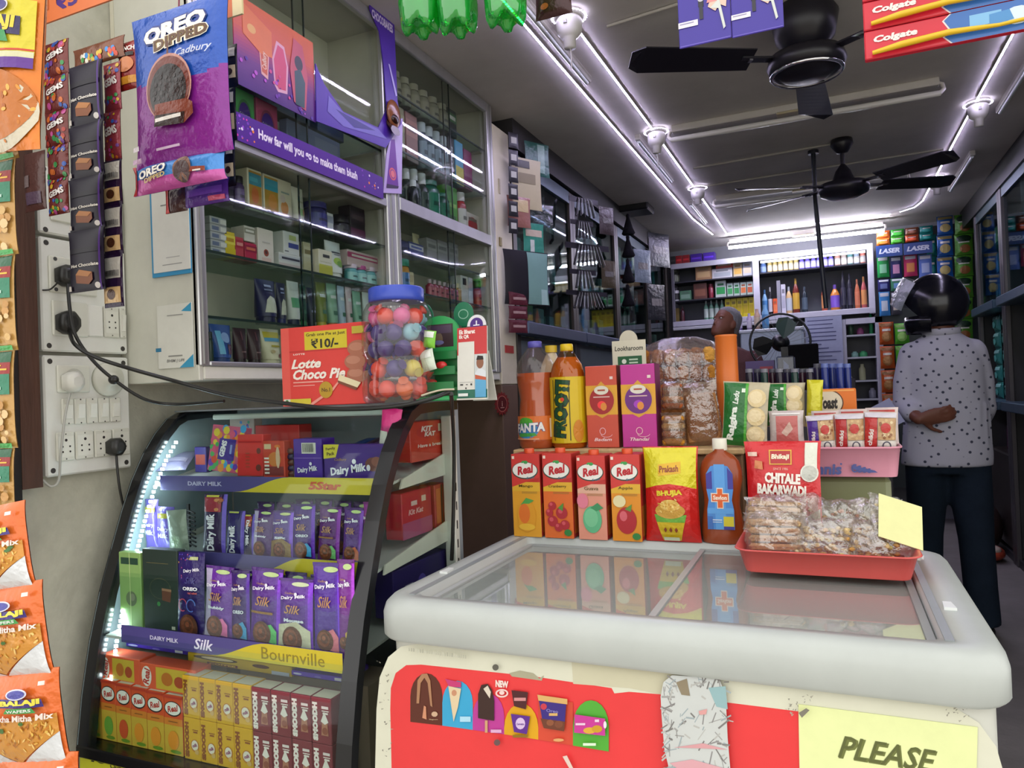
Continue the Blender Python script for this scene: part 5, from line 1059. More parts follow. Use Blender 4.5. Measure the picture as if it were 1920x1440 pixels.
# clear sweet jar
jc = P(750, 745, y=1.385); jx, jy = jc.x, 1.385; H = P(748, 540, y=1.385).z-ZT; rj = (P(806, 700, y=1.385).x-P(688, 700, y=1.385).x)/2
jar = root('sweet_jar', 'clear plastic jar of coloured sweets with a blue lid', 'jar', (jx, jy, ZT))
pr = [(rj*.9, 0), (rj*.98, .008), (rj, H*.1), (rj*.97, H*.3), (rj*.9, H*.36), (rj*.9, H*.4), (rj*.97, H*.45), (rj*.97, H*.6), (rj*.91, H*.64), (rj*.96, H*.7), (rj*.93, H*.78), (rj*.8, H*.86), (rj*.68, H*.885)]
b = MB('pet'); b.lathe(pr, '#f4f2f0', 36, mat='pet', caps=False); part('jar_body', b, jar)
b = MB('pet'); b.lathe([(0, .001), (rj*.9, .001)], '#e8e4e2', 36, mat='pet', caps=False); part('jar_bottom', b, jar)
b = MB('plastic'); n = 60; b.loft([[((rj*.74*(1+.012*(k % 2)) if 0 < i < 4 else rj*.7)*math.cos(2*PI*k/n), (rj*.74*(1+.012*(k % 2)) if 0 < i < 4 else rj*.7)*math.sin(2*PI*k/n), zz) for k in range(n)] for i, zz in enumerate((H*.875, H*.88, H*.91, H*.985, H))], '#3a4fb4', 'plastic'); part('lid', b, jar)
def candy(label, c, r, col, txt=None, grp=None):
    m = MB('gloss'); m.ball((0, 0, 0), (r, r, r), col, 14, 10); e = hx(col, .9)
    for s in (-1, 1): m.loft([[(s*r*(.9+.5*t), r*q*(.25+.35*t)*math.cos(a), r*q*(.25+.35*t)*math.sin(a)) for a in [2*PI*k/8 for k in range(8)] for q in (1,)] for t in (0, 1)], e, 'gloss')
    one('sweet', label, 'sweet', m, c, (R.uniform(-1, 1), R.uniform(-1, 1), R.uniform(-2, 2)), grp)
cc = [('#d8402a', 'round red sweet'), ('#3f2a78', 'dark violet wrapped sweet'), ('#e0662c', 'round orange sweet'), ('#d85a9a', 'pink wrapped sweet'), ('#d0c04a', 'yellow wrapped sweet'), ('#8ac0d0', 'pale blue wrapped sweet')]
lay = [(.12, .6, (0, 2, 0, 0, 3, 0, 2, 0)), (.29, .62, (1, 4, 0, 0, 1, 4, 1, 0)), (.46, .6, (1, 1, 0, 1, 1, 0, 1, 1)), (.6, .6, (1, 5, 1, 0, 1, 1, 3, 1)), (.74, .55, (0, 3, 0, 5, 0, 2, 0, 3))]
for li, (hh, rf, cs) in enumerate(lay):
    for k, ci in enumerate(cs):
        a = 2*PI*(k+.5*(li % 2))/len(cs)-PI/2; rr_ = rj*rf; col, lb = cc[ci]
        candy(lb+' inside the clear jar with the blue lid', (jx+rr_*math.cos(a), jy+rr_*math.sin(a), ZT+H*hh), rj*.235, col, None, lb+'s in the jar')
# green dispenser
gx0, gz, gw, gh = fity(797, 592, 866, 755, 1.44)
g = root('counter_stand', 'green plastic sweet stand with arched top beside the sweet jar', 'stand', (gx0, 1.44, ZT))
GH = P(830, 592, y=1.44).z-ZT
b = MB('plastic'); b.box(-gw/2, 0, 0, gw/2, .008, GH*.6, '#1c7038', None, .002); b.box(-gw/2, -.04, 0, gw/2, .0, .01, '#2f9a58', None, .002)
for k, zz in enumerate((.12, .3, .48)): b.box(-gw/2, -.035+.01*k, GH*zz, gw/2, .0, GH*zz+.006, '#1f7c40'); b.box(-gw/2, -.037+.01*k, GH*zz, gw/2, -.033+.01*k, GH*(zz+.1), '#1a7038', None, .001)
part('tray_tower', b, g)
b = MB('plastic'); arc = [(gw*.5*math.cos(a), GH*.8+GH*.2*math.sin(a)) for a in [PI*k/12 for k in range(13)]]
b.prism([(-gw/2, GH*.56), (gw/2, GH*.56)]+arc, -.004, .004, '#2f9a54', 'y'); d = front(b, -gw*.36, GH*.63, gw*.36, GH*.9, -.004); d.rect(0, 0, 1, 1, '#3a2a30'); d.ell(.45, .35, .16, .3, '#6a5a4a'); d.rect(.05, .6, .95, .95, '#4a3a50'); d.ell(.45, .2, .2, .1, '#6a6a9a'); part('arched_header', b, g, 'arched green header with small picture')
for k, (u, v) in enumerate(((.12, .38), (-.16, .18))):
    m = MB('gloss'); m.ball((0, 0, 0), (.014, .009, .009), '#c02a2a', 12, 8); one('sweet', ('upper', 'lower')[k]+' red sweet on the green counter stand', 'sweet', m, (gx0+gw*u, 1.43-.012, ZT+GH*v+.006))
for k, (a, b2, c, d2, col) in enumerate([(795, 620, 818, 652, '#7ac03a'), (795, 655, 822, 695, '#c9d4c2')]):
    x, zz, w2, h2 = fity(a, b2, c, d2, 1.39); m, d = pouch(w2, h2, .014, col, 'wrap', 8, 10); d.rect(.05, .6, .9, .95, '#d8dcd4'); one('sweet_packet', ('bright green', 'white and green')[k]+' sweet packet clipped to the left side of stand', 'sweets', m, (x, 1.385+.0, zz), (0, .15-.35*k, 0))
for k, (a, b2, c, d2, col, lab) in enumerate([(786, 570, 816, 640, '#1f6a48', 'dark green disc sign behind the sweet jar'), (852, 566, 889, 612, '#22704e', 'dark green rounded sign behind the red payment card')]):
    x, zz, w2, h2 = fity(a, b2, c, d2, 1.49); m = MB('card'); m.prism([(x+w2/2*math.cos(t), zz+h2/2+h2/2*math.sin(t)) for t in [2*PI*i/24 for i in range(24)]], 1.488, 1.491, col, 'y', 'card')
    m.box(x-.006, 1.4885, ZT, x+.006, 1.4905, zz+.01, hx(col, .8), 'card'); dd = front(m, x-w2/2, zz, x+w2/2, zz+h2, 1.488)
    if k: dd.ring(.5, .5, .26, .2, .04, '#8ab8a0')
    one('round_sign', lab, 'sign', m)
# standing payment card
x, zz, w_, h_ = fity(856, 612, 916, 753, 1.4); ch = P(886, 612, y=1.4).z-ZT
r = root('payment_card', 'standing red, white and green payment card on top of the case', 'sign', (x, 1.4, ZT), (-.06, 0, -.12))
m = MB('card'); m.box(-w_/2, 0, 0, w_/2, .003, ch, '#d8d8d0'); d = front(m, -w_/2, 0, w_/2, ch, 0)
d.rect(0, .02, 1, .14, '#2f6e5a'); d.rect(0, .62, 1, 1, '#bf3a3c'); d.rect(.04, .14, .58, .8, '#d6d4cc'); d.text('Ek Bharat', .34, .94, .54, .06, '#f0e4de', .04); d.text('Ek QR', .24, .87, .34, .06, '#f0e4de', .04)
d.rect(.08, .24, .54, .245, '#9a9a98'); d.rect(.1, .2, .2, .22, '#444'); d.rect(.3, .205, .36, .215, '#444'); d.ell(.48, .21, .03, None, '#333'); d.ell(.3, .16, .025, None, '#444')
d.rect(.6, .34, .98, .62, '#c4c8c8'); d.ell(.78, .5, .12, .08, '#8a5c46'); d.poly([(.66, .54), (.9, .54), (.88, .59), (.7, .6)], '#26201e'); d.poly([(.62, .36), (.72, .42), (.84, .42), (.98, .38), (.98, .3), (.62, .3)], '#d0d4d8'); d.poly([(.62, .26), (.98, .26), (.98, .3), (.62, .34)], '#b8563a'); d.poly([(.62, .03), (.98, .03), (.98, .26), (.62, .28)], '#5aa0c8'); d.rect(.05, .05, .38, .09, '#e0e4e0'); d.rect(0, 0, 1, .02, '#d8d4c8')
part('card_front', m, r); m = MB('card'); m.box(-w_*.4, 0, 0, w_*.4, .0025, ch*.7, '#c8c8c0'); m.M = None; o2 = part('prop', m, r); o2.rotation_euler = (.25, 0, 0); o2.location = (0, .05, 0); o2.rotation_euler = (.3, 0, 0)
m = MB('card'); m.prism([(w_*.15+.024*math.cos(t), ch+.002+.024*math.sin(t)) for t in [PI*i/16 for i in range(17)]], .0005, .0025, '#d8d6da', 'y', 'card'); d = front(m, w_*.15-.02, ch, w_*.15+.02, ch+.022, .0005); d.ell(.5, .2, .42, .7, '#4a2a7a'); d.rect(.46, .1, .54, .6, '#e0dce6'); d.rect(.3, .1, .7, .2, '#e0dce6'); part('round_top', m, r, 'white disc with violet badge')
# stickers on the cream post
q = P(941, 757, x=-1.394); m = MB('card'); n = 32
m.prism([(q.y+(.075+.008*math.cos(8*a*2))*math.cos(a), q.z+(.05+.006*math.cos(8*a*2))*math.sin(a)) for a in [2*PI*k/64 for k in range(64)]], -1.3945, -1.3925, '#7a1f1c', 'x', 'card')
d = Dec(m, lambda u, v, o: (-1.3925+o, q.y+(u-.5)*.15, q.z+(v-.5)*.1), .15, .1); d.ell(.5, .5, .33, .36, '#5a1414'); d.ring(.5, .5, .36, .38, .025, '#b86a5a'); d.text('i', .5, .5, .06, .24, '#c89a8a', .02); d.rect(.36, .3, .64, .34, '#b8887a'); one('hanging_crest', 'dark red scalloped crest stuck low on the cream post', 'sticker', m)
q = P(955, 655, x=-1.394); m = MB('card'); m.box(-1.3945, q.y-.05, q.z-.018, -1.3925, q.y+.05, q.z+.018, '#b83228'); one('wall_sticker', 'small red rectangular sticker at the foot of cream post', 'sticker', m)
# ================================================================ chest freezer
FX0, FX1, FY0, FY1, FZ = -.793, .208, 1.122, 1.80, .872
fz = root('chest_freezer', 'white chest freezer with sliding glass lids and red ice cream sticker', 'freezer', (FX0, FY0, 0)); of = Vector((FX0, FY0, 0))
def fk(mat='enamel'): b = MB(mat); b.M = Matrix.Translation(-of); return b
def rr(x0, y0, x1, y1, r, z, n=6):
    out = []
    for cx, cy, a0 in ((x1-r, y0+r, -90), (x1-r, y1-r, 0), (x0+r, y1-r, 90), (x0+r, y0+r, 180)):
        for k in range(n+1): a = math.radians(a0+90*k/n); out.append((cx+r*math.cos(a), cy+r*math.sin(a), z))
    return out
b = fk(); i = .018
b.loft([rr(FX0+i, FY0+i, FX1-i, FY1-i, .05, z) for z in (.04, .798)], '#cfd0c6', 'enamel', True); part('body', b, fz)
b = fk('plastic'); b.box(FX0+.05, FY0+.06, 0, FX1-.05, FY1-.05, .045, '#1c1c1c'); part('base', b, fz)
b = fk(); I0 = (FX0+.072, FY0+.045, FX1-.082, FY1-.085)
b.loft([rr(FX0+.004, FY0+.004, FX1-.004, FY1-.004, .06, .797), rr(FX0, FY0, FX1, FY1, .06, .803), rr(FX0, FY0, FX1, FY1, .06, .842), rr(FX0+.004, FY0+.004, FX1-.004, FY1-.004, .06, .858), rr(FX0+.014, FY0+.013, FX1-.014, FY1-.014, .06, .869), rr(FX0+.03, FY0+.026, FX1-.03, FY1-.03, .05, FZ), rr(I0[0], I0[1], I0[2], I0[3], .02, FZ-.001), rr(I0[0]+.002, I0[1]+.002, I0[2]-.002, I0[3]-.002, .02, .83)], '#b2b7b3', 'enamel', False); part('rim', b, fz)
b = fk('plastic'); b.loft([rr(*I0, .02, z) for z in (.83, .35)], '#dcdcd8', 'plastic', False); b.add(rr(*I0, .02, .352), [tuple(range(28))], '#dcdcd8'); part('inner_well', b, fz)
for xa, xb in ((I0[0]-.016, I0[0]-.004), (I0[2]+.004, I0[2]+.016)):
    b = fk('plastic'); b.box(xa, I0[1], FZ-.0005, xb, I0[3], FZ+.0015, '#8f9496'); part('slide_track', b, fz)
for xx in (I0[0]-.03, I0[2]+.03):
    b = fk('plastic'); b.prism([(xx-.008, FY0+.2), (xx+.01, FY0+.2), (xx+.006, FY0+.235), (xx-.006, FY0+.235)], FZ-.001, FZ+.004, '#dfe2e0', 'z'); part('latch', b, fz)
xd = -.28
for k, (xa, xb, z) in enumerate(((I0[0]+.004, xd+.012, .853), (xd-.012, I0[2]-.004, .861))):
    b = fk('lidglass'); b.box(xa+.012, I0[1]+.006, z-.003, xb-.012, I0[3]-.006, z, '#e8eeea', 'lidglass'); gl = part('glass_lid', b, fz)
    b = fk('plastic')
    b.box(xa, I0[1]+.004, z-.008, xb, I0[1]+.014, z+.003, '#9fa2a2'); b.box(xa, I0[3]-.014, z-.008, xb, I0[3]-.004, z+.003, '#9fa2a2')
    b.box(xa, I0[1]+.014, z-.008, xa+.012, I0[3]-.014, z+.003, '#a7a9a8'); b.box(xb-.012, I0[1]+.014, z-.008, xb, I0[3]-.014, z+.003, '#8d908f'); part('lid_border', b, gl)
# printed front
Yf = FY0+.0178; b = fk(); fr = pxface(b, 'y', Yf, -1); fr.e = .0002
fr.poly([(703, -1460), (706, -1330), (712, -1270), (728, -1232), (752, -1212), (790, -1206), (1300, -1264), (1735, -1313), (1790, -1326), (1835, -1355), (1868, -1400), (1888, -1470)], '#d6d6c2')
fr.poly([(735, -1470), (732, -1330), (733, -1290), (742, -1262), (762, -1247), (790, -1246), (1000, -1268), (1147, -1290), (1152, -1300), (1180, -1297), (1243, -1302), (1500, -1334), (1500, -1500)], '#e03c3e')
fr.poly([(1072, -1240), (1100, -1235), (1300, -1260), (1300, -1300), (1240, -1302), (1180, -1290), (1075, -1282)], '#c7c3a8')
fr.poly([(955, -1262), (975, -1257), (1000, -1262), (1012, -1272), (1020, -1266), (1016, -1276), (960, -1268)], '#a8a48a')
pan = [(770, 1353), (830, 1360), (887, 1368), (946, 1376), (1010, 1386), (1075, 1397), (1142, 1408)]
cols = ['#5a2a1e', '#38a0cc', '#b83a92', '#d8a018', '#cf4a34', '#52a838']
tops = [1262, 1276, 1300, 1318, 1302, 1312]
for k in range(6):
    (xa, ya2), (xb, yb2) = pan[k], pan[k+1]; w = xb-xa; tp = tops[k]; pts = [(xa, -ya2), (xb, -yb2)]
    if k != 4:
        for t in range(11): a = PI*t/10; pts.append((xa+w/2+w/2*math.cos(a), -(tp+w*.72-w*.72*math.sin(a))))
    else: pts += [(xb, -1316), (xa, -1306)]
    fr.poly(pts, cols[k])
fr.poly([(782, -1318), (784, -1275), (792, -1263), (802, -1262), (808, -1275), (812, -1325), (808, -1322), (803, -1280), (797, -1270), (790, -1280), (787, -1318)], '#a87a5a'); fr.poly([(793, -1345), (796, -1322), (800, -1324), (801, -1348)], '#c98a6a'); fr.ell(816, -1338, 6, 5, '#c9a88a', 10); fr.text('Magnum', 814, -1348, 16, 3, '#b89a7a', .02)
fr.poly([(836, -1272), (866, -1278), (866, -1288), (843, -1286)], '#c03a72'); fr.poly([(842, -1285), (866, -1290), (860, -1325), (852, -1352)], '#d8c4a0'); fr.ell(853, -1298, 5, 6, '#c08a6a', 10); fr.rect(864, -1352, 884, -1342, '#a8d4e8')
fr.poly([(898, -1345), (898, -1300), (904, -1283), (916, -1281), (924, -1292), (928, -1312), (928, -1350)], '#3a2420'); fr.poly([(908, -1290), (916, -1284), (922, -1296), (920, -1308)], '#d4c8b8'); fr.rect(911, -1372, 916, -1349, '#c89a72'); fr.rect(922, -1372, 942, -1366, '#d8a8cc')
fr.text('NEW', 943, -1281, 24, 13, '#e4d4cc', .06, 0, 0, slope=-.1); fr.ring(943, -1298, 12, 8, 3, '#e4c8c4'); fr.ell(943, -1297, 5, 4, '#e4c8c4', 12)
fr.poly([(961, -1292), (992, -1296), (988, -1328), (966, -1322)], '#4a2024'); fr.rect(966, -1312, 988, -1306, '#c88a8a'); fr.poly([(960, -1336), (996, -1341), (990, -1374), (966, -1370)], '#5a2a8a'); fr.ell(978, -1354, 9, 11, '#d0b8dc', 12); fr.text('Cornetto', 978, -1355, 14, 4, '#5a2a8a', .03); fr.rect(964, -1380, 992, -1375, '#8a6a1a')
fr.poly([(1010, -1300), (1066, -1308), (1066, -1318), (1012, -1311)], '#d0a868'); fr.poly([(1013, -1311), (1064, -1318), (1060, -1368), (1022, -1362)], '#3a2a7c'); fr.poly([(1016, -1344), (1062, -1350), (1060, -1368), (1022, -1362)], '#6a3a28'); fr.ell(1034, -1352, 7, 6, '#8a5236', 9); fr.ell(1050, -1355, 8, 7, '#7a4630', 9); fr.ell(1022, -1322, 6, 6, '#c03a4a', 10); fr.text('Oreo', 1038, -1330, 22, 6, '#8a80c0', .02, slope=-.12); fr.rect(1032, -1339, 1048, -1334, '#d0a868'); fr.ell(1050, -1384, 10, 3, '#d8a068', 12)
fr.poly([(1080, -1336), (1137, -1344), (1137, -1376), (1079, -1370)], '#c43a94'); fr.ell(1108, -1366, 12, 6, '#d8a83a', 12); fr.ell(1122, -1363, 10, 7, '#c8982a', 12); fr.rect(1082, -1356, 1100, -1352, '#e4c8dc'); fr.rect(1118, -1350, 1126, -1345, '#e4c8dc'); fr.ell(1137, -1355, 3, 7, '#ecdce8', 10); fr.rect(1096, -1394, 1120, -1389, '#d8ecd0')
fr.poly([(1058, -1414), (1066, -1412), (1080, -1440), (1074, -1442)], '#dcc8bc'); fr.ell(933, -1248, 6, 6, '#5a5850', 12); fr.ell(936, -1388, 6, 6, '#6a5050', 12); fr.ell(754, -1190, 3, 3, '#5a5850', 8); fr.rect(776, -1200, 778, -1192, '#444')
# torn sticker patch
fr.poly([(1241, -1302), (1246, -1275), (1262, -1262), (1300, -1264), (1350, -1268), (1362, -1300), (1366, -1380), (1372, -1450), (1260, -1450), (1248, -1400), (1243, -1340)], '#c4c8c6')
r9 = random.Random(3)
for k in range(240):
    x, y = r9.uniform(1246, 1366), r9.uniform(1268, 1446); edge = min(x-1244, 1368-x, y-1264)
    if edge > 18 and r9.random() < .72: continue
    l, a, w = r9.uniform(3, 13), r9.uniform(0, PI), r9.uniform(.7, 1.9); c, s = math.cos(a), math.sin(a)
    fr.n += .01; fr.tri([(x-c*l-s*w, -y-s*l+c*w), (x+c*l-s*w*.4, -y+s*l+c*w), (x+c*l+s*w, -y+s*l-c*w), (x-c*l+s*w*.6, -y-s*l-c*w)], [(0, 3, 2), (0, 2, 1)], r9.choice(('#8a8888', '#9c9c9a', '#7a7876', '#b2b2ae', '#9aa6aa')), None, fr.n)
for pts, c in (([(1330, -1285), (1362, -1282), (1366, -1325), (1345, -1320)], '#8fb0b4'), ([(1270, -1275), (1290, -1268), (1296, -1300), (1280, -1298)], '#8a7e68'), ([(1266, -1396), (1320, -1388), (1366, -1400), (1330, -1398)], '#cf9a9e'), ([(1258, -1425), (1300, -1418), (1366, -1436), (1280, -1440)], '#d4a0a8'), ([(1312, -1328), (1328, -1324), (1326, -1334), (1314, -1335)], '#d49a98')): fr.poly(pts, c)
for k in range(46): x = r9.uniform(770, 880); fr.rect(x, -1222-(x-770)*.1-r9.uniform(0, 9), x+r9.uniform(1, 5), -1222-(x-770)*.1, r9.choice(('#a8a898', '#9a9a8a', '#b8b8a6'))) if False else None
for k in range(26):
    x = 772+k*4.2; fr.n += .01; y0_ = 1208+(x-770)*.13; fr.tri([(x, -y0_-9), (x+2.4, -y0_-9), (x+2.4, -y0_-1-r9.uniform(0, 4)), (x, -y0_-2)], [(0, 1, 2), (0, 2, 3)], r9.choice(('#b4b4a2', '#a8a898', '#c4c4b2')), None, fr.n)
for k in range(70):
    x, y = r9.choice(((r9.uniform(712, 740), r9.uniform(1230, 1440)), (r9.uniform(1770, 1815), r9.uniform(1298, 1345)), (r9.uniform(1470, 1520), r9.uniform(1295, 1335)))); fr.n += .01
    fr.tri([(x, -y), (x+r9.uniform(1, 7), -y-r9.uniform(-3, 3)), (x+r9.uniform(0, 4), -y-r9.uniform(1, 4))], [(0, 2, 1)], r9.choice(('#8a887a', '#a09e8e', '#6e6c62')), None, fr.n)
fr.poly([(1498, -1331), (1512, -1322), (1518, -1326), (1504, -1340)], '#7a766a')
part('printed_front', b, fz)
m = MB('paper'); q = [P(1497, 1320, y=Yf-.001), P(1833, 1363, y=Yf-.001), P(1829, 1520, y=Yf-.001), P(1500, 1495, y=Yf-.001)]
m.prism([(p.x, p.z) for p in q], Yf-.002, Yf-.0012, '#dfe6a8', 'y', 'paper'); d = pxface(m, 'y', Yf-.002, -1); d.text('PLEASE', 1665, -1415, 186, 43, '#6e7440', .03, .34, 0, slope=-.16); d.text('PLEASE', 1663, -1413, 184, 42, '#5d6238', .0, .34, 0, slope=-.16)
one('paper_notice', 'pale yellow paper reading PLEASE taped to the freezer front', 'notice', m)
# things lying inside the freezer
for k, (px, py, sx, sy, sz, col, lab) in enumerate([(1110, 1110, .24, .2, .26, '#cdb9a0', 'pale tan ice cream box seen through the left glass lid'), (1285, 1130, .07, .2, .32, '#d8d2a0', 'pale yellow ice cream box beside the lid divider'), (1420, 1120, .2, .22, .3, '#c9b4a2', 'beige ice cream box seen through the right glass lid'), (1570, 1150, .15, .12, .36, '#8a7468', 'brown ice cream box under the right glass lid')]):
    p = P(px, py, z=.6); m = MB('card'); m.box(-sx/2, -sy/2, 0, sx/2, sy/2, sz, col, 'card', .006); topf(m, -sx/2, -sy/2, sx/2, sy/2, sz).rect(.2, .3, .8, .7, hx(col, 1.1)); x = max(I0[0]+sx/2+.01, min(I0[2]-sx/2-.01, p.x)); one('ice_cream_box', lab, 'box', m, (x, min(max(p.y, I0[1]+sy/2+.01), I0[3]-sy/2-.01), .353))
# ================================================================ goods on the freezer's back edge
def onrim(px0, px1, pyt, Y, z=FZ):
    a, b = P(px0, 950, y=Y), P(px1, 950, y=Y); t = P((px0+px1)/2, pyt, y=Y); return (a.x+b.x)/2, b.x-a.x, t.z-z
def real(fruit, name_, bg):
    def f(d):
        d.rect(0, .0, 1, .62, bg); d.rect(0, .55, 1, .66, '#d8a832' if bg != '#d8907a' else '#d8a890'); d.poly([(0, .6), (1, .72), (1, 1), (0, 1)], '#c93a34'); d.ell(.48, .8, .47, .105, '#2c4438', 28); d.ell(.48, .805, .44, .095, '#e6e2da', 28)
        d.text('Real', .5, .81, .62, .105, '#b8262e', .045, .25, 10); d.ell(.52, .9, .08, .02, '#3f9a50', 12); d.ell(.42, .905, .06, .012, '#3f9a50', 10, 30); d.text('fruit', .68, .715, .3, .03, '#4a6a7a', .02, .2, 8); d.rect(.03, .94, .12, .975, '#e8d8c8')
        d.text(name_, .5, .61, .62 if len(name_) > 5 else .5, .042, '#5a4a1c', .01); d.rect(.35, .54, .9, .545, '#8a7a3a'); d.rect(.35, .525, .9, .53, '#8a7a3a')
        fruit(d)
    return f
def mangof(d): d.ell(.5, .25, .33, .19, '#d8962a', 24); d.ell(.42, .28, .2, .12, '#d8702c', 18); d.poly([(.28, .38), (.5, .47), (.78, .44), (.6, .4), (.4, .4)], '#4f9a4a'); d.ell(.5, .12, .3, .04, '#e0b03a', 14)
def cranf(d):
    for (u, v, r) in ((.3, .38, .14), (.62, .3, .2), (.3, .2, .18), (.72, .16, .16), (.2, .3, .13), (.5, .13, .14)): d.ell(u, v, r, None, '#a82a34', 14); d.ell(u-.04, v+.02, r*.4, None, '#c8505a', 10)
    d.poly([(.5, .36), (.7, .42), (.66, .32)], '#4f8a3a'); d.ell(.82, .07, .13, .04, '#2f7a3a', 12)
def guavaf(d): d.ell(.5, .24, .33, .16, '#5fae80', 24); d.ell(.46, .26, .24, .11, '#74bc8e', 18); d.poly([(.45, .38), (.7, .44), (.9, .38), (.66, .34)], '#3f8a5a'); d.ell(.18, .46, .2, .09, '#d87a8e', 16)
def applef(d): d.ell(.5, .24, .34, .155, '#a8242c', 24); d.ell(.4, .29, .13, .06, '#d0606a', 12); d.poly([(.45, .37), (.7, .43), (.66, .34)], '#5a8a3a'); d.ell(.28, .46, .22, .07, '#dcd0a0', 16); d.ell(.82, .06, .14, .04, '#2f7a3a', 12)
for k, (x0, x1, t, f, nm, bg) in enumerate([(962, 1014, 852, mangof, 'Mango', '#d89a2c'), (1020, 1074, 851, cranf, 'Cranberry', '#d86a2c'), (1084, 1137, 855, guavaf, 'Guava', '#d8907a'), (1147, 1202, 853, applef, 'Apple', '#d88a24')]):
    x, w, h = onrim(x0, x1, t, 1.712); g = root('juice_carton', 'tall red and orange juice carton with %s picture on the freezer edge' % ('a mango', 'red cranberries', 'a green guava', 'a red apple')[k], 'juice carton', (x, 1.712, FZ+.001), group='tall juice cartons on the freezer')
    m, d = rbox(w, .075, h, '#b8302c', 'card', .002); real(f, nm, bg)(d); sd = sideR(m, .0, 0, .075, h, w/2); sd.rect(.1, .05, .9, .4, '#c8742c'); sd.rect(.2, .5, .8, .8, '#a82a2c'); part('carton_body', m, g)
    m = MB('plastic'); m.lathe([(.013, h-.001), (.0135, h+.009), (.0125, h+.012)], '#d8542c', 20, c=(0, .03)); part('cap', m, g)
def bhuj(d):
    d.rect(.02, .55, .98, .99, '#d2c61f'); d.poly([(.02, 0), (.98, 0), (.98, .56), (.75, .6), (.5, .62), (.25, .6), (.02, .56)], '#cc2420'); d.poly([(.3, .7), (.72, .73), (.72, .85), (.3, .82)], '#d8a818'); d.text('Prakash', .5, .775, .36, .07, '#8a3a18', .03, .1, 3); d.text('BHUJIA', .5, .52, .48, .07, '#e0c62a', .06, 0, 3)
    d.poly([(.2, .3), (.8, .3), (.66, .02), (.34, .02)], '#d8b822'); d.poly([(.2, .3), (.8, .3), (.76, .22), (.24, .22)], '#6aa83a'); d.ell(.5, .34, .28, .08, '#c99a3c', 20); d.ell(.5, .4, .18, .06, '#d8b054', 18)
    for k in range(40): d.ell(.5+R.gauss(0, .1), .37+R.gauss(0, .03), .03, .008, R.choice(('#e4c470', '#c08a2c', '#d8a848')), 7, R.uniform(0, 180))
    for u in (.4, .5, .6): d.poly([(u-.03, .14), (u, .11), (u+.03, .14), (u, .17)], '#8a3a1c')
    d.rect(.36, .02, .64, .06, '#d8e0c0')
x, w, h = onrim(1208, 1313, 838, 1.73); m, d = pouch(w, h, .05, '#c92a22', 'foil', 22, 26); bhuj(d); one('snack_pouch', 'yellow and red fried snack pouch standing on the freezer edge', 'packet', m, (x, 1.735, FZ+.001))
# disinfectant bottle
x, w, h = onrim(1312, 1395, 823, 1.745); g = root('antiseptic_bottle', 'amber antiseptic bottle with blue label and orange cross', 'bottle', (x, 1.755, FZ+.001)); rr2 = w/2
prf = [(.9, 0), (.97, .01), (.98, .1), (.94, .22), (.82, .36), (.84, .46), (.97, .6), (.96, .7), (.85, .78), (.62, .84), (.3, .875), (.28, .9)]
b = MB('gloss'); b.loft([[(rr2*r*math.cos(a)*(1 if abs(math.cos(a)) < .99 else 1), .028*(.5+.5*r)*math.sin(a), z*h) for a in [2*PI*k/28 for k in range(28)]] for r, z in prf], '#8e3f1c', 'gloss'); part('bottle_body', b, g)
d = Dec(b, None, 1, 1)
b = MB('card'); fy = -.0285; d = front(b, -rr2*.6, h*.14, rr2*.6, h*.76, fy)
lab = [(0, 0), (1, 0), (1, .3), (.93, .45), (1, .62), (1, .85), (.82, .97), (.5, 1), (.18, .97), (0, .85), (0, .62), (.07, .45), (0, .3)]
d.n = 0; d.poly(lab, '#4a86cc'); d.poly([(0, .62), (.22, .62), (.22, .9), (.0, .85)], '#3f3a90'); d.poly([(.8, .62), (1, .62), (1, .85), (.8, .95)], '#3f3a90'); d.rect(.3, .0, .7, 1, '#5a9ad8'); d.rect(.02, .24, .98, .33, '#5a9ad8'); d.rect(.6, .05, .98, .2, '#cfc030'); d.rect(.6, .0, .98, .05, '#3f3a90'); d.rect(0, 0, .2, .2, '#3f6ab0')
d.rect(.38, .32, .62, .64, '#e4d8c8'); d.rect(.16, .42, .84, .56, '#e4d8c8'); d.rect(.41, .335, .59, .625, '#d8602a'); d.rect(.2, .435, .8, .545, '#d8602a'); d.text('Savlon', .5, .49, .52, .07, '#eedcc8', .04); d.rect(.2, .14, .55, .155, '#d8e0ec'); d.rect(.2, .11, .55, .12, '#d8e0ec')
part('label', b, g, 'blue label with orange cross'); b = MB('plastic'); b.lathe([(rr2*.33, h*.885), (rr2*.34, h*.89), (rr2*.33, h*.995), (rr2*.3, h)], '#dcd8c8', 24, sy=.9); part('cap', b, g, 'white cap')
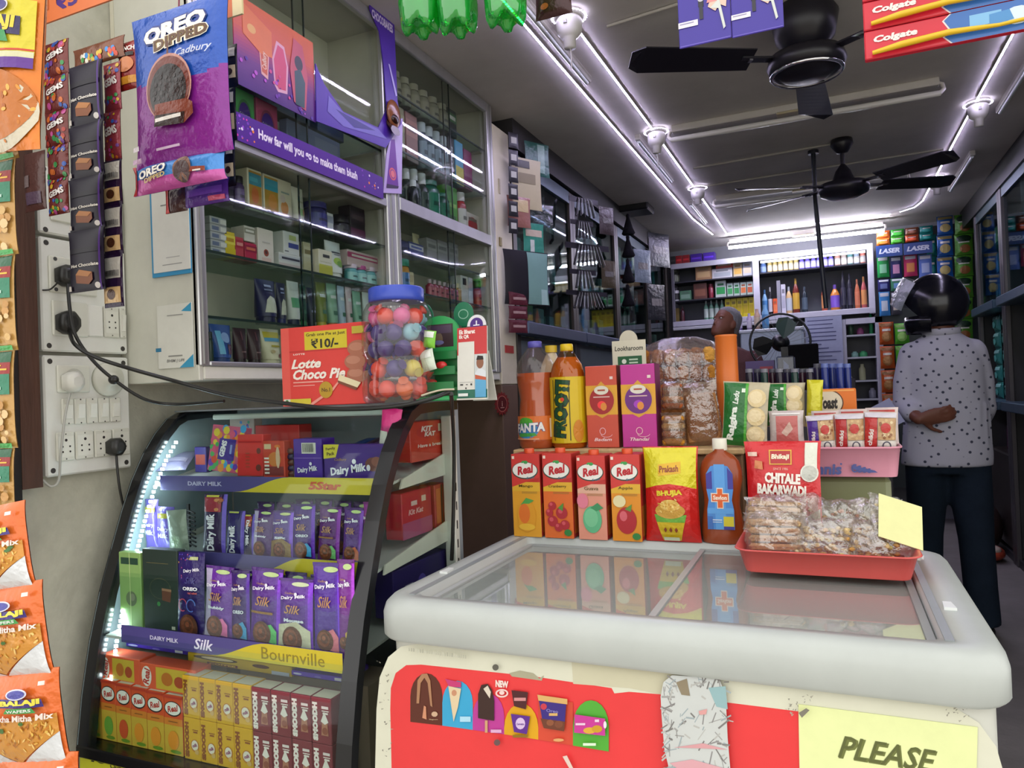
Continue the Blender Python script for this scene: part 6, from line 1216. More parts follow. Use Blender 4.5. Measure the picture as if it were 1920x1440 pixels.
# bakarwadi pouch
x, w, h = onrim(1398, 1545, 829, 1.738); m, d = pouch(w, h, .045, '#c92228', 'foil', 24, 26)
d.poly([(.0, .0), (.98, .0), (.98, .36), (.6, .2), (.04, .08)], '#cfd2c2'); d.rect(.8, .72, .96, .985, '#d4d6c8'); d.ell(.86, .7, .12, None, '#d8d8cc', 18); d.ell(.86, .7, .1, None, '#b9bab0', 16)
d.rect(.33, .78, .63, .92, '#d8a838'); d.rect(.345, .79, .615, .91, '#a81c22'); d.text('Bhikaji', .48, .85, .24, .06, '#e8dcc0', .04, .1); d.text('SINCE 1986', .48, .74, .2, .025, '#d89a8a', .02); d.text('CHITALE', .5, .65, .48, .1, '#e9e2d8', .06, 0, -3); d.text('BAKARWADI', .48, .54, .66, .1, '#e9e2d8', .06, 0, -3)
for (u, v, s, c) in ((.18, .78, .06, '#c97a4a'), (.14, .42, .07, '#b8742a'), (.48, .34, .09, '#a8904a'), (.72, .25, .1, '#c98a3a'), (.45, .12, .1, '#c07a30')): d.poly([(u-s, v-s*.6), (u+s, v-s*.8), (u+s*.9, v+s*.5), (u-s*.8, v+s*.7)], c)
d.rect(.04, .86, .17, .9, '#d8b8a8'); one('snack_pouch', 'red and white snack pouch standing behind the coral tray', 'packet', m, (x, 1.745, FZ+.001), (-.05, 0, 0))
# ---------------------------------------------------------------- trays
def tray(label, x0, x1, y0, y1, z0, h, col, flare=.018, txt=None, grp=None):
    r = root('tray', label, 'tray', ((x0+x1)/2, y0, z0)); b = MB('plastic'); b.M = Matrix.Translation((-(x0+x1)/2, -y0, -z0)); f = flare
    def R_(k, z, rad=.03): return rr(x0-f*k, y0-f*k, x1+f*k, y1+f*k, rad, z, 5)
    b.loft([R_(0, z0, .02), R_(.1, z0+.004, .022), R_(.7, z0+h*.92, .03), R_(1.0, z0+h*.93, .034), R_(1.1, z0+h*.97, .034), R_(1.0, z0+h, .034), R_(.72, z0+h*.99, .03), R_(.05, z0+.008, .02)], col, 'plastic')
    if txt: txt(b)
    part('tray_body', b, r); return r
p0, p1, pt = P(1400, 1082, z=FZ), P(1712, 1099, z=FZ), P(1550, 1037, y=1.462)
tx0, tx1 = -.168, .118; th = pt.z-FZ-.004
tray('coral plastic tray of bagged snacks standing on the freezer glass', tx0, tx1, 1.478, 1.69, FZ+.003, th, '#cf5550')
def nutbag(label, x, y, z, w, h, t, lean, rz, nutcol, roll=0, film='#fbf8f4', n=70, slices=False, card=None):
    r = root('snack_bag', label, 'snack bag', (x, y, z), (-lean, roll, rz)); b = MB('crumb'); q = random.Random(hash(label) % 999 if False else len(label)*7+n)
    if slices:
        for k in range(5): b.box(-w*.42, -t*.3, h*(.06+.16*k), w*.42, t*.3, h*(.06+.16*k)+h*.12, q.choice(nutcol), 'crumb', .006)
    else:
        for k in range(n):
            b.ball((q.uniform(-.42, .42)*w, q.uniform(-.38, .2)*t, h*(.05+.72*q.random()**1.3)), (q.uniform(.004, .0075), q.uniform(.003, .006), q.uniform(.003, .005)), q.choice(nutcol), 7, 5)
    tag(part('snack_pieces', b, r), kind='stuff')
    S = pouchfn(w, h, t*1.25); b = MB('bag'); s1 = q.uniform(0, 9)
    def W(u, v, sd): 
        x, y, z = S(u, v, 0, sd); k = .0035*math.sin(u*17+s1+v*9)+.003*math.sin(v*23+u*7+s1*2); return (x+k*.5, y+k*sd, z+k*.6)
    b.grid(lambda u, v: W(u, v, -1), 20, 18, film, 'bag'); b.grid(lambda u, v: W(u, v, 1), 20, 18, film, 'bag', flip=True); part('bag_film', b, r)
    if card: b = MB('paper'); b.box(-w*.42, -t*1.0-.0015, h*.1, w*.42, -t*1.0, h*.9, card, 'paper'); part('paper_card', b, r, 'pale yellow card')
    return r
zt = FZ+.011
CR_ = ('#d0a878', '#d8b48a', '#c49868', '#e0c8a0', '#cfa070'); NU = ('#e0c48a', '#d4a868', '#ecdcb4', '#c89a58', '#e4c890', '#c0b070')
nutbag('bag of brown flat crackers at the front left of the coral tray', -.115, 1.535, zt, .12, .10, .07, .35, .05, CR_, slices=True)
nutbag('second bag of brown crackers lying on the front left bag', -.12, 1.57, zt+.05, .125, .085, .05, .7, -.05, CR_, slices=True)
nutbag('bag of mixed nuts in the middle front of the coral tray', -.03, 1.53, zt, .12, .095, .06, .5, -.1, NU, n=110)
nutbag('bag of golden puffed snack right of the mixed nuts', .06, 1.535, zt, .10, .095, .06, .55, .15, ('#d8a45c', '#c88a40', '#e0bc7c', '#c09a50'), n=100)
nutbag('clear bag with a pale yellow card at the right of the tray', .095, 1.53, zt+.03, .10, .115, .02, .6, .35, NU, n=20, card='#d8d89c', roll=.35)
nutbag('bag of nuts at the back left of the coral tray', -.09, 1.64, zt+.01, .12, .115, .06, .45, .1, CR_, n=60)
nutbag('bag of orange snack at the back middle of the tray', -.01, 1.63, zt+.005, .11, .115, .05, .5, -.15, ('#c87a3c', '#d8b070', '#b8682c'), n=50)
nutbag('pale bag of snack at the back right of coral tray', .075, 1.635, zt+.005, .11, .115, .05, .5, .1, ('#cdbf94', '#d8cca4', '#b8a878'), n=60)
# ================================================================ counter behind the freezer
CT = 1.083
sc_ = root('shop_counter', 'dark wooden shop counter behind the freezer with a raised step', 'counter', (-.3, 1.83, 0)); T0 = Matrix.Translation((.3, -1.83, 0))
b = MB('wood'); b.M = T0; b.box(-.8, 1.84, 0, .11, 2.2, .85, '#4a372c', 'wood', .004); part('counter_body', b, sc_)
b = MB('wood'); b.M = T0; b.box(-.8, 1.85, .85, -.205, 2.35, CT-.015, '#7a5c40', 'wood', .003); part('step', b, sc_)
b = MB('wood'); b.M = T0; b.box(-.81, 1.838, CT-.015, -.2, 2.36, CT, '#c2a476', 'wood', .003); part('step_top', b, sc_)
b = MB('wood'); b.M = T0; b.box(-.205, 1.838, .85, .125, 2.21, .866, '#7a6248', 'wood', .003); part('counter_top', b, sc_)
def on(px0, px1, pyt, Y, z): return onrim(px0, px1, pyt, Y, z)
def drink(label, px0, px1, pyt, Y, prof, liq, fill, cap, labelfn, lv0, lv1, body=None):
    x, w, h = on(px0, px1, pyt, Y, CT); r = w/2; g = root('drink_bottle', label, 'bottle', (x, Y, CT+.001), group='drink bottles')
    b = MB('gloss'); b.lathe([(q*r*.985, z*h) for q, z in prof if z <= fill], liq, 28, mat='gloss'); part('drink', b, g)
    b = MB('pet'); b.lathe([(q*r, z*h) for q, z in prof], body or '#f0ece6', 28, mat='pet', caps=False); part('bottle_body', b, g)
    b = MB('plastic'); zc_ = prof[-1][1]; b.lathe([(r*.34, h*(zc_-.005)), (r*.36, h*zc_), (r*.35, h*.995), (r*.3, h)], cap, 24); part('cap', b, g)
    b = MB('card'); rl = max(q for q, z in prof if lv0-.02 <= z <= lv1+.02)*r+.0012; d = cyldec(b, rl, h*lv0, h*lv1, 200); d.e = .0003; labelfn(d, b, rl, h); part('label', b, g); return g
pf1 = [(.86, 0), (.95, .02), (.97, .07), (.97, .22), (.95, .25), (.86, .42), (.84, .46), (.95, .6), (.98, .7), (.92, .78), (.7, .86), (.4, .93), (.32, .945)]
def fanta(d, b, rl, h):
    d.rect(0, 0, 1, 1, '#d8702c'); d.ell(.42, .42, .2, .36, '#3f8ac0', 18); d.ell(.42, .75, .12, .2, '#52a83c', 14); d.poly([(.28, .12), (.6, .18), (.56, .3), (.3, .28)], '#4aa048')
    d.text('FANTA', .47, .52, .48, .4, '#1f3f8a', .1, .1, 3); d.text('FANTA', .47, .52, .47, .38, '#e9e9e6', .05, .1, 3); d.rect(.2, .02, .62, .07, '#e0a078'); d.rect(.78, .1, .84, .9, '#e8d8c0')
drink('big bottle of orange drink with purple cap on the counter step', 980, 1050, 640, 1.91, pf1, '#cf5a10', .74, '#5a55a8', fanta, .08, .3)
pf2 = [(.88, 0), (.96, .02), (.97, .2), (.9, .35), (.95, .52), (.98, .62), (.94, .72), (.8, .8), (.55, .87), (.38, .92), (.35, .935)]
def froo(d, b, rl, h):
    d.rect(0, 0, 1, 1, '#d2b51a'); d.text('FROOTI', .46, .52, .26, .88, '#2a2c20', .1, 0, 84); d.text('FROOTI', .46, .52, .22, .86, '#1f4a2c', .06, 0, 84); d.rect(.33, .04, .345, .96, '#2a2c20'); d.rect(.6, .04, .612, .9, '#2a2c20'); d.ell(.74, .18, .09, .17, '#c8801e', 16); d.ell(.5, .66, .03, .03, '#d8442a', 10)
drink('yellow mango drink bottle with slanting green lettering beside the orange drink', 1042, 1107, 645, 1.905, pf2, '#d08a10', .9, '#d8b818', froo, .05, .68, '#e8c060')
x, w, h = on(1026, 1064, 648, 2.06, CT); g = root('drink_bottle', 'cloudy bottle with yellow cap half hidden behind two drink bottles', 'bottle', (x, 2.06, CT+.001), group='drink bottles')
b = MB('gloss'); b.lathe([(w*.6*q, z*h) for q, z in pf2], '#c8b89a', 20); part('bottle_body', b, g); b = MB('plastic'); b.lathe([(w*.28, h*.93), (w*.28, h)], '#d0b028', 16); part('cap', b, g)
def agar(bg, badge, nm):
    def f(d):
        d.rect(0, .4, 1, .76, '#d8a030'); d.poly([(.5, .81), (.62, .76), (.78, .74), (.9, .66), (.93, .56), (.86, .46), (.68, .4), (.5, .36), (.32, .4), (.14, .46), (.07, .56), (.1, .66), (.22, .74), (.38, .76)], '#cf9a34'); d.ell(.5, .575, .39, .17, badge, 28); d.ell(.5, .7, .23, .055, '#d8d4c4', 18); d.rect(.38, .69, .62, .71, '#a8503a'); d.rect(.24, .612, .76, .625, '#d8b8b0'); d.ell(.5, .52, .14, .05, hx(badge, 1.5), 12); d.ell(.56, .5, .1, .05, '#d88a3a', 10)
        d.rect(.78, .83, .88, .865, '#e4d0c8'); d.ring(.5, .2, .1, .045, .02, '#e8b8c0', 18); d.ring(.62, .16, .18, .035, .015, '#e8b8c0', 16, 180, 360); d.text('Badam' if bg == '#c4503c' else 'Thandai', .5, .1, .56, .04, '#ecd0d0', .02, .3)
    return f
for k, (a, c, t, bg, bd, nm) in enumerate([(1107, 1166, 686, '#c4503c', '#a02a2c', 'Rose Milk'), (1173, 1238, 683, '#b8328c', '#6a2a7c', 'Flavoured')]):
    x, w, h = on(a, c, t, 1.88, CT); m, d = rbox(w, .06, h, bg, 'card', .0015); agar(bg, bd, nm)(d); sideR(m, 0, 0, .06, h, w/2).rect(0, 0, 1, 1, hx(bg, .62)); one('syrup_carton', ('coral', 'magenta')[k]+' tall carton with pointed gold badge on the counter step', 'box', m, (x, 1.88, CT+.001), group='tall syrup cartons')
# breads
def breadpack(label, a, b_, c, d_, Y, cols, t=.05, film='#e8dcc8', rot=0, n=5, z=None):
    x, zz, w, h = fity(a, c, b_, d_, Y); zz = zz if z is None else z; r = root('bread_pack', label, 'bread', (x, Y, zz), (0, rot, 0)); m = MB('crumb')
    for k in range(n): m.box(-w*.44, -t*.3, h*(.05+.9*k/n), w*.44, t*.3, h*(.05+.9*(k+.86)/n), cols[k % len(cols)], 'crumb', .005)
    part('slices', m, r); S = pouchfn(w, h, t*1.2); m = MB('bag'); m.grid(lambda u, v: S(u, v), 14, 14, film, 'bag'); m.grid(lambda u, v: S(u, v, 0, 1), 14, 14, film, 'bag', flip=True); dd = Dec(m, lambda u, v, o: S(u, v, o+.002), w, h, sub=.02, mat='card'); part('wrapper', m, r); return r
BR = ('#a8662c', '#c98a48', '#b87a3a')
breadpack('orange brown cake pack with cream wrapper, lower one beside the magenta carton', 1241, 1288, 768, 832, 1.9, ('#c88a2c', '#a86a3a', '#c9a468'), z=CT+.001, n=4)
breadpack('brown cake pack with red wrapper edge, upper one beside the magenta carton', 1241, 1284, 714, 768, 1.9, ('#a8582c', '#c98444', '#8a4a24'), n=4)
r_ = breadpack('tall tan toast slab in a clear bag leaning on the step', 1287, 1362, 706, 826, 1.93, ('#b07c4c',), .04, '#e0cdb8', rot=.0, n=1, z=CT+.001); r_.rotation_euler = (0, -.12, 0)
g = root('rusk_bag', 'large clear bag of yellow toast lying behind the tall cartons', 'bread', (P(1278, 700, y=2.2).x, 2.2, CT+.001)); m = MB('crumb'); q0 = P(1200, 735, y=2.2); x1 = P(1355, 735, y=2.2).x; W_ = x1-q0.x; zb = q0.z-CT-.03; hh = P(1278, 645, y=2.2).z-CT
for k in range(3):
    for j in range(6): m.box(-W_*.45+W_*.15*j, -.08, zb+(hh-zb)*.3*k+.004, -W_*.45+W_*.15*j+W_*.135, .08, zb+(hh-zb)*.3*(k+1), ('#c98a34', '#d8a048', '#b8782c')[(k+j) % 3], 'crumb', .01)
m.box(-W_*.42, -.07, 0, W_*.42, .07, zb, '#a8743c', 'crumb', .006); part('toast', m, g)
m = MB('bag'); m.loft([[(W_*.52*s*math.cos(a)*(1+.05*math.sin(5*a+z*40)), .11*s*math.sin(a), zb+(hh*1.06-zb)*z) for a in [2*PI*k/26 for k in range(26)]] for s, z in ((.92, -.05), (1.02, .1), (1.04, .4), (.98, .7), (.75, .92), (.4, 1.0))], '#e4d4d4', 'bag'); part('bag_film', m, g)
# second counter further in
Z2 = P(1500, 733, y=2.6).z
m = MB('wood'); m.box(-.45, 2.45, 0, P(1606, 740, y=2.45).x, 2.95, Z2, '#3c3a40', 'wood', .004); one('inner_counter', 'dark inner counter behind the step, carrying rows of small jars', 'counter', m)
x, w, h = on(1352, 1397, 628, 2.03, CT); m = MB('plastic'); m.lathe([(w*.47, 0), (w*.5, .004), (w*.5, .012), (w*.46, .016), (w*.47, h*.55), (w*.48, h*.56), (w*.47, h*.58), (w*.46, h*.98), (w*.48, h*.985), (w*.46, h)], '#d4702c', 26); one('canister', 'tall plain orange canister behind the bag of toast', 'canister', m, (x, 2.03, CT+.001))
def rajg(d):
    d.rect(.02, .02, .55, .98, '#1f6a2c'); d.rect(.5, .02, .56, .98, '#4fa83a'); d.text('Rajgira', .25, .36, .2, .52, '#e4ece0', .05, 0, 84); d.text('Ladu', .3, .76, .13, .2, '#e4ece0', .03, .2, 84); d.rect(.42, .84, .5, .9, '#d8e4d0')
    for k in range(3): d.ell(.76, .2+.28*k, .2, None, '#d4bf8e', 18); d.ell(.74, .215+.28*k, .14, None, '#dccaa0', 14)
def rajpack(label, a, b_, c, d_, Y, rot, z=None, txt=True):
    x, zz, w, h = fity(a, c, b_, d_, Y); m, d = pouch(w, h, .04, '#b9ae92', 'wrap', 18, 18); rajg(d); one('biscuit_pack', label, 'packet', m, (x, Y, zz if z is None else z), (0, rot, 0))
rajpack('green packet with three round biscuits standing left on the rear tray', 1352, 1440, 728, 850, 1.885, .08, .0+P(1390, 838, y=1.885).z)
rajpack('second green biscuit packet behind the first, right of it', 1432, 1512, 718, 800, 1.99, .02)
x, zz, w, h = fity(1443, 770, 1510, 838, 1.89); m, d = pouch(w, h, .03, '#c4b8b4', 'wrap', 16, 16); d.rect(.2, .12, .84, .86, '#b8605c'); d.poly([(.35, .4), (.6, .7), (.7, .5), (.5, .3)], '#c8a898'); d.rect(.1, .9, .9, .94, '#e0dcd8'); one('sweet_packet', 'clear packet with pinkish red card on the rear tray', 'packet', m, (x, 1.895, zz))
x, zz, w, h = fity(1511, 712, 1542, 800, 1.98); m, d = pouch(w, h, .03, '#c6c024', 'foil', 12, 14); d.rect(.1, .2, .9, .3, '#e0dc80'); one('snack_pouch', 'pointed bright yellow pouch beside the orange toast box', 'packet', m, (x, 1.98, zz), (0, .06, 0))
# pink rear tray on its crate
pa, pb = P(1396, 893, y=1.87), P(1684, 895, y=1.87); pz0, pz1 = P(1600, 894, y=1.87).z, P(1600, 838, y=1.86).z
def ptxt(b):
    d = pxface(b, 'y', 1.8598, -1); M0 = b.M; d.text('nnis', 1554, -880, 48, 20, '#46508a', .04, .05); d.ell(1577, -870, 2, 2, '#46508a', 8)
    for k in range(4): d.ring(1603+k*9, -878-k*1.5, 7-k*.6, 8-k*1.2, 3, '#46508a', 14, 60, 330)
    d.poly([(1596, -872), (1640, -882), (1646, -886), (1630, -886), (1600, -880)], '#46508a')
xs0, xs1 = max(pa.x, -.182), pb.x
tray('pink plastic tray with dark blue lettering behind the red snack pouch', xs0, xs1, 1.87, 2.06, pz0, pz1-pz0, '#d894a6', .012, ptxt)
ca, cb = P(1470, 1000, y=1.88).x, P(1676, 1000, y=1.88).x; m = MB('plastic'); m.box(-.19, 1.885, .867, cb, 2.08, pz0-.002, '#767a58', 'plastic', .012); one('storage_box', 'olive grey plastic box under the pink tray', 'box', m)
def chik(col, k):
    def f(d):
        d.rect(.02, .02, .4, .98, col); d.text('chikki', .2, .35, .14, .42, '#e4dcd4', .04, 0, 84); d.rect(.42, .3, .98, .85, '#b89468'); [d.ell(R.uniform(.46, .95), R.uniform(.34, .82), .05, .04, R.choice(('#c8a878', '#8a5a34', '#d8c49a')), 7) for q in range(26)]; d.ell(.66, .6, .16, .13, '#b8332c', 14); d.rect(.42, .05, .98, .28, '#d0ccc4'); d.ring(.7, .15, .14, .12, .04, '#4a4a5a', 16); d.rect(.02, .86, .98, .98, hx('#c9c4cc', 1))
    return f
for k, (a, c, t, col) in enumerate([(1516, 1570, 778, '#4a2a8a'), (1566, 1624, 775, '#b02a2c'), (1618, 1682, 772, '#b8302e')]):
    x, zz, w, h = fity(a, t, c, 846, 1.89); m, d = pouch(w, h, .035, '#c8bcb0', 'wrap', 16, 16); chik(col, k)(d); one('sweet_packet', 'nut brittle packet with %s side band on the pink tray, %s from the left' % (('violet', 'red', 'red')[k], ORD[k]), 'packet', m, (x, 1.895, pz0+.012 if False else zz), (0, .05*(k-1), 0), 'nut brittle packets')
    x, zz, w, h = fity(a+8, t-8, c+6, 846, 1.95); m, d = pouch(w, h, .03, '#c8b8b4', 'wrap', 10, 10); d.rect(.1, .5, .9, .95, '#a8342e'); one('sweet_packet', 'nut brittle packet behind the front row, %s from the left' % ORD[k], 'packet', m, (x, 1.95, zz), group='rear nut brittle packets')
x, zz, w, h = fity(1532, 729, 1607, 776, 2.083); m = MB('card'); m.box(-w/2, 0, 0, w/2, .06, h, '#d8701c', 'card', .002); d = front(m, -w/2, 0, w/2, h, 0); d.ell(.32, .45, .36, .5, '#d8ccb0', 20); d.ring(.3, .45, .38, .52, .03, '#5a3418', 18, -80, 80); d.text('Toast', .28, .45, .5, .5, '#2a2420', .05, .1); d.rect(.05, .9, .95, .96, '#e8a050')
one('toast_box', 'orange toast box with black lettering above the nut brittle', 'box', m, (x, 2.083, zz), (0, 0, 0))
m = MB('card'); m.box(-.05, 0, 0, .13, .11, zz-.869, '#8a6a4a', 'card'); one('carton', 'brown carton under the orange toast box', 'box', m, (x-.02, 2.085, .867))
# small jars on the inner counter
for k in range(14):
    a = 1398+k*14.2; x, w, h = on(a, a+15, 692 if k < 9 else 684, 2.62+.03*(k % 2), Z2); x = P(a+7, 710, y=2.62).x; h = P(a+7, 692 if k < 9 else 682, y=2.62).z-Z2
    g = root('spice_jar', 'small clear lidded jar of %s, %s from the left on the inner counter' % (('dark sweets', 'blue sweets')[k > 9], ORD[k]), 'jar', (x, 2.62+.03*(k % 2), Z2+.001), group='small jars on the inner counter')
    b = MB('gloss'); b.lathe([(w*.46, 0), (w*.48, .003), (w*.48, h*.78), (w*.42, h*.84)], ('#241c2c', '#2a2440', '#1c3a34', '#3a1c2c')[k % 4] if k < 10 else '#22307a', 14); part('jar_body', b, g); b = MB('plastic'); b.lathe([(w*.46, h*.84), (w*.46, h)], ('#8a8a94', '#5a5a64')[k % 2] if k < 10 else '#6a7ab8', 14); part('lid', b, g)
x, zz, w, h = fity(1456, 668, 1490, 700, 2.72); m = MB('pet'); m.box(-w/2, 0, 0, w/2, w, P(1470, 668, y=2.72).z-Z2, '#c4c8d8', 'pet', .004); one('clear_box', 'cloudy clear box behind the small jars on inner counter', 'box', m, (x, 2.74, Z2+.001))
x, zz, w, h = fity(1398, 677, 1452, 692, 2.8); m = MB('card'); m.box(-w/2, 0, 0, w/2, .05, P(1425, 677, y=2.8).z-Z2, '#4a3a6a', 'card'); front(m, -w/2, 0, w/2, .1, 0).rect(.5, .1, .95, .9, '#8a3040'); one('carton', 'violet and red carton behind small jars at left', 'box', m, (x, 2.8, Z2+.001))
# lettered card
x, zz, w, h = fity(1150, 617, 1213, 712, 2.1); m = MB('card'); m.box(-w/2, 0, 0, w/2, .003, h*.78, '#d2cfb8'); m.prism([(w*.27*math.cos(t)+0, h*.78+h*.2*math.sin(t)) for t in [PI*i/14 for i in range(15)]], .0002, .0028, '#c9c6b0', 'y'); m.box(-.02, .003, 0, .02, .05, .004, '#b8b49c')
d = front(m, -w/2, 0, w/2, h*.78, 0); d.text('Lookharoom', .5, .8, .84, .12, '#2a2c24', .02, .1); d.rect(.16, .34, .88, .6, '#1f5a34'); d.ell(.35, .47, .07, None, '#d8e0d0', 12); d.rect(.5, .49, .76, .53, '#b8d0b8'); d.rect(.5, .41, .76, .45, '#b8d0b8'); d.rect(.26, .1, .6, .24, '#1f5a34'); d.rect(.34, .15, .5, .2, '#c8d8c8')
one('counter_card', 'cream lettered card with dark green panels behind the tall cartons', 'sign', m, (x, 2.1, CT+.001 if zz < CT else zz), (0, 0, 0))
# ================================================================ back wall of the shop
BY = 7.0
def wz(px, py, Y=BY): return P(px, py, y=Y).z
def wx(px, Y=BY, py=560): return P(px, py, y=Y).x
xa, xm_, xr = -1.36, wx(1420), wx(1641)
bc = root('back_cabinet', 'white open fronted cabinet with shelves across the back wall', 'cabinet', (xa, BY, 0)); TB = Matrix.Translation((-xa, -BY, 0))
def bk(mat='laminate'): b = MB(mat); b.M = TB; return b
zt, z1, z2 = 2.405, 1.855, 1.80
b = bk(); b.box(xa, BY+.27, z2, xr, BY+.285, zt, '#4c5058'); b.box(xa, BY, zt-.015, xr, BY+.285, zt, '#b4b4bc'); b.box(xa, BY, z1-.02, xr, BY+.285, z1, '#c4c4ce')
for x in (xa, xr-.012): b.box(x, BY, z2, x+.012, BY+.27, zt, '#a8a8b4')
part('carcass', b, bc)
for x0, x1, c in ((xa, xa+.03, '#6a6a72'), (xm_-.03, xm_+.025, '#c9c9d6'), (xr-.05, xr, '#c9c9d6')): b = bk(); b.box(x0, BY-.012, z2, x1, BY, zt, c, None, .003); part('upright', b, bc)
for za, zb_ in ((zt-.05, zt), (z1-.05, z1)): b = bk(); b.box(xa, BY-.013, za, xr, BY, zb_, '#c9c9d6', None, .003); part('rail', b, bc)
zL1, zL2, zR1 = wz(1360, 520), wz(1370, 555), wz(1530, 501)
for x0, x1, z in ((xa+.012, xm_-.01, zL1), (xa+.012, xm_-.01, zL2), (xm_+.005, xr-.015, zR1)): b = bk(); b.box(x0, BY+.01, z-.012, x1, BY+.268, z, '#2e3038', 'laminate'); part('shelf', b, bc)
b = MB('shelfled'); b.M = TB; b.box(xm_+.04, BY+.012, zt-.07, xr-.06, BY+.022, zt-.055, '#eef0ff', 'shelfled'); part('white_bar', b, bc, 'glowing white light bar')
b = bk(); b.box(xa, BY-.02, z2-.03, xm_+.25, BY+.28, z2, '#c4c6cc', None, .004); part('ledge', b, bc)
b = bk(); b.box(xa, BY+.05, 0, xm_+.1, BY+.28, z2-.03, '#2c2a2e'); part('lower_body', b, bc)
def back(label, px0, px1, pyt, z, kind, c, c2=None, Y=BY+.06, group=None, name=None):
    x0, x1 = wx(px0, Y), wx(px1, Y); w = x1-x0; h = max(.03, P((px0+px1)/2, pyt, y=Y).z-z); lim = min([q for q in (zL1 if px1 < 1420 else zR1, zL2 if px1 < 1420 else 9, zt-.02) if q > z+.02] or [9]); h = min(h, lim-z-.018)
    x = (x0+x1)/2
    if kind == 'b':
        m, d = rbox(w, .08, h, c); c2 and (d.rect(.1, .2, .9, .62, c2), d.rect(.2, .7, .8, .84, hx(c2, .7)))
        return one(name or 'carton', label, 'box', m, (x, Y, z), (0, 0, 0), group)
    m = MB('gloss'); r = w/2; g = root(name or 'bottle', label, 'bottle', (x, Y+r, z), group=group)
    pr = [(r*.92, 0), (r, .006), (r, h*.62), (r*.55, h*.78), (r*.34, h*.84)] if kind == 'o' else [(r*.95, 0), (r, .004), (r, h*.76), (r*.8, h*.8)]
    m.lathe(pr, c, 14)
    if c2: d = cyldec(m, r, h*.12, h*.58, 170); d.rect(0, 0, 1, 1, c2)
    part('body', m, g); k = MB('plastic'); k.lathe([(r*(.36 if kind == 'o' else .85), pr[-1][1]), (r*(.34 if kind == 'o' else .85), h)], hx(c2 or c, .8), 12); part('cap', k, g); return g
z = zL1+.001
back('dark bottle at the left end of the top back shelf', 1257, 1274, 504, z, 'j', '#3a4038', '#5a6250'); back('tan carton on the top back shelf', 1306, 1336, 497, z, 'b', '#a8825a', '#c8a878')
back('low white carton under the red and white carton', 1337, 1375, 503, z, 'b', '#c4c4c8', '#a8b0b8'); back('white and yellow carton beside the white cartons on the back shelf', 1377, 1394, 491, z, 'b', '#c8bca0', '#d0a44a'); back('pale carton at the right end of the top left back shelf', 1395, 1412, 490, z, 'b', '#c0c4d0', '#d4c8b0')
m, d = rbox(wx(1375)-wx(1343), .08, .045, '#b8402a'); d.rect(.1, .5, .9, .9, '#d8c8b8'); one('carton', 'red and white carton on the low white carton', 'box', m, (wx(1359), BY+.06, z+.0+max(.03, wz(1356, 503, BY+.06)-z)+.001))
z = zL2+.001
back('white can near the left end of the middle back shelf', 1262, 1273, 539, z, 'j', '#c4c4c8', '#3a3a3c'); back('pale green carton on the middle back shelf', 1275, 1296, 545, z, 'b', '#5a8a6a', '#8ab098'); back('brown pack on the middle back shelf', 1301, 1326, 531, z, 'b', '#6a4034', '#8a5a44'); back('thin red bottle beside the green and white carton', 1328, 1338, 532, z, 'j', '#8a3040')
back('tall green and white carton on the middle back shelf', 1342, 1362, 526, z, 'b', '#c4d0c8', '#2f9a50')
for k, c in enumerate(('#3fa058', '#3a9850', '#d0703a', '#c8603a')): back('%s carton, %s of four beside the tall green carton' % ('green' if k < 2 else 'orange', ORD[k]), 1364+12.5*k, 1375+12.5*k, 531-k, z, 'b', '#b8ccc0', c)
z = z1+.001
for k in range(4): back('green and white bottle, %s of four at the foot of back cabinet' % ORD[k], 1318+10*k, 1327+10*k, 562, z, 'o', '#6a9a80', '#b8c8bc', group='green and white bottles')
for k in range(5): back('bright yellow pack, %s from the left on the back cabinet floor' % ORD[k], 1359+11*k, 1369.5+11*k, 558-k, z, 'b', '#cfc020', '#b8a020', group='bright yellow packs')
back('dark red pack at the left end of the back cabinet floor', 1263, 1272, 578, z, 'b', '#6a5a2a'); back('maroon bottle beside the dark red pack', 1274, 1282, 574, z, 'o', '#4a2028')
z = zR1+.001
for k in range(6): back('small amber jar, %s from the left under the light bar' % ORD[k], 1441+10*k, 1450+10*k, 487-1.4*k, z, 'j', '#b8a468', '#d8ccb0', group='small amber jars')
back('blue jar left of the amber jars', 1427, 1439, 490, z, 'j', '#5a78b0', '#8aa0c8')
for k in range(6): back('violet bottle, %s from the left under the light bar' % ORD[k], 1501+11*k, 1511+11*k, 478-1.4*k, z, 'o', '#6a5ac8', '#b8b4e8', group='violet bottles')
for k in range(5): back('metal can, %s from the left at the right end of shelf' % ORD[k], 1568+12*k, 1579+12*k, 471-1.3*k, z, 'j', ('#b88a7a', '#a89a90', '#5a8a8a', '#8a98a8', '#c87a6a')[k], '#c8c4c0', group='metal cans')
z = z1+.001
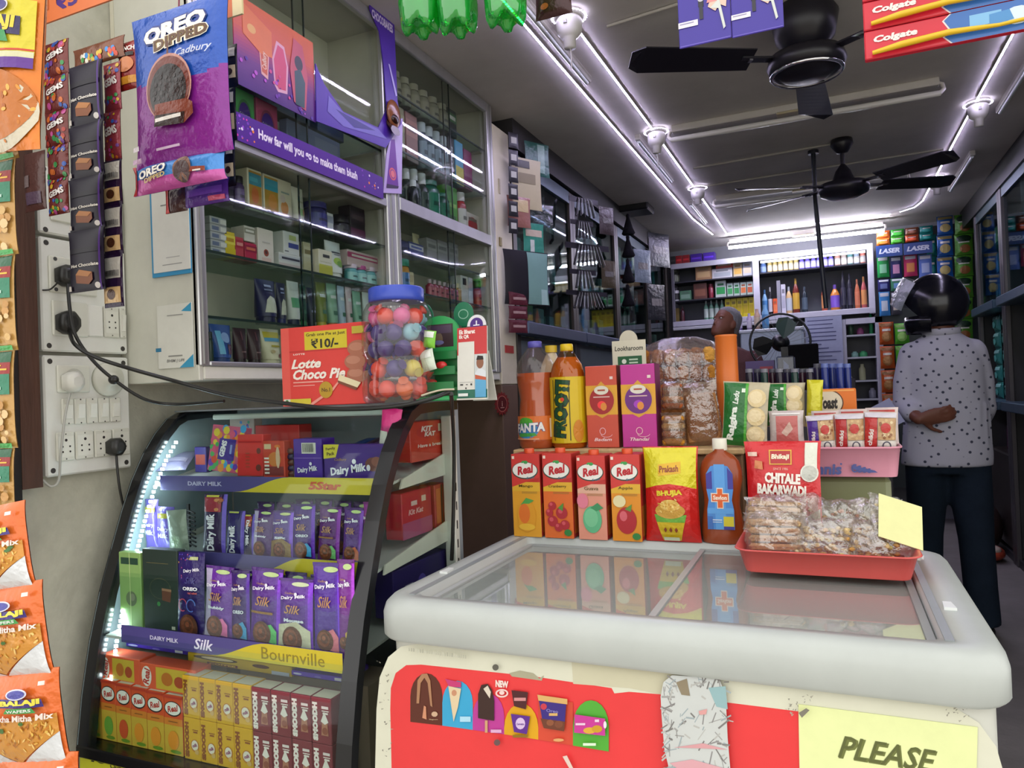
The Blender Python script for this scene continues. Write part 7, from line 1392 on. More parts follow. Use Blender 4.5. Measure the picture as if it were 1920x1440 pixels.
for a, b_, t, kd, c, c2, lab in [(1428, 1439, 543, 'o', '#7aa8d0', '#4a80b8', 'light blue bottle at left of the lower back shelf'), (1440, 1448, 538, 'o', '#1c1c22', '#c8c8cc', 'black bottle with white label on lower back shelf'), (1449, 1457, 560, 'b', '#d8582a', '#e07a4a', 'small orange box beside the grey boxes'), (1457, 1464, 526, 'b', '#8a8a94', None, 'tall grey box on lower back shelf'), (1465, 1473, 533, 'b', '#c4c4d0', '#a8a8b8', 'white box beside the tall grey box'),
        (1473, 1485, 537, 'o', '#c8a878', '#b8c0c8', 'beige bottle on lower back shelf'), (1486, 1499, 521, 'o', '#6a2418', '#c8a040', 'brown sauce bottle with green cap'), (1503, 1514, 537, 'o', '#1c2a34', '#4a5a68', 'dark slate bottle right of the sauce bottle'), (1540, 1551, 531, 'o', '#a8503a', '#c88a5a', 'red brown bottle behind the hanging rod'), (1557, 1575, 533, 'o', '#c07830', '#7a5ac0', 'amber bottle with violet label'),
        (1577, 1587, 508, 'o', '#22222e', '#3a3a48', 'tall black bottle, left of a pair'), (1589, 1599, 512, 'o', '#22222e', '#3a3a48', 'tall black bottle, right of a pair'), (1603, 1613, 523, 'o', '#b86a4a', '#c8785a', 'rust red bottle at the right end of the lower shelf'), (1615, 1626, 518, 'o', '#b05a5a', '#d0905a', 'tall coral bottle at the right end of the lower shelf')]: back(lab, a, b_, t, z, kd, c, c2)
z = zt+.001
for k, (a, c, col) in enumerate([(1258, 1267, '#3a3a3a'), (1268, 1280, '#a83034'), (1281, 1294, '#9a2a2e'), (1296, 1318, '#4a2a9a'), (1320, 1342, '#5030a8')]):
    x0, x1 = wx(a), wx(c); m, d = rbox(x1-x0, .1, .085, col); d.rect(.1, .4, .9, .6, hx(col, 1.4)); one('carton', '%s carton, %s from the left on top of the back cabinet' % (('dark', 'red', 'red', 'purple', 'purple')[k], ORD[k]), 'box', m, ((x0+x1)/2, BY+.05, z))
# white fridge like unit, cupboard with paper, open shelves
m = MB('enamel'); x0, x1 = wx(1385, 6.7), wx(1502, 6.7); zf_ = wz(1440, 616, 6.7); m.box(x0, 6.7, 0, x1, 7.0, zf_, '#b8c8d0', 'enamel', .01); m.box(x0-.01, 6.69, zf_-.03, x1+.01, 7.0, zf_, '#c8d0d4', 'enamel', .006); one('white_cupboard', 'pale blue white cupboard standing behind the pedestal fan', 'cupboard', m)
for k, (a, c, t, kd, cc1, c2, lab) in enumerate([(1372, 1379, 585, 'j', '#8a7ab0', '#c8c4d8', 'violet capped tube on pale cupboard'), (1412, 1424, 580, 'j', '#c8a890', '#e0d0b0', 'cream jar with red lid on the pale cupboard'), (1427, 1440, 572, 'o', '#7ab0d8', '#5a98c8', 'light blue bottle on the pale cupboard'), (1398, 1408, 588, 'j', '#b8a8c8', '#e0dce8', 'pale mauve jar on the pale cupboard')]):
    Y = 6.8; x0, x1 = wx(a, Y), wx(c, Y); x0 = max(x0, wx(1388, Y)) if k == 0 else x0; h = wz((a+c)/2, t, Y)-zf_; m = MB('gloss'); r = .03 if k == 0 else (x1-x0)/2; m.lathe([(r*.9, 0), (r, .005), (r, h*.7), (r*.5, h*.85), (r*.5, h)], cc1, 14); d = cyldec(m, r, h*.15, h*.6, 170); d.rect(0, 0, 1, 1, c2); one('bottle', lab, 'bottle', m, ((x0+x1)/2, Y, zf_+.001))
x0, x1, x2 = wx(1503), wx(1584), wx(1652)
oc = root('open_cupboard', 'white cupboard with a closed door and narrow open shelves', 'cupboard', (x0, BY, 0)); TB = Matrix.Translation((-x0, -BY, 0))
b = bk(); b.box(x0, BY, 0, x1, BY+.25, z2-.032, '#b4b6c2', None, .004); part('door', b, oc)
b = bk(); b.box(x1, BY+.24, 0, x2, BY+.25, z2-.032, '#3a3c44'); b.box(x2-.055, BY-.01, 0, x2, BY+.24, z2-.032, '#b8b8c6'); b.box(x1, BY-.01, z2-.08, x2, BY+.24, z2-.032, '#c0c0cc'); part('carcass', b, oc)
zs = [wz(1610, q) for q in (627, 669, 713, 748)]
for q in zs: b = bk(); b.box(x1, BY+.005, q-.015, x2-.055, BY+.24, q, '#b0b4b8'); part('shelf', b, oc)
for k, (a, c, q, h, col, lab) in enumerate([(1604, 1618, 0, .06, '#a85a88', 'pink pot on the top open shelf'), (1588, 1599, 0, .12, '#3a5a40', 'dark green box on the top open shelf'), (1628, 1636, 0, .2, '#2a9a5a', 'bright green bottle on the top open shelf'), (1592, 1606, 1, .05, '#8ab8a8', 'pale green pot on the second open shelf'), (1607, 1623, 1, .05, '#3fa060', 'green pot on the second open shelf'), (1605, 1618, 2, .14, '#b0b488', 'cream green bottle on the third open shelf'), (1580, 1592, 2, .04, '#a8a890', 'cream pot on the third open shelf'), (1622, 1636, 3, .09, '#8a8c94', 'grey pot on the lowest open shelf')]):
    xx0, xx1 = max(wx(a), x1+.005), wx(c); m = MB('gloss'); r = (xx1-xx0)/2; m.lathe([(r*.9, 0), (r, .004), (r, h*.7), (r*.6, h*.85), (r*.6, h)], col, 14); one('pot', lab, 'pot', m, ((xx0+xx1)/2, BY+.09, zs[q]+.001))
m = MB('paper'); a, b_ = P(1509, 592, y=BY), P(1583, 702, y=BY); m.box(a.x, BY-.014, b_.z, b_.x-.0, BY-.011, a.z-.02, '#9aa0b8', 'paper'); d = front(m, a.x, b_.z, b_.x, a.z-.02, BY-.014)
r9 = random.Random(5)
for k in range(13): d.rect(.06, .93-.068*k, .06+r9.uniform(.35, .8 if k % 4 else .92), .945-.068*k, '#4a4c70')
one('paper_notice', 'long written price list taped to the back cupboard door', 'notice', m)
# ---------------------------------------------------------------- packets hanging at the back right
def bp(label, px0, py0, px1, py1, col, decor=None, Y=6.93, t=.03, name='hanging_packet', group=None, mat='foil', cat='packet'):
    x, z, w, h = fity(px0, py0, px1, py1, Y); m, d = pouch(w, h, t, col, mat, 10, 10); decor and decor(d); return one(name, label, cat, m, (x, Y, z), (0, 0, 0), group)
def chipd(c2):
    def f(d): d.rect(.05, .8, .95, .95, hx(c2, .8)); d.ell(.5, .35, .35, .22, c2, 14); d.rect(.2, .6, .8, .7, '#d8d4c8')
    return f
for r_, (y0, y1, cs, X0s) in enumerate([(433, 447, (('orange', '#c8602a'), ('green', '#3fa83a'), ('brown', '#7a4a34'), ('teal', '#1f7a74')), 0), (447, 460, (('orange', '#d0702c'), ('green', '#52b03a'), ('orange red', '#c8502a'), ('teal', '#1f8078')), 0)]):
    for k, (nm, c) in enumerate(cs): bp('%s snack packet in the %s row above the razor cards, %s from left' % (nm, ('top', 'second')[r_], ORD[k]), 1643+27*k, y0-4*k*.8, 1669+27*k, y1-4*k*.8, c, chipd(hx(c, 1.3)))
for k, (a, c) in enumerate([(1643, 1693), (1695, 1749)]):
    x, z, w, h = fity(a, 459-k*5, c, 481-k*5, 6.88); m, d = rbox(w, .006, h, '#23407a'); d.text('LASER', .5, .5, .8, .42, '#c4ccd8', .05, .25); one('hanging_razor_card', 'dark blue lettered razor card header, %s one' % ('left', 'right')[k], 'card', m, (x, 6.88, z))
for k, (a, c, t, b_, col, c2, lab) in enumerate([(1645, 1668, 481, 520, '#1f9a48', '#8ad0a0', 'green razor pack'), (1670, 1692, 481, 521, '#22285a', '#c890b0', 'dark blue and pink razor pack'), (1695, 1721, 478, 518, '#b82a5a', '#d88a4a', 'pink and red razor pack'), (1723, 1749, 477, 520, '#5a78c0', '#a8b8dc', 'pale blue razor pack'), (1646, 1669, 524, 546, '#2a2a6a', '#6a78b0', 'navy pack under the green razor pack'), (1670, 1698, 522, 545, '#3a7a5a', '#6a98c8', 'green and blue pack beside the navy pack'), (1649, 1670, 547, 592, '#3a88c8', '#d0dce4', 'bright blue long pack'), (1671, 1692, 547, 590, '#3a3a44', '#b8b0a0', 'black and cream pack beside the visor')]):
    bp(lab+' hanging on the back wall', a, t, c, b_, col, (lambda c2: lambda d: (d.rect(.2, .2, .8, .62, c2), d.rect(.1, .8, .9, .95, '#c8ccd0')))(c2), mat='card', t=.02)
for k, (y0, y1) in enumerate([(604, 646), (649, 691), (694, 736), (738, 782)]): bp('orange packet, %s from the top of the column beside the open shelves' % ORD[k], 1649+2*k, y0, 1677+2*k, y1, '#b8521c', chipd('#a8743a'), group='orange packets on the back wall')
for k, (y0, y1) in enumerate([(606, 645), (648, 690), (692, 734)]): bp('light green packet, %s from the top, left of the man' % ORD[k], 1678+2*k, y0, 1706+2*k, y1, '#4fa82a', chipd('#8ac05a'), group='light green packets on the back wall')
for k, (y0, y1) in enumerate([(405, 440), (441, 480), (481, 520), (521, 560)]): bp('blue snack packet, %s from the top of the blue column' % ORD[k], 1757, y0, 1788, y1, '#1c58a0', chipd('#b8a868'), group='blue packets on the back wall')
for k, (y0, y1) in enumerate([(440, 480), (481, 520)]): bp('teal packet behind the razor packs, %s of two' % ('upper', 'lower')[k], 1738, y0, 1757, y1, '#14706c', chipd('#2a9088'), Y=6.97)
for k, (y0, y1) in enumerate([(402, 438), (439, 478), (479, 518), (519, 558), (559, 598), (599, 640), (641, 682)]):
    bp('green packet with dark badge, %s from the top of the rightmost column' % ORD[k], 1790, y0, 1826, y1, '#4a8a24', lambda d: (d.ell(.5, .78, .42, .18, '#14301c', 14), d.rect(.2, .58, .8, .64, '#c8ccb8'), d.ell(.55, .3, .3, .2, '#8a5a2c', 12)), group='green packets with dark badges')
# ================================================================ glass cabinets further down the left wall
LX = -1.4
BAYS = [(3.265, 4.19), (4.19, 5.17), (5.17, 6.15), (6.15, 6.985)]
for i, (y0, y1) in enumerate(BAYS):
    r = root('glass_cabinet', 'tall dark framed glass cabinet on the left wall, %s from the cream post' % ORD[i], 'cabinet', (LX, y0, 0), group='glass cabinets along the left wall'); TT = Matrix.Translation((-LX, -y0, 0))
    def gk(mat='laminate'): b = MB(mat); b.M = TT; return b
    b = gk(); b.box(-1.66, y0, 0, -1.64, y1, 2.43, '#4a4a4c'); b.box(-1.64, y0, 0, LX, y0+.012, 2.43, '#3a3632'); b.box(-1.64, y1-.012, 0, LX, y1, 2.43, '#3a3632'); b.box(-1.64, y0+.012, 1.5, LX-.01, y1-.012, 1.52, '#3a3a40'); part('carcass', b, r)
    for ya_ in (y0, y1-.05): b = gk(); b.box(LX-.01, ya_, .0, LX+.008, ya_+.05, 2.43, '#37302b', None, .003); part('upright', b, r)
    b = gk(); b.box(LX-.01, y0+.05, 2.36, LX+.008, y1-.05, 2.43, '#4a5a62', 'alu'); part('top_rail', b, r)
    b = gk(); b.box(LX-.005, y0+.0, 1.52, LX+.07, y1-.0, 1.585, '#4a5870', 'alu', .006); part('ledge', b, r, 'blue grey metal ledge')
    for z in (1.86, 2.14): b = gk('glass'); b.box(-1.638, y0+.013, z-.006, LX-.03, y1-.013, z, '#b8ccc8', 'glass'); part('shelf', b, r)
    for k in range(2): ym2 = (y0+y1)/2; b = gk('glass'); b.box(LX-.004-.006*k, (y0+.05, ym2-.02)[k], 1.59, LX-.001-.006*k, (ym2+.02, y1-.05)[k], 2.36, '#c4dcd8', 'glass'); part('glass_pane', b, r)
    b = gk(); b.box(LX-.02, y0+.055, .1, LX-.004, y1-.055, 1.5, '#5a6670', 'laminate', .004); part('door', b, r)
    rr9 = random.Random(40+i)
    for z in (1.521, 1.862, 2.142):
        y = y0+.08; k = 0
        while y < y1-.12 and k < 7:
            w = rr9.uniform(.06, .11); h = rr9.uniform(.1, .21); c = rr9.choice(('#7a8a8c', '#8a6a6a', '#5a7a80', '#a09a88', '#6a5a7a', '#3a6a6a', '#b8a8a0', '#8a8a4a')); m, d = rbox(w, .06, h, c); d.rect(.1, .3, .9, .7, hx(c, 1.35))
            one('carton', '%s from the post side on the %s shelf of the %s dark glass cabinet' % (ORD[k]+' carton', {1.521: 'low', 1.862: 'middle', 2.142: 'upper'}[z], ORD[i]), 'box', m, (-1.47, y+w/2, z), FX); y += w+rr9.uniform(.03, .09); k += 1
# goods hanging in front of those cabinets
def hx_(label, px0, py0, px1, py1, X, col, decor=None, t=.015, name='hanging_packet', mat='wrap', group=None, rx=0, cat='packet'):
    y, z, w, h = fitx(px0, py0, px1, py1, X); m, d = pouch(w*.9, h, t, col, mat, 10, 12); decor and decor(d); return one(name, label, cat, m, (X, y, z), (0, rx, PI/2-.5), group)
hx_('long cream card with faint print hanging before the first dark cabinet', 974, 300, 1004, 392, -1.32, '#b8ae90', lambda d: (d.rect(.2, .5, .8, .7, '#8a8068'), d.rect(.1, .8, .6, .95, '#3a3a38')), .008, mat='card')
hx_('clear crumpled bag hanging under the cream card', 984, 382, 1022, 424, -1.32, '#9aa4a8', None, .03, mat='bag')
hx_('reddish packet hanging beside cream post', 962, 370, 986, 426, -1.34, '#9a6a62', lambda d: d.rect(.2, .5, .9, .9, '#c8b48c'))
hx_('green and white strip of brushes hanging in the first dark cabinet', 991, 420, 1012, 482, -1.32, '#3a8a78', lambda d: (d.rect(.1, .6, .9, .8, '#c8b8a8'), d.rect(.3, .1, .5, .5, '#c8d0cc')), .008)
hx_('dark green narrow packet high on first dark cabinet', 996, 270, 1020, 330, -1.32, '#2a5a50', lambda d: d.rect(.5, .1, .8, .95, '#8aa8a0'), .01)
hx_('black and teal folder hanging low on the first dark cabinet', 966, 472, 1012, 572, -1.31, '#1c1a22', lambda d: (d.rect(.5, .02, .98, .98, '#7aa09c'), d.rect(.8, .02, .95, .3, '#a8c8c8')), .02, mat='card')
for k in range(6): hx_('small black and white card, %s from the top beside the cream post' % ORD[k], 958, 250+32*k, 968, 278+32*k, -1.335, '#24242a', lambda d: d.rect(.2, .3, .8, .7, '#b8b8b4'), .006, group='small cards beside the cream post', mat='card')
for k in range(5): hx_('maroon sachet, %s from the top low beside the cream post' % ORD[k], 962, 496+26*k, 982, 520+26*k, -1.335, '#5a2430', lambda d: d.rect(.2, .4, .9, .6, '#a88a8a'), .008, group='maroon sachets beside the cream post')
for k, (y0, y1, w) in enumerate([(372, 408, 28), (414, 448, 22), (458, 500, 42), (506, 542, 26), (546, 580, 40)]):
    yy, z, ww, h = fitx(1082, y0, 1082+w, y1, -1.31); g = root('comb_card', 'fan of black combs with white edges, %s from the top on the second upright' % ORD[k], 'comb', (-1.31, yy, z), (0, 0, PI/2-.5), 'fans of black combs'); n = 5 if w < 30 else 8
    b = MB('card'); b.box(-ww*.4, .003, h*.75, ww*.4, .006, h, '#24222a'); part('card_back', b, g)
    for j in range(n):
        t = (j+.5)/n-.5; b = MB('gloss'); b.tube([(ww*.4*t, 0, h*.97), (ww*.62*t, -.004, h*.03)], [.004, .007], '#16151a', 6); b.tube([(ww*.4*t+.004, -.009, h*.9), (ww*.62*t+.006, -.013, h*.12)], .0017, '#b4b4b8', 5); part('comb', b, g)
for k, (y0, y1) in enumerate([(402, 440), (442, 482), (486, 530), (534, 574)]):
    yy, z, ww, h = fitx(1166, y0, 1190, y1, -1.30); m = MB('cloth'); m.lathe([(.006, h), (.014, h*.94), (.012, h*.8), (.035, h*.3), (.05, .01), (.04, 0)], '#121116', 14, sy=.8, mat='cloth'); d = Dec(m, lambda u, v, o: (.03+o+.02, (u-.5)*.06, v*h), .06, h); d.ell(.6, .3, .1, None, '#7a7a84', 8)
    one('hair_tassel', 'black tassel, %s from the top on the third upright' % ORD[k], 'tassel', m, (-1.30, yy, z), (0, 0, 0), 'black tassels on the third upright')
for k, (px, y0, y1, c, w_) in enumerate([(1132, 390, 440, '#3a302e', 12), (1136, 490, 540, '#4a4230', 12), (1200, 470, 530, '#6a7880', 12), (1230, 440, 500, '#2a3036', 14), (1226, 535, 600, '#1c1e22', 12)]): hx_('%s packet hanging on the far left uprights' % ('dark brown', 'olive brown', 'silvery', 'slate', 'black')[k], px, y0, px+w_, y1, -1.30, c, lambda d: d.rect(.2, .4, .8, .6, '#6a6864'), .012)
m = MB('plastic'); 
# ================================================================ right hand cabinets
RX = 1.05
for i, (y0, y1) in enumerate([(5.6, 6.5), (4.5, 5.6)]):
    r = root('glass_cabinet', ('grey framed cabinet on the right wall nearest the back, full of teal packets', 'grey framed cabinet at the right edge of the photo')[i], 'cabinet', (RX, y0, 0), group='cabinets on the right wall'); TT = Matrix.Translation((-RX, -y0, 0))
    def gk(mat='laminate'): b = MB(mat); b.M = TT; return b
    b = gk(); b.box(1.38, y0, 0, 1.41, y1, 2.43, '#3a4448'); b.box(RX, y0, .04, 1.38, y0+.012, 2.43, '#4a4a4c'); b.box(RX, y1-.012, .04, 1.38, y1, 2.43, '#4a4a4c'); b.box(RX, y0, 0, 1.38, y1, .05, '#2a2a2c'); part('carcass', b, r)
    for ya_ in (y0, y1-.06): b = gk(); b.box(RX-.01, ya_, 0, RX+.02, ya_+.06, 2.43, '#6a6668', 'alu', .004); part('upright', b, r)
    for z in (1.70, 1.03): b = gk(); b.box(RX-.06, y0+.06, z-.03, 1.38, y1-.06, z+.03, '#5a7486', 'alu', .005); part('ledge', b, r, 'blue grey ledge')
    b = gk(); b.box(RX-.005, y0+.06, 2.37, RX+.015, y1-.06, 2.43, '#5a6c74', 'alu'); part('top_rail', b, r)
    ym2 = (y0+y1)/2
    for k in range(2): b = gk('glass'); b.box(RX+.002+.006*k, (y0+.06, ym2-.02)[k], 1.735, RX+.005+.006*k, (ym2+.02, y1-.06)[k], 2.37, '#c0dce0', 'glass'); part('glass_pane', b, r)
    for z in (1.95, 2.16): b = gk('glass'); b.box(RX+.05, y0+.015, z-.006, 1.378, y1-.015, z, '#b8ccc8', 'glass'); part('shelf', b, r)
    rr9 = random.Random(70+i)
    for z in (1.731, 1.951, 2.161):
        y = y0+.1; k = 0
        while y < y1-.14 and k < 7:
            w = rr9.uniform(.07, .11); h = rr9.uniform(.1, .17); c = rr9.choice(('#8a9aa0', '#a8607a', '#6a8a98', '#b8b0a0', '#7a98b0', '#a8a860')); m, d = rbox(w, .06, h, c); d.rect(.1, .3, .9, .7, hx(c, 1.3))
            one('carton', '%s carton from the back wall on the %s shelf of the right %s cabinet' % (ORD[6-k], {1.731: 'low', 1.951: 'middle', 2.161: 'upper'}[z], ('rear', 'front')[i]), 'box', m, (RX+.1, y+w/2, z), (0, 0, -PI/2)); y += w+rr9.uniform(.02, .06); k += 1
    for c in range(2):
        for k in range(5):
            m, d = pouch(.2, .117, .05, ('#2f8f88', '#2c8076')[c] if i == 0 else ('#3a8a6a', '#7a8a4a')[c], 'foil', 12, 10); d.rect(.1, .7, .9, .9, '#8ac4bc'); d.ell(.5, .4, .25, .2, '#5ab0a4', 12)
            one('hanging_packet', '%s packet, %s from the top in the %s column of the right %s cabinet' % (('teal', 'green')[i], ORD[4-k], ('nearer', 'farther')[c], ('rear', 'front')[i]), 'packet', m, (RX+.06, y0+.28+.3*c, 1.0625+.12*k), (0, 0, -PI/2), 'packets in the right cabinets')
for k, (dy, c) in enumerate([(.1, '#3a5aa8'), (.2, '#4a6ab8'), (.3, '#34509a'), (.42, '#6a3a5a')]):
    m = MB('gloss'); m.lathe([(.035, 0), (.038, .005), (.038, .15), (.02, .19), (.016, .2), (.016, .235)], c, 14); one('bottle', '%s bottle on the low crate in the right cabinet, %s from the street side' % (('blue', 'blue', 'blue', 'maroon')[k], ORD[k]), 'bottle', m, (1.16, 5.7+dy, .701))
m = MB('plastic'); m.box(1.06, 5.67, .06, 1.37, 6.42, .7, '#2c2624', 'plastic', .01); one('crate', 'dark crate low in the right rear cabinet', 'crate', m)
m = MB('wrap'); m.ball((0, 0, .17), (.11, .16, .17), '#3a2c28', 18, 12, 'wrap'); one('sack', 'dark brown filled sack on the floor before the right cabinet', 'sack', m, (.95, 6.05, .001))
m = MB('wrap'); m.ball((0, 0, .05), (.08, .12, .05), '#a8442c', 14, 8, 'wrap'); m.ball((.0, -.06, .08), (.05, .05, .03), '#c8b8a8', 10, 6, 'wrap'); one('packet', 'red and cream packets heaped on floor beside the sack', 'packet', m, (.93, 5.72, .001))
# ================================================================ pedestal fan and monitor
fc = P(1462, 642, y=4.9); rg = (P(1519, 642, y=4.9).x-P(1405, 642, y=4.9).x)/2
g = root('pedestal_fan', 'black table fan with dark green blades standing behind the counters', 'fan', (fc.x, 4.9, 0))
b = MB('plastic'); b.lathe([(.2, 0), (.2, .02), (.05, .05), (.02, .06)], '#1a1a1c', 24); b.tube([(0, 0, .05), (0, 0, fc.z-.1)], .016, '#1a1a1c', 10); part('stand', b, g)
b = MB('plastic'); b.M = Matrix.Translation((0, 0, fc.z)); b.tube([(rg*math.cos(2*PI*k/40), 0, rg*math.sin(2*PI*k/40)) for k in range(41)], .007, '#16181a', 8)
for k in range(28): a = 2*PI*k/28; b.tube([(.04*math.cos(a), .05, .04*math.sin(a)), (rg*.6*math.cos(a+.1), .045, rg*.6*math.sin(a+.1)), (rg*math.cos(a+.15), 0, rg*math.sin(a+.15))], .0014, '#9aa4a8', 4)
part('guard', b, g)
b = MB('plastic'); b.M = Matrix.Translation((0, 0, fc.z)) @ Matrix.Rotation(PI/2, 4, 'X'); b.lathe([(.0, .03), (.03, .028), (.04, .01), (.04, -.02), (.055, -.04), (.055, -.12), (.03, -.15)], '#141416', 20); part('motor', b, g)
for k in range(3):
    b = MB('gloss'); b.M = Matrix.Translation((0, 0, fc.z)); a0 = math.radians(70+120*k); pts = []
    prof2 = [(.03, -.5), (.08, -.62), (rg*.6, -.6), (rg*.86, -.38), (rg*.92, 0), (rg*.86, .36), (rg*.6, .55), (.08, .5)]
    f_, bk_ = [], []
    for rad, da in prof2: f_.append((rad*math.cos(a0+da), -.012+.02*da, rad*math.sin(a0+da))); bk_.append((rad*math.cos(a0+da), -.008+.02*da, rad*math.sin(a0+da)))
    b.loft([f_, bk_], ('#163c2e', '#0e1012', '#0e1012')[k], 'plastic', True, False); part('blade', b, g)
x, z, w, h = fity(1479, 645, 1536, 690, 4.5); m = MB('plastic'); m.box(-w/2, 0, 0, w/2, .035, h, '#0c0c0e', 'cloth', .006); front(m, -w/2+.008, .008, w/2-.008, h-.008, 0).rect(0, 0, 1, 1, '#08080a', 'cloth'); m.box(-.025, .01, -.06, .025, .025, 0.002, '#0c0c0e'); m.box(-.08, -.05, -.068, .08, .08, -.058, '#0c0c0e'); one('monitor', 'small black screen facing the street in front of the fan', 'monitor', m, (x, 4.5, z))
m = MB('wood'); m.box(-.9, 4.3, 0, .12, 5.02-.5, z-.069, '#2c2a30', 'wood', .004); one('cash_counter', 'dark cash counter under the black screen', 'counter', m)
# ================================================================ goods hanging at the street front, top
def greenb(label, px0, px1, pyb, Y):
    x0, x1 = P(px0, 30, y=Y).x, P(px1, 30, y=Y).x; r = (x1-x0)/2; zb = P((px0+px1)/2, pyb, y=Y).z; g = root('hanging_bottle', label, 'bottle', ((x0+x1)/2, Y, zb), group='green bottles hanging at the street front')
    b = MB('greenpet'); n = 30; rings = []
    for rad, zz in ((.35, .018), (.6, .004), (.82, 0), (.95, .014), (1, .035), (1, .06), (.94, .075), (1, .09), (1, .16), (.8, .2), (.45, .235), (.3, .245)):
        rings.append([(rad*r*(1-(.16*(.5+.5*math.cos(5*a))**2 if zz < .04 else 0))*math.cos(a), rad*r*(1-(.16*(.5+.5*math.cos(5*a))**2 if zz < .04 else 0))*math.sin(a), zz+(.02*(.5+.5*math.cos(5*a))**2 if zz < .012 else 0)) for a in [2*PI*k/n for k in range(n)]])
    b.loft(rings, '#35d45a', 'greenpet', True); part('bottle_body', b, g); b = MB('plastic'); b.lathe([(r*.34, .24), (r*.34, .262)], '#1c7a38', 16); part('cap', b, g); b = MB('plastic'); b.tube([(0, 0, .26), (0, .0, .33)], .002, '#6a6a60', 6); part('string', b, g)
clearmat('greenpet', base=.12, rough=.05, haze=.35, edge=.6)
greenb('green plastic bottle bottom hanging at top, left of three', 753, 822, 61, 1.35); greenb('green plastic bottle bottom hanging at top, middle of three', 824, 893, 60, 1.36); greenb('green plastic bottle bottom hanging at top, right of three', 912, 986, 46, 1.33)
hang('dark red packet hanging beside the rightmost green bottle', 1004, -60, 1074, 32, 1.45, .03, '#3a1418', lambda d: d.ell(.3, .2, .12, .06, '#a8582c', 10), name='hanging_packet')
for k, (a, c) in enumerate([(1274, 1372), (1373, 1470)]):
    Y = 1.22; b0 = P(a, 91-k*20, y=Y); b1 = P(c, 91-k*20-20, y=Y); zt_ = P(a, -90, y=Y).z; zb = (b0.z+b1.z)/2; w = b1.x-b0.x; h = zt_-zb
    m, d = rbox(w, .002, h, '#3d2e94', 'gloss'); d.rect(.02, .012, .98, .02, '#6a5ac0')
    d.rect(.18, .62, .72, .9, '#c9c4b0'); d.rect(.2, .6, .72, .62, '#8a9ab8'); d.rect(.24, .72, .38, .76, '#4a4a58'); d.rect(.4, .38, .5, 1, '#1c1a24'); d.ell(.45, .46, .06, .03, '#b8b4c0', 12); d.rect(.415, .25, .485, .42, '#2a2834'); d.rect(0, .2, .38, .26, '#d8d4e0'); d.rect(.03, .235, .3, .245, '#8a86a8')
    d.poly([(.58, .36), (.7, .52), (.82, .46), (.96, .5), (.92, .32), (.8, .36), (.72, .3)], '#d8b8a8'); d.poly([(.56, .4), (.62, .5), (.78, .5), (.8, .4)], '#d88a8a'); d.poly([(.62, .34), (.8, .42), (.9, .12), (.86, .1), (.78, .32)], '#c8ccc8')
    one('hanging_razor_card', 'purple razor card hanging at the top, %s of two' % ('left', 'right')[k], 'card', m, ((b0.x+b1.x)/2, Y, zb), (0, 0, 0), 'purple razor cards')
Y = 1.16; pz_ = [P(1622, 113, y=Y).z, P(1622, 58, y=Y).z, P(1622, 3, y=Y).z, P(1622, -52, y=Y).z]; x0, x1 = P(1620, 60, y=Y).x, P(1990, 60, y=Y).x
for k in range(3):
    w, h = x1-x0, pz_[k+1]-pz_[k]; m, d = rbox(w, .012, h-.0015, '#c8283a', 'gloss'); d.poly([(.46, 0), (1, 0), (1, 1), (.46, 1), (.42, .8), (.45, .5), (.42, .25)], '#d8d0d0'); d.poly([(.47, 0), (1, 0), (1, 1), (.47, 1), (.43, .8), (.46, .5), (.43, .25)], '#3a6ab0'); d.rect(.56, .4, .72, .8, '#7ab0d8'); d.ell(.8, .5, .08, .3, '#c8d8e4', 14); d.poly([(.66, .3), (.78, .4), (.76, .75), (.66, .7)], '#4a88c0')
    d.text('Colgate', .17, .62, .24, .3, '#e8dcd8', .05, .15); g = root('hanging_toothbrush_pack', 'red and blue toothbrush pack hanging at top right, %s from the bottom' % ORD[k], 'toothbrush pack', ((x0+x1)/2, Y, pz_[k]), group='toothbrush packs'); part('card', m, g)
    b = MB('gloss'); c = '#d8b01c' if k < 2 else '#b83ab0'; b.tube([(-w*.46, -.006, h*.14), (-w*.3, -.008, h*.22), (-w*.05, -.008, h*.3), (w*.2, -.007, h*.22), (w*.5, -.006, h*.3)], [h*.07, h*.11, h*.1, h*.06, h*.06], c, 10, 'gloss'); part('toothbrush', b, g, 'yellow toothbrush' if k < 2 else 'magenta toothbrush')
m = MB('plastic'); m.tube([(x0+.05, Y+.006, pz_[3]), (x0+.05, Y+.006, CZ-.001)], .002, '#555', 6); one('string', 'string holding the hanging toothbrush packs to ceiling', 'string', m)
# ================================================================ people
def remesh(mb, vox, col, mat, smooth=6):
    me = mesh('tmp', mb); o = D.objects.new('tmp', me); COL.objects.link(o); md = o.modifiers.new('r', 'REMESH'); md.mode = 'VOXEL'; md.voxel_size = vox
    s = o.modifiers.new('s', 'SMOOTH'); s.iterations = smooth; s.factor = .5
    dg = bpy.context.evaluated_depsgraph_get(); out = D.meshes.new_from_object(o.evaluated_get(dg)); D.objects.remove(o); D.meshes.remove(me)
    out.materials.clear(); out.materials.append(MAT[mat])
    for n in list(out.color_attributes.keys()): out.color_attributes.remove(out.color_attributes[n])
    a = out.color_attributes.new('Col', 'FLOAT_COLOR', 'CORNER'); n = len(out.loops)
    a.data.foreach_set('color', list(C(col) if not callable(col) else (0, 0, 0))*0+[v for _ in range(n) for v in (*C(col), 1.)] if not callable(col) else [v for l in out.loops for v in (*C(col(out.vertices[l.vertex_index].co)), 1.)])
    for p in out.polygons: p.use_smooth = True; p.material_index = 0
    return out
def ringz(cx, cy, z, rx, ry, n=20, tilt=0): return [(cx+rx*math.cos(2*PI*k/n), cy+ry*math.sin(2*PI*k/n), z+tilt*math.cos(2*PI*k/n)) for k in range(n)]
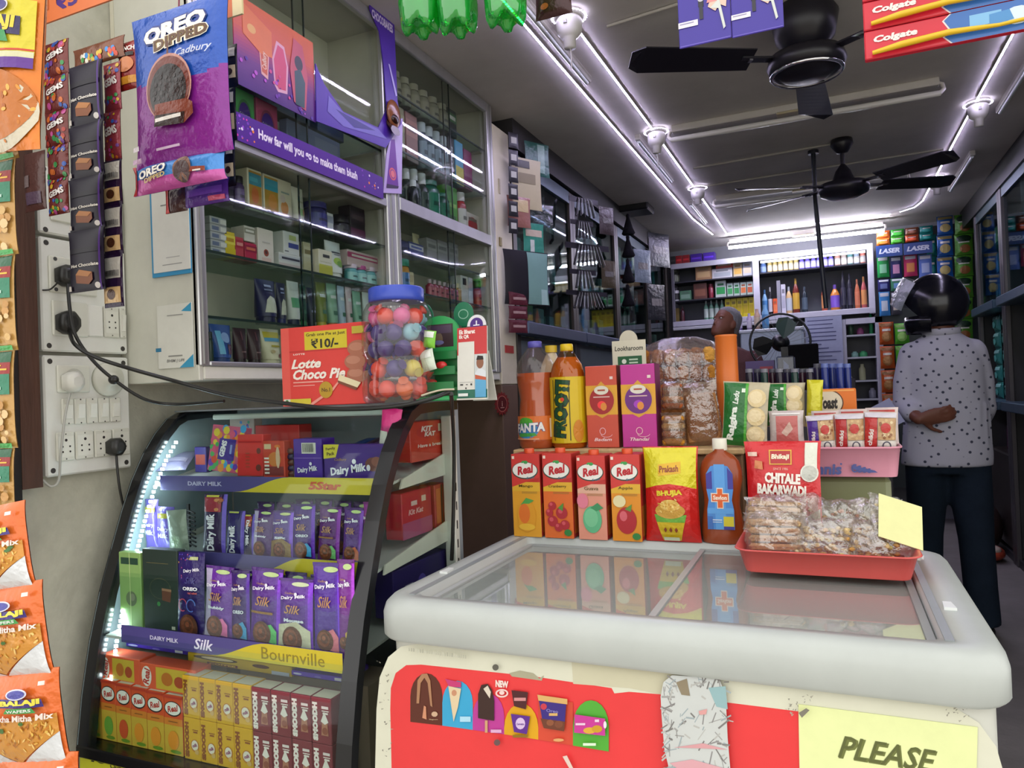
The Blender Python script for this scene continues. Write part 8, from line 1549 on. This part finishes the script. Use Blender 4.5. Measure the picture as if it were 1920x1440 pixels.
def limb(m, pts, rs, seg=12): m.tube(pts, rs, '#888', seg); [m.ball(tuple(p), r*.98, '#888', 10, 6) for p, r in zip(pts, rs)]
def hand(m, wrist, dirv, palm_n, s=1.):
    """palm, four unequal fingers and a thumb off the palm's side"""
    w = Vector(wrist); d = Vector(dirv).normalized(); n = Vector(palm_n).normalized(); n = (n-d*n.dot(d)).normalized(); sd = d.cross(n)
    rings = []
    for t, wd, th in ((0, .024, .02), (.03, .034, .018), (.065, .041, .015), (.092, .04, .012)):
        c = w+d*t*s; rings.append([c+sd*math.cos(2*PI*k/12)*wd*s+n*math.sin(2*PI*k/12)*th*s for k in range(12)])
    m.loft(rings, '#888')
    for i, (off, L_, r) in enumerate(((-.031, .068, .0085), (-.0105, .078, .009), (.0105, .073, .0088), (.031, .056, .0078))):
        b = w+d*.086*s+sd*off*s; k1 = b+d*L_*.45*s+n*.004; k2 = k1+(d*.8+n*.5).normalized()*L_*.32*s; k3 = k2+(d*.55+n*.8).normalized()*L_*.26*s
        limb(m, [b, k1, k2, k3], [r*s, r*s, r*.92*s, r*.8*s], 8)
    b = w+d*.025*s-sd*.03*s; limb(m, [b, b+(d*.5-sd*.8)*.035*s, b+(d*.85-sd*.9)*.06*s+n*.01], [.012*s, .0105*s, .009*s], 8)
MY = 4.17; mx = P(1768, 700, y=MY).x
def mz(py): return P(1768, py, y=MY).z
zh, zsh = mz(872), mz(640)
man = root('person', 'person in a dark helmet and dotted pale shirt standing with back turned', 'person', (mx, MY, 0)); TM = Matrix.Translation((-mx, -MY, 0))
SK = '#6a4030'
# body: one surface (neck, head, arms, hands, trunk, legs)
b = MB('skin'); hz = mz(572)
b.loft([ringz(0, 0, z, rx, ry) for z, rx, ry in ((.82, .15, .11), (.95, .145, .105), (1.1, .16, .11), (zsh-.09, .13, .1), (zsh-.02, .095, .075), (zsh+.02, .065, .062), (zsh+.09, .056, .06), (hz-.06, .06, .07))], '#888')
b.loft([ringz(-.012, .02, hz+z, rx, ry) for z, rx, ry in ((-.13, .03, .04), (-.1, .055, .07), (-.04, .072, .09), (.02, .078, .098), (.08, .07, .088), (.11, .04, .05))], '#888')
b.ball((-.085, .085, hz-.015), (.018, .02, .02), '#888', 8, 6); b.ball((-.075, .055, hz-.055), (.025, .02, .012), '#888', 8, 6); b.ball((.078, -.0, hz-.02), (.012, .022, .032), '#888', 8, 6); b.ball((-.078, -.02, hz-.02), (.012, .022, .032), '#888', 8, 6)
ls, le, lw = Vector((-.15, .0, zsh-.055)), Vector((-.178, -.03, zsh-.31)), Vector((-.13, -.165, zsh-.375))
rs_, re, rw = Vector((.15, .0, zsh-.055)), Vector((.172, .05, zsh-.33)), Vector((.16, .24, zsh-.46))
limb(b, [ls, ls.lerp(le, .5), le], [.036, .038, .036]); limb(b, [le, le.lerp(lw, .5), lw], [.036, .034, .028]); limb(b, [rs_, rs_.lerp(re, .5), re], [.036, .038, .036]); limb(b, [re, re.lerp(rw, .5), rw], [.036, .034, .028])
hand(b, lw, (.85, -.06, .16), (.1, .9, .3), 1.05); hand(b, rw, (-.2, .6, -.6), (-1, 0, 0), 1.)
for s, fy in ((-1, .06), (1, -.12)): limb(b, [(s*.085, 0, .84), (s*.09, fy*.4, .48), (s*.095, fy, .09)], [.08, .055, .038])
link('body', remesh(b, .0075, SK, 'skin', 3), man)
# shirt
b = MB('cloth'); b.loft([ringz(cx, cy, z, rx, ry, 28) for z, cx, cy, rx, ry in ((zh, -.005, 0, .2, .145), (zh+.06, 0, 0, .198, .145), (zh+.2, 0, 0, .186, .14), (zh+.32, 0, 0, .18, .14), (zsh-.12, 0, 0, .178, .135), (zsh-.05, 0, 0, .165, .12), (zsh, 0, 0, .13, .1), (zsh+.035, 0, 0, .085, .082), (zsh+.055, 0, 0, .07, .074))], '#888')
le2 = ls.lerp(le, 1.0); limb(b, [ls+Vector((.02, 0, 0)), ls.lerp(le, .55), le], [.064, .06, .054]); limb(b, [le, le.lerp(lw, .55)], [.054, .05])
limb(b, [rs_-Vector((.02, 0, 0)), rs_.lerp(re, .55), re], [.064, .06, .055]); limb(b, [re, re.lerp(rw, .5)], [.06, .055])
for k in range(9):
    a = 3.6+k*.3; b.tube([(.19*math.cos(a), .13*math.sin(a), zh+.03), (.185*math.cos(a+.08), .128*math.sin(a+.08), zh+.3)], .011, '#888', 6)
tag(link('shirt', remesh(b, .011, '#b4b4c0', 'polka', 4), man), 'pale shirt with dark dots')
b = MB('cloth'); b.tube([(.075*math.cos(2*PI*k/20), .078*math.sin(2*PI*k/20)-.004, zsh+.05+.008*math.sin(2*PI*k/20)) for k in range(21)], .013, '#888', 8, flat=1.6); link('collar', remesh(b, .007, '#b4b4c0', 'polka', 2), man)
# trousers
b = MB('denim'); b.loft([ringz(0, 0, z, rx, ry, 24) for z, rx, ry in ((.76, .178, .125), (.86, .175, .125), (zh+.07, .168, .12))], '#888')
for s, fy in ((-1, .08), (1, -.1)):
    pts = [(s*.088, 0, .82), (s*.094, fy*.25, .62), (s*.1, fy*.55, .44), (s*.104, fy*.85, .22), (s*.105, fy, .055)]
    b.loft([ringz(p[0], p[1], p[2], r, r*1.08, 20) for p, r in zip(pts, (.098, .09, .076, .072, .076))], '#888')
link('trousers', remesh(b, .011, '#1a2430', 'denim', 5), man)
for s, fy in ((-1, .08), (1, -.1)):
    b = MB('plastic'); b.loft([[(s*.105+x*wd, fy+y, z+hh) for x, hh in ((-1, 0), (1, 0), (1, .6*ht), (.5, ht), (-.5, ht), (-1, .6*ht))] for y, wd, ht, z in ((-.09, .03, .05, 0), (-.06, .04, .07, 0), (.02, .042, .075, 0), (.1, .044, .055, 0), (.16, .035, .03, 0))], '#15120f', 'plastic'); part('shoe', b, man)
# helmet: shell, chin bar and raised visor, turned to the left
he = D.objects.new('helmet', None)
HM = Matrix.Translation((-.03, .01, hz+.0)) @ Matrix.Rotation(math.radians(66), 4, 'Z')      # local +y is the way the face looks
b = MB('gloss'); b.M = HM; n, mrows = 30, 16; V = []
def hs(a, t):   # a around (0 = front), t from top 0 to rim 1
    ph = t*2.5; rx, ry, rz = .13, .15, .148; x = rx*math.sin(ph)*math.sin(a); y = ry*math.sin(ph)*math.cos(a)-.01; z = rz*math.cos(ph)+.012; return Vector((x, y, z))
rings = []
for j in range(1, mrows+1):
    t = j/mrows; ring = []
    for k in range(n):
        a = 2*PI*k/n; fr_ = max(0., math.cos(a)); tt = t*(1-.5*fr_**.8) if t > 0 else 0; ring.append(hs(a, tt))
    rings.append(ring)
b.loft(rings, '#101018', 'gloss', True); hel = part('helmet', b, man, 'dark blue black helmet')
b = MB('gloss'); b.M = HM; rg_ = []
for k in range(17):
    a = -1.75+3.5*k/16; rx, ry = .128, .148; x, y = rx*math.sin(a), ry*math.cos(a)-.002; up = -.05; q_ = .88; rg_.append([(x*q_, y*q_, up), (x*q_*1.04, y*q_*1.03, up-.03), (x*q_*.97, y*q_*.95, up-.085), (x*q_*.86, y*q_*.85, up-.085), (x*q_*.9, y*q_*.9, up-.01)])
b.loft(rg_, '#0e0e14', 'gloss', True); part('chin_bar', b, hel)
b = MB('visor'); b.M = HM @ Matrix.Translation((0, .0, .02)) @ Matrix.Rotation(math.radians(30), 4, 'X'); vg = []
for j in range(5):
    ph = -.62+1.05*j/4; vg.append([Vector((.135*math.sin(a)*math.cos(ph*.5), .178*math.cos(a)*math.cos(ph*.6)+.006, .15*math.sin(ph))) for a in [-1.15+2.3*k/16 for k in range(17)]])
clearmat('visor', base=.25, rough=.12, haze=.4, edge=.5)
b.loft(vg, '#c4ccd0', 'visor', False, True, False); b.M = HM @ Matrix.Translation((0, .0, .02)) @ Matrix.Rotation(math.radians(30), 4, 'X'); b.loft([[q*.985 for q in r] for r in vg], '#c4ccd0', 'visor', False, True, False); part('visor', b, hel, 'raised clear visor')
# paper held by the man, beyond the tray
x, z, w, h = fity(1630, 742, 1690, 800, 4.0); m = MB('paper'); m.M = Matrix.Rotation(-.5, 4, 'Y'); m.box(-w*.45, 0, -.01, w*.5, .004, h*.8, '#9a9ec0', 'paper'); hp = m
one('paper_sheet', 'pale violet paper sheet leaning left of the man with helmet', 'paper', m, (x+.02, 4.0, z))
m = MB('wood'); m.box(-.2, 3.7, 0, mx-.27, 4.1, z-.02, '#2e2c30', 'wood', .004); one('side_counter', 'dark counter section left of the standing man', 'counter', m)
# ---------------------------------------------------------------- old man behind the counter
OY = 5.35; oc_ = P(1361, 607, y=OY); ox, oz = oc_.x, oc_.z
old = root('person', 'grey haired person looking down behind the bread and the orange canister', 'person', (ox, OY, 0))
b = MB('skin'); HH = Matrix.Translation((0, 0, oz)) @ Matrix.Rotation(math.radians(-38), 4, 'Z') @ Matrix.Rotation(math.radians(-24), 4, 'X'); b.M = HH   # local -y is the face
b.loft([ringz(0, cy, z, rx, ry) for z, cy, rx, ry in ((-.125, -.055, .022, .022), (-.11, -.045, .042, .05), (-.07, -.02, .062, .078), (-.02, 0, .072, .092), (.04, .006, .076, .098), (.085, .01, .066, .084), (.115, .012, .035, .045))], '#888')
b.loft([[(x*q, -.085-y2*q, z) for x, y2 in ((-.012, 0), (.012, 0), (.006, .02), (-.006, .02))] for q, z in ((.35, .015), (.8, -.02), (1.25, -.045), (.7, -.052))], '#888')
for s in (-1, 1): b.ball((s*.075, .008, -.015), (.01, .022, .032), '#888', 8, 6); b.ball((s*.03, -.082, .016), (.022, .012, .007), '#888', 8, 6)
b.ball((0, -.085, -.078), (.026, .012, .007), '#888', 8, 6)
b.M = None; b.loft([ringz(0, .02, z, rx, ry) for z, rx, ry in ((.85, .15, .11), (1.1, .155, .11), (oz-.28, .17, .105), (oz-.2, .12, .08), (oz-.16, .06, .06), (oz-.05, .052, .055))], '#888')
for s in (-1, 1):
    limb(b, [(s*.18, .0, oz-.27), (s*.24, -.04, oz-.52), (s*.14, -.26, oz-.62)], [.048, .04, .028]); hand(b, (s*.14, -.26, oz-.62), (-s*.25, -1, -.1), (0, 0, -1), .95); limb(b, [(s*.085, 0, .86), (s*.09, 0, .48), (s*.09, 0, .08)], [.08, .055, .04]); limb(b, [(s*.09, .04, .05), (s*.1, -.12, .035)], [.04, .03])
link('body', remesh(b, .007, '#7a4c38', 'skin', 2), old)
b = MB('hair'); b.M = HH; b.loft([ringz(0, cy, z, rx, ry) for z, cy, rx, ry in ((-.05, .07, .05, .035), (-.02, .04, .078, .068), (.03, .024, .083, .088), (.075, .016, .08, .096), (.105, .014, .06, .074), (.125, .012, .03, .036))], '#888'); link('hair', remesh(b, .007, '#8a8a8c', 'hair', 2), old)
for s in (-1, 1):
    e = MB('gloss'); e.M = HH; e.ball((s*.03, -.084, .002), (.012, .008, .006), '#d8d0c8', 10, 6); e.ball((s*.03, -.091, .001), (.005, .003, .005), '#1a1210', 8, 6); part('eye', e, old)
b = MB('cloth'); b.loft([ringz(0, .02, z, rx, ry, 24) for z, rx, ry in ((.82, .19, .14), (1.1, .185, .135), (oz-.28, .195, .125), (oz-.2, .14, .1), (oz-.165, .075, .075))], '#888')
for s in (-1, 1): limb(b, [(s*.17, .0, oz-.265), (s*.225, -.03, oz-.46)], [.07, .062])
link('shirt', remesh(b, .011, '#6a4a48', 'cloth', 4), old)
b = MB('denim'); b.loft([ringz(0, .02, z, rx, ry, 20) for z, rx, ry in ((.76, .17, .12), (.9, .165, .12))], '#888')
for s in (-1, 1): b.loft([ringz(s*.09, .01, z, r, r, 16) for z, r in ((.82, .095), (.45, .075), (.05, .07))], '#888')
link('trousers', remesh(b, .012, '#24242c', 'denim', 4), old)
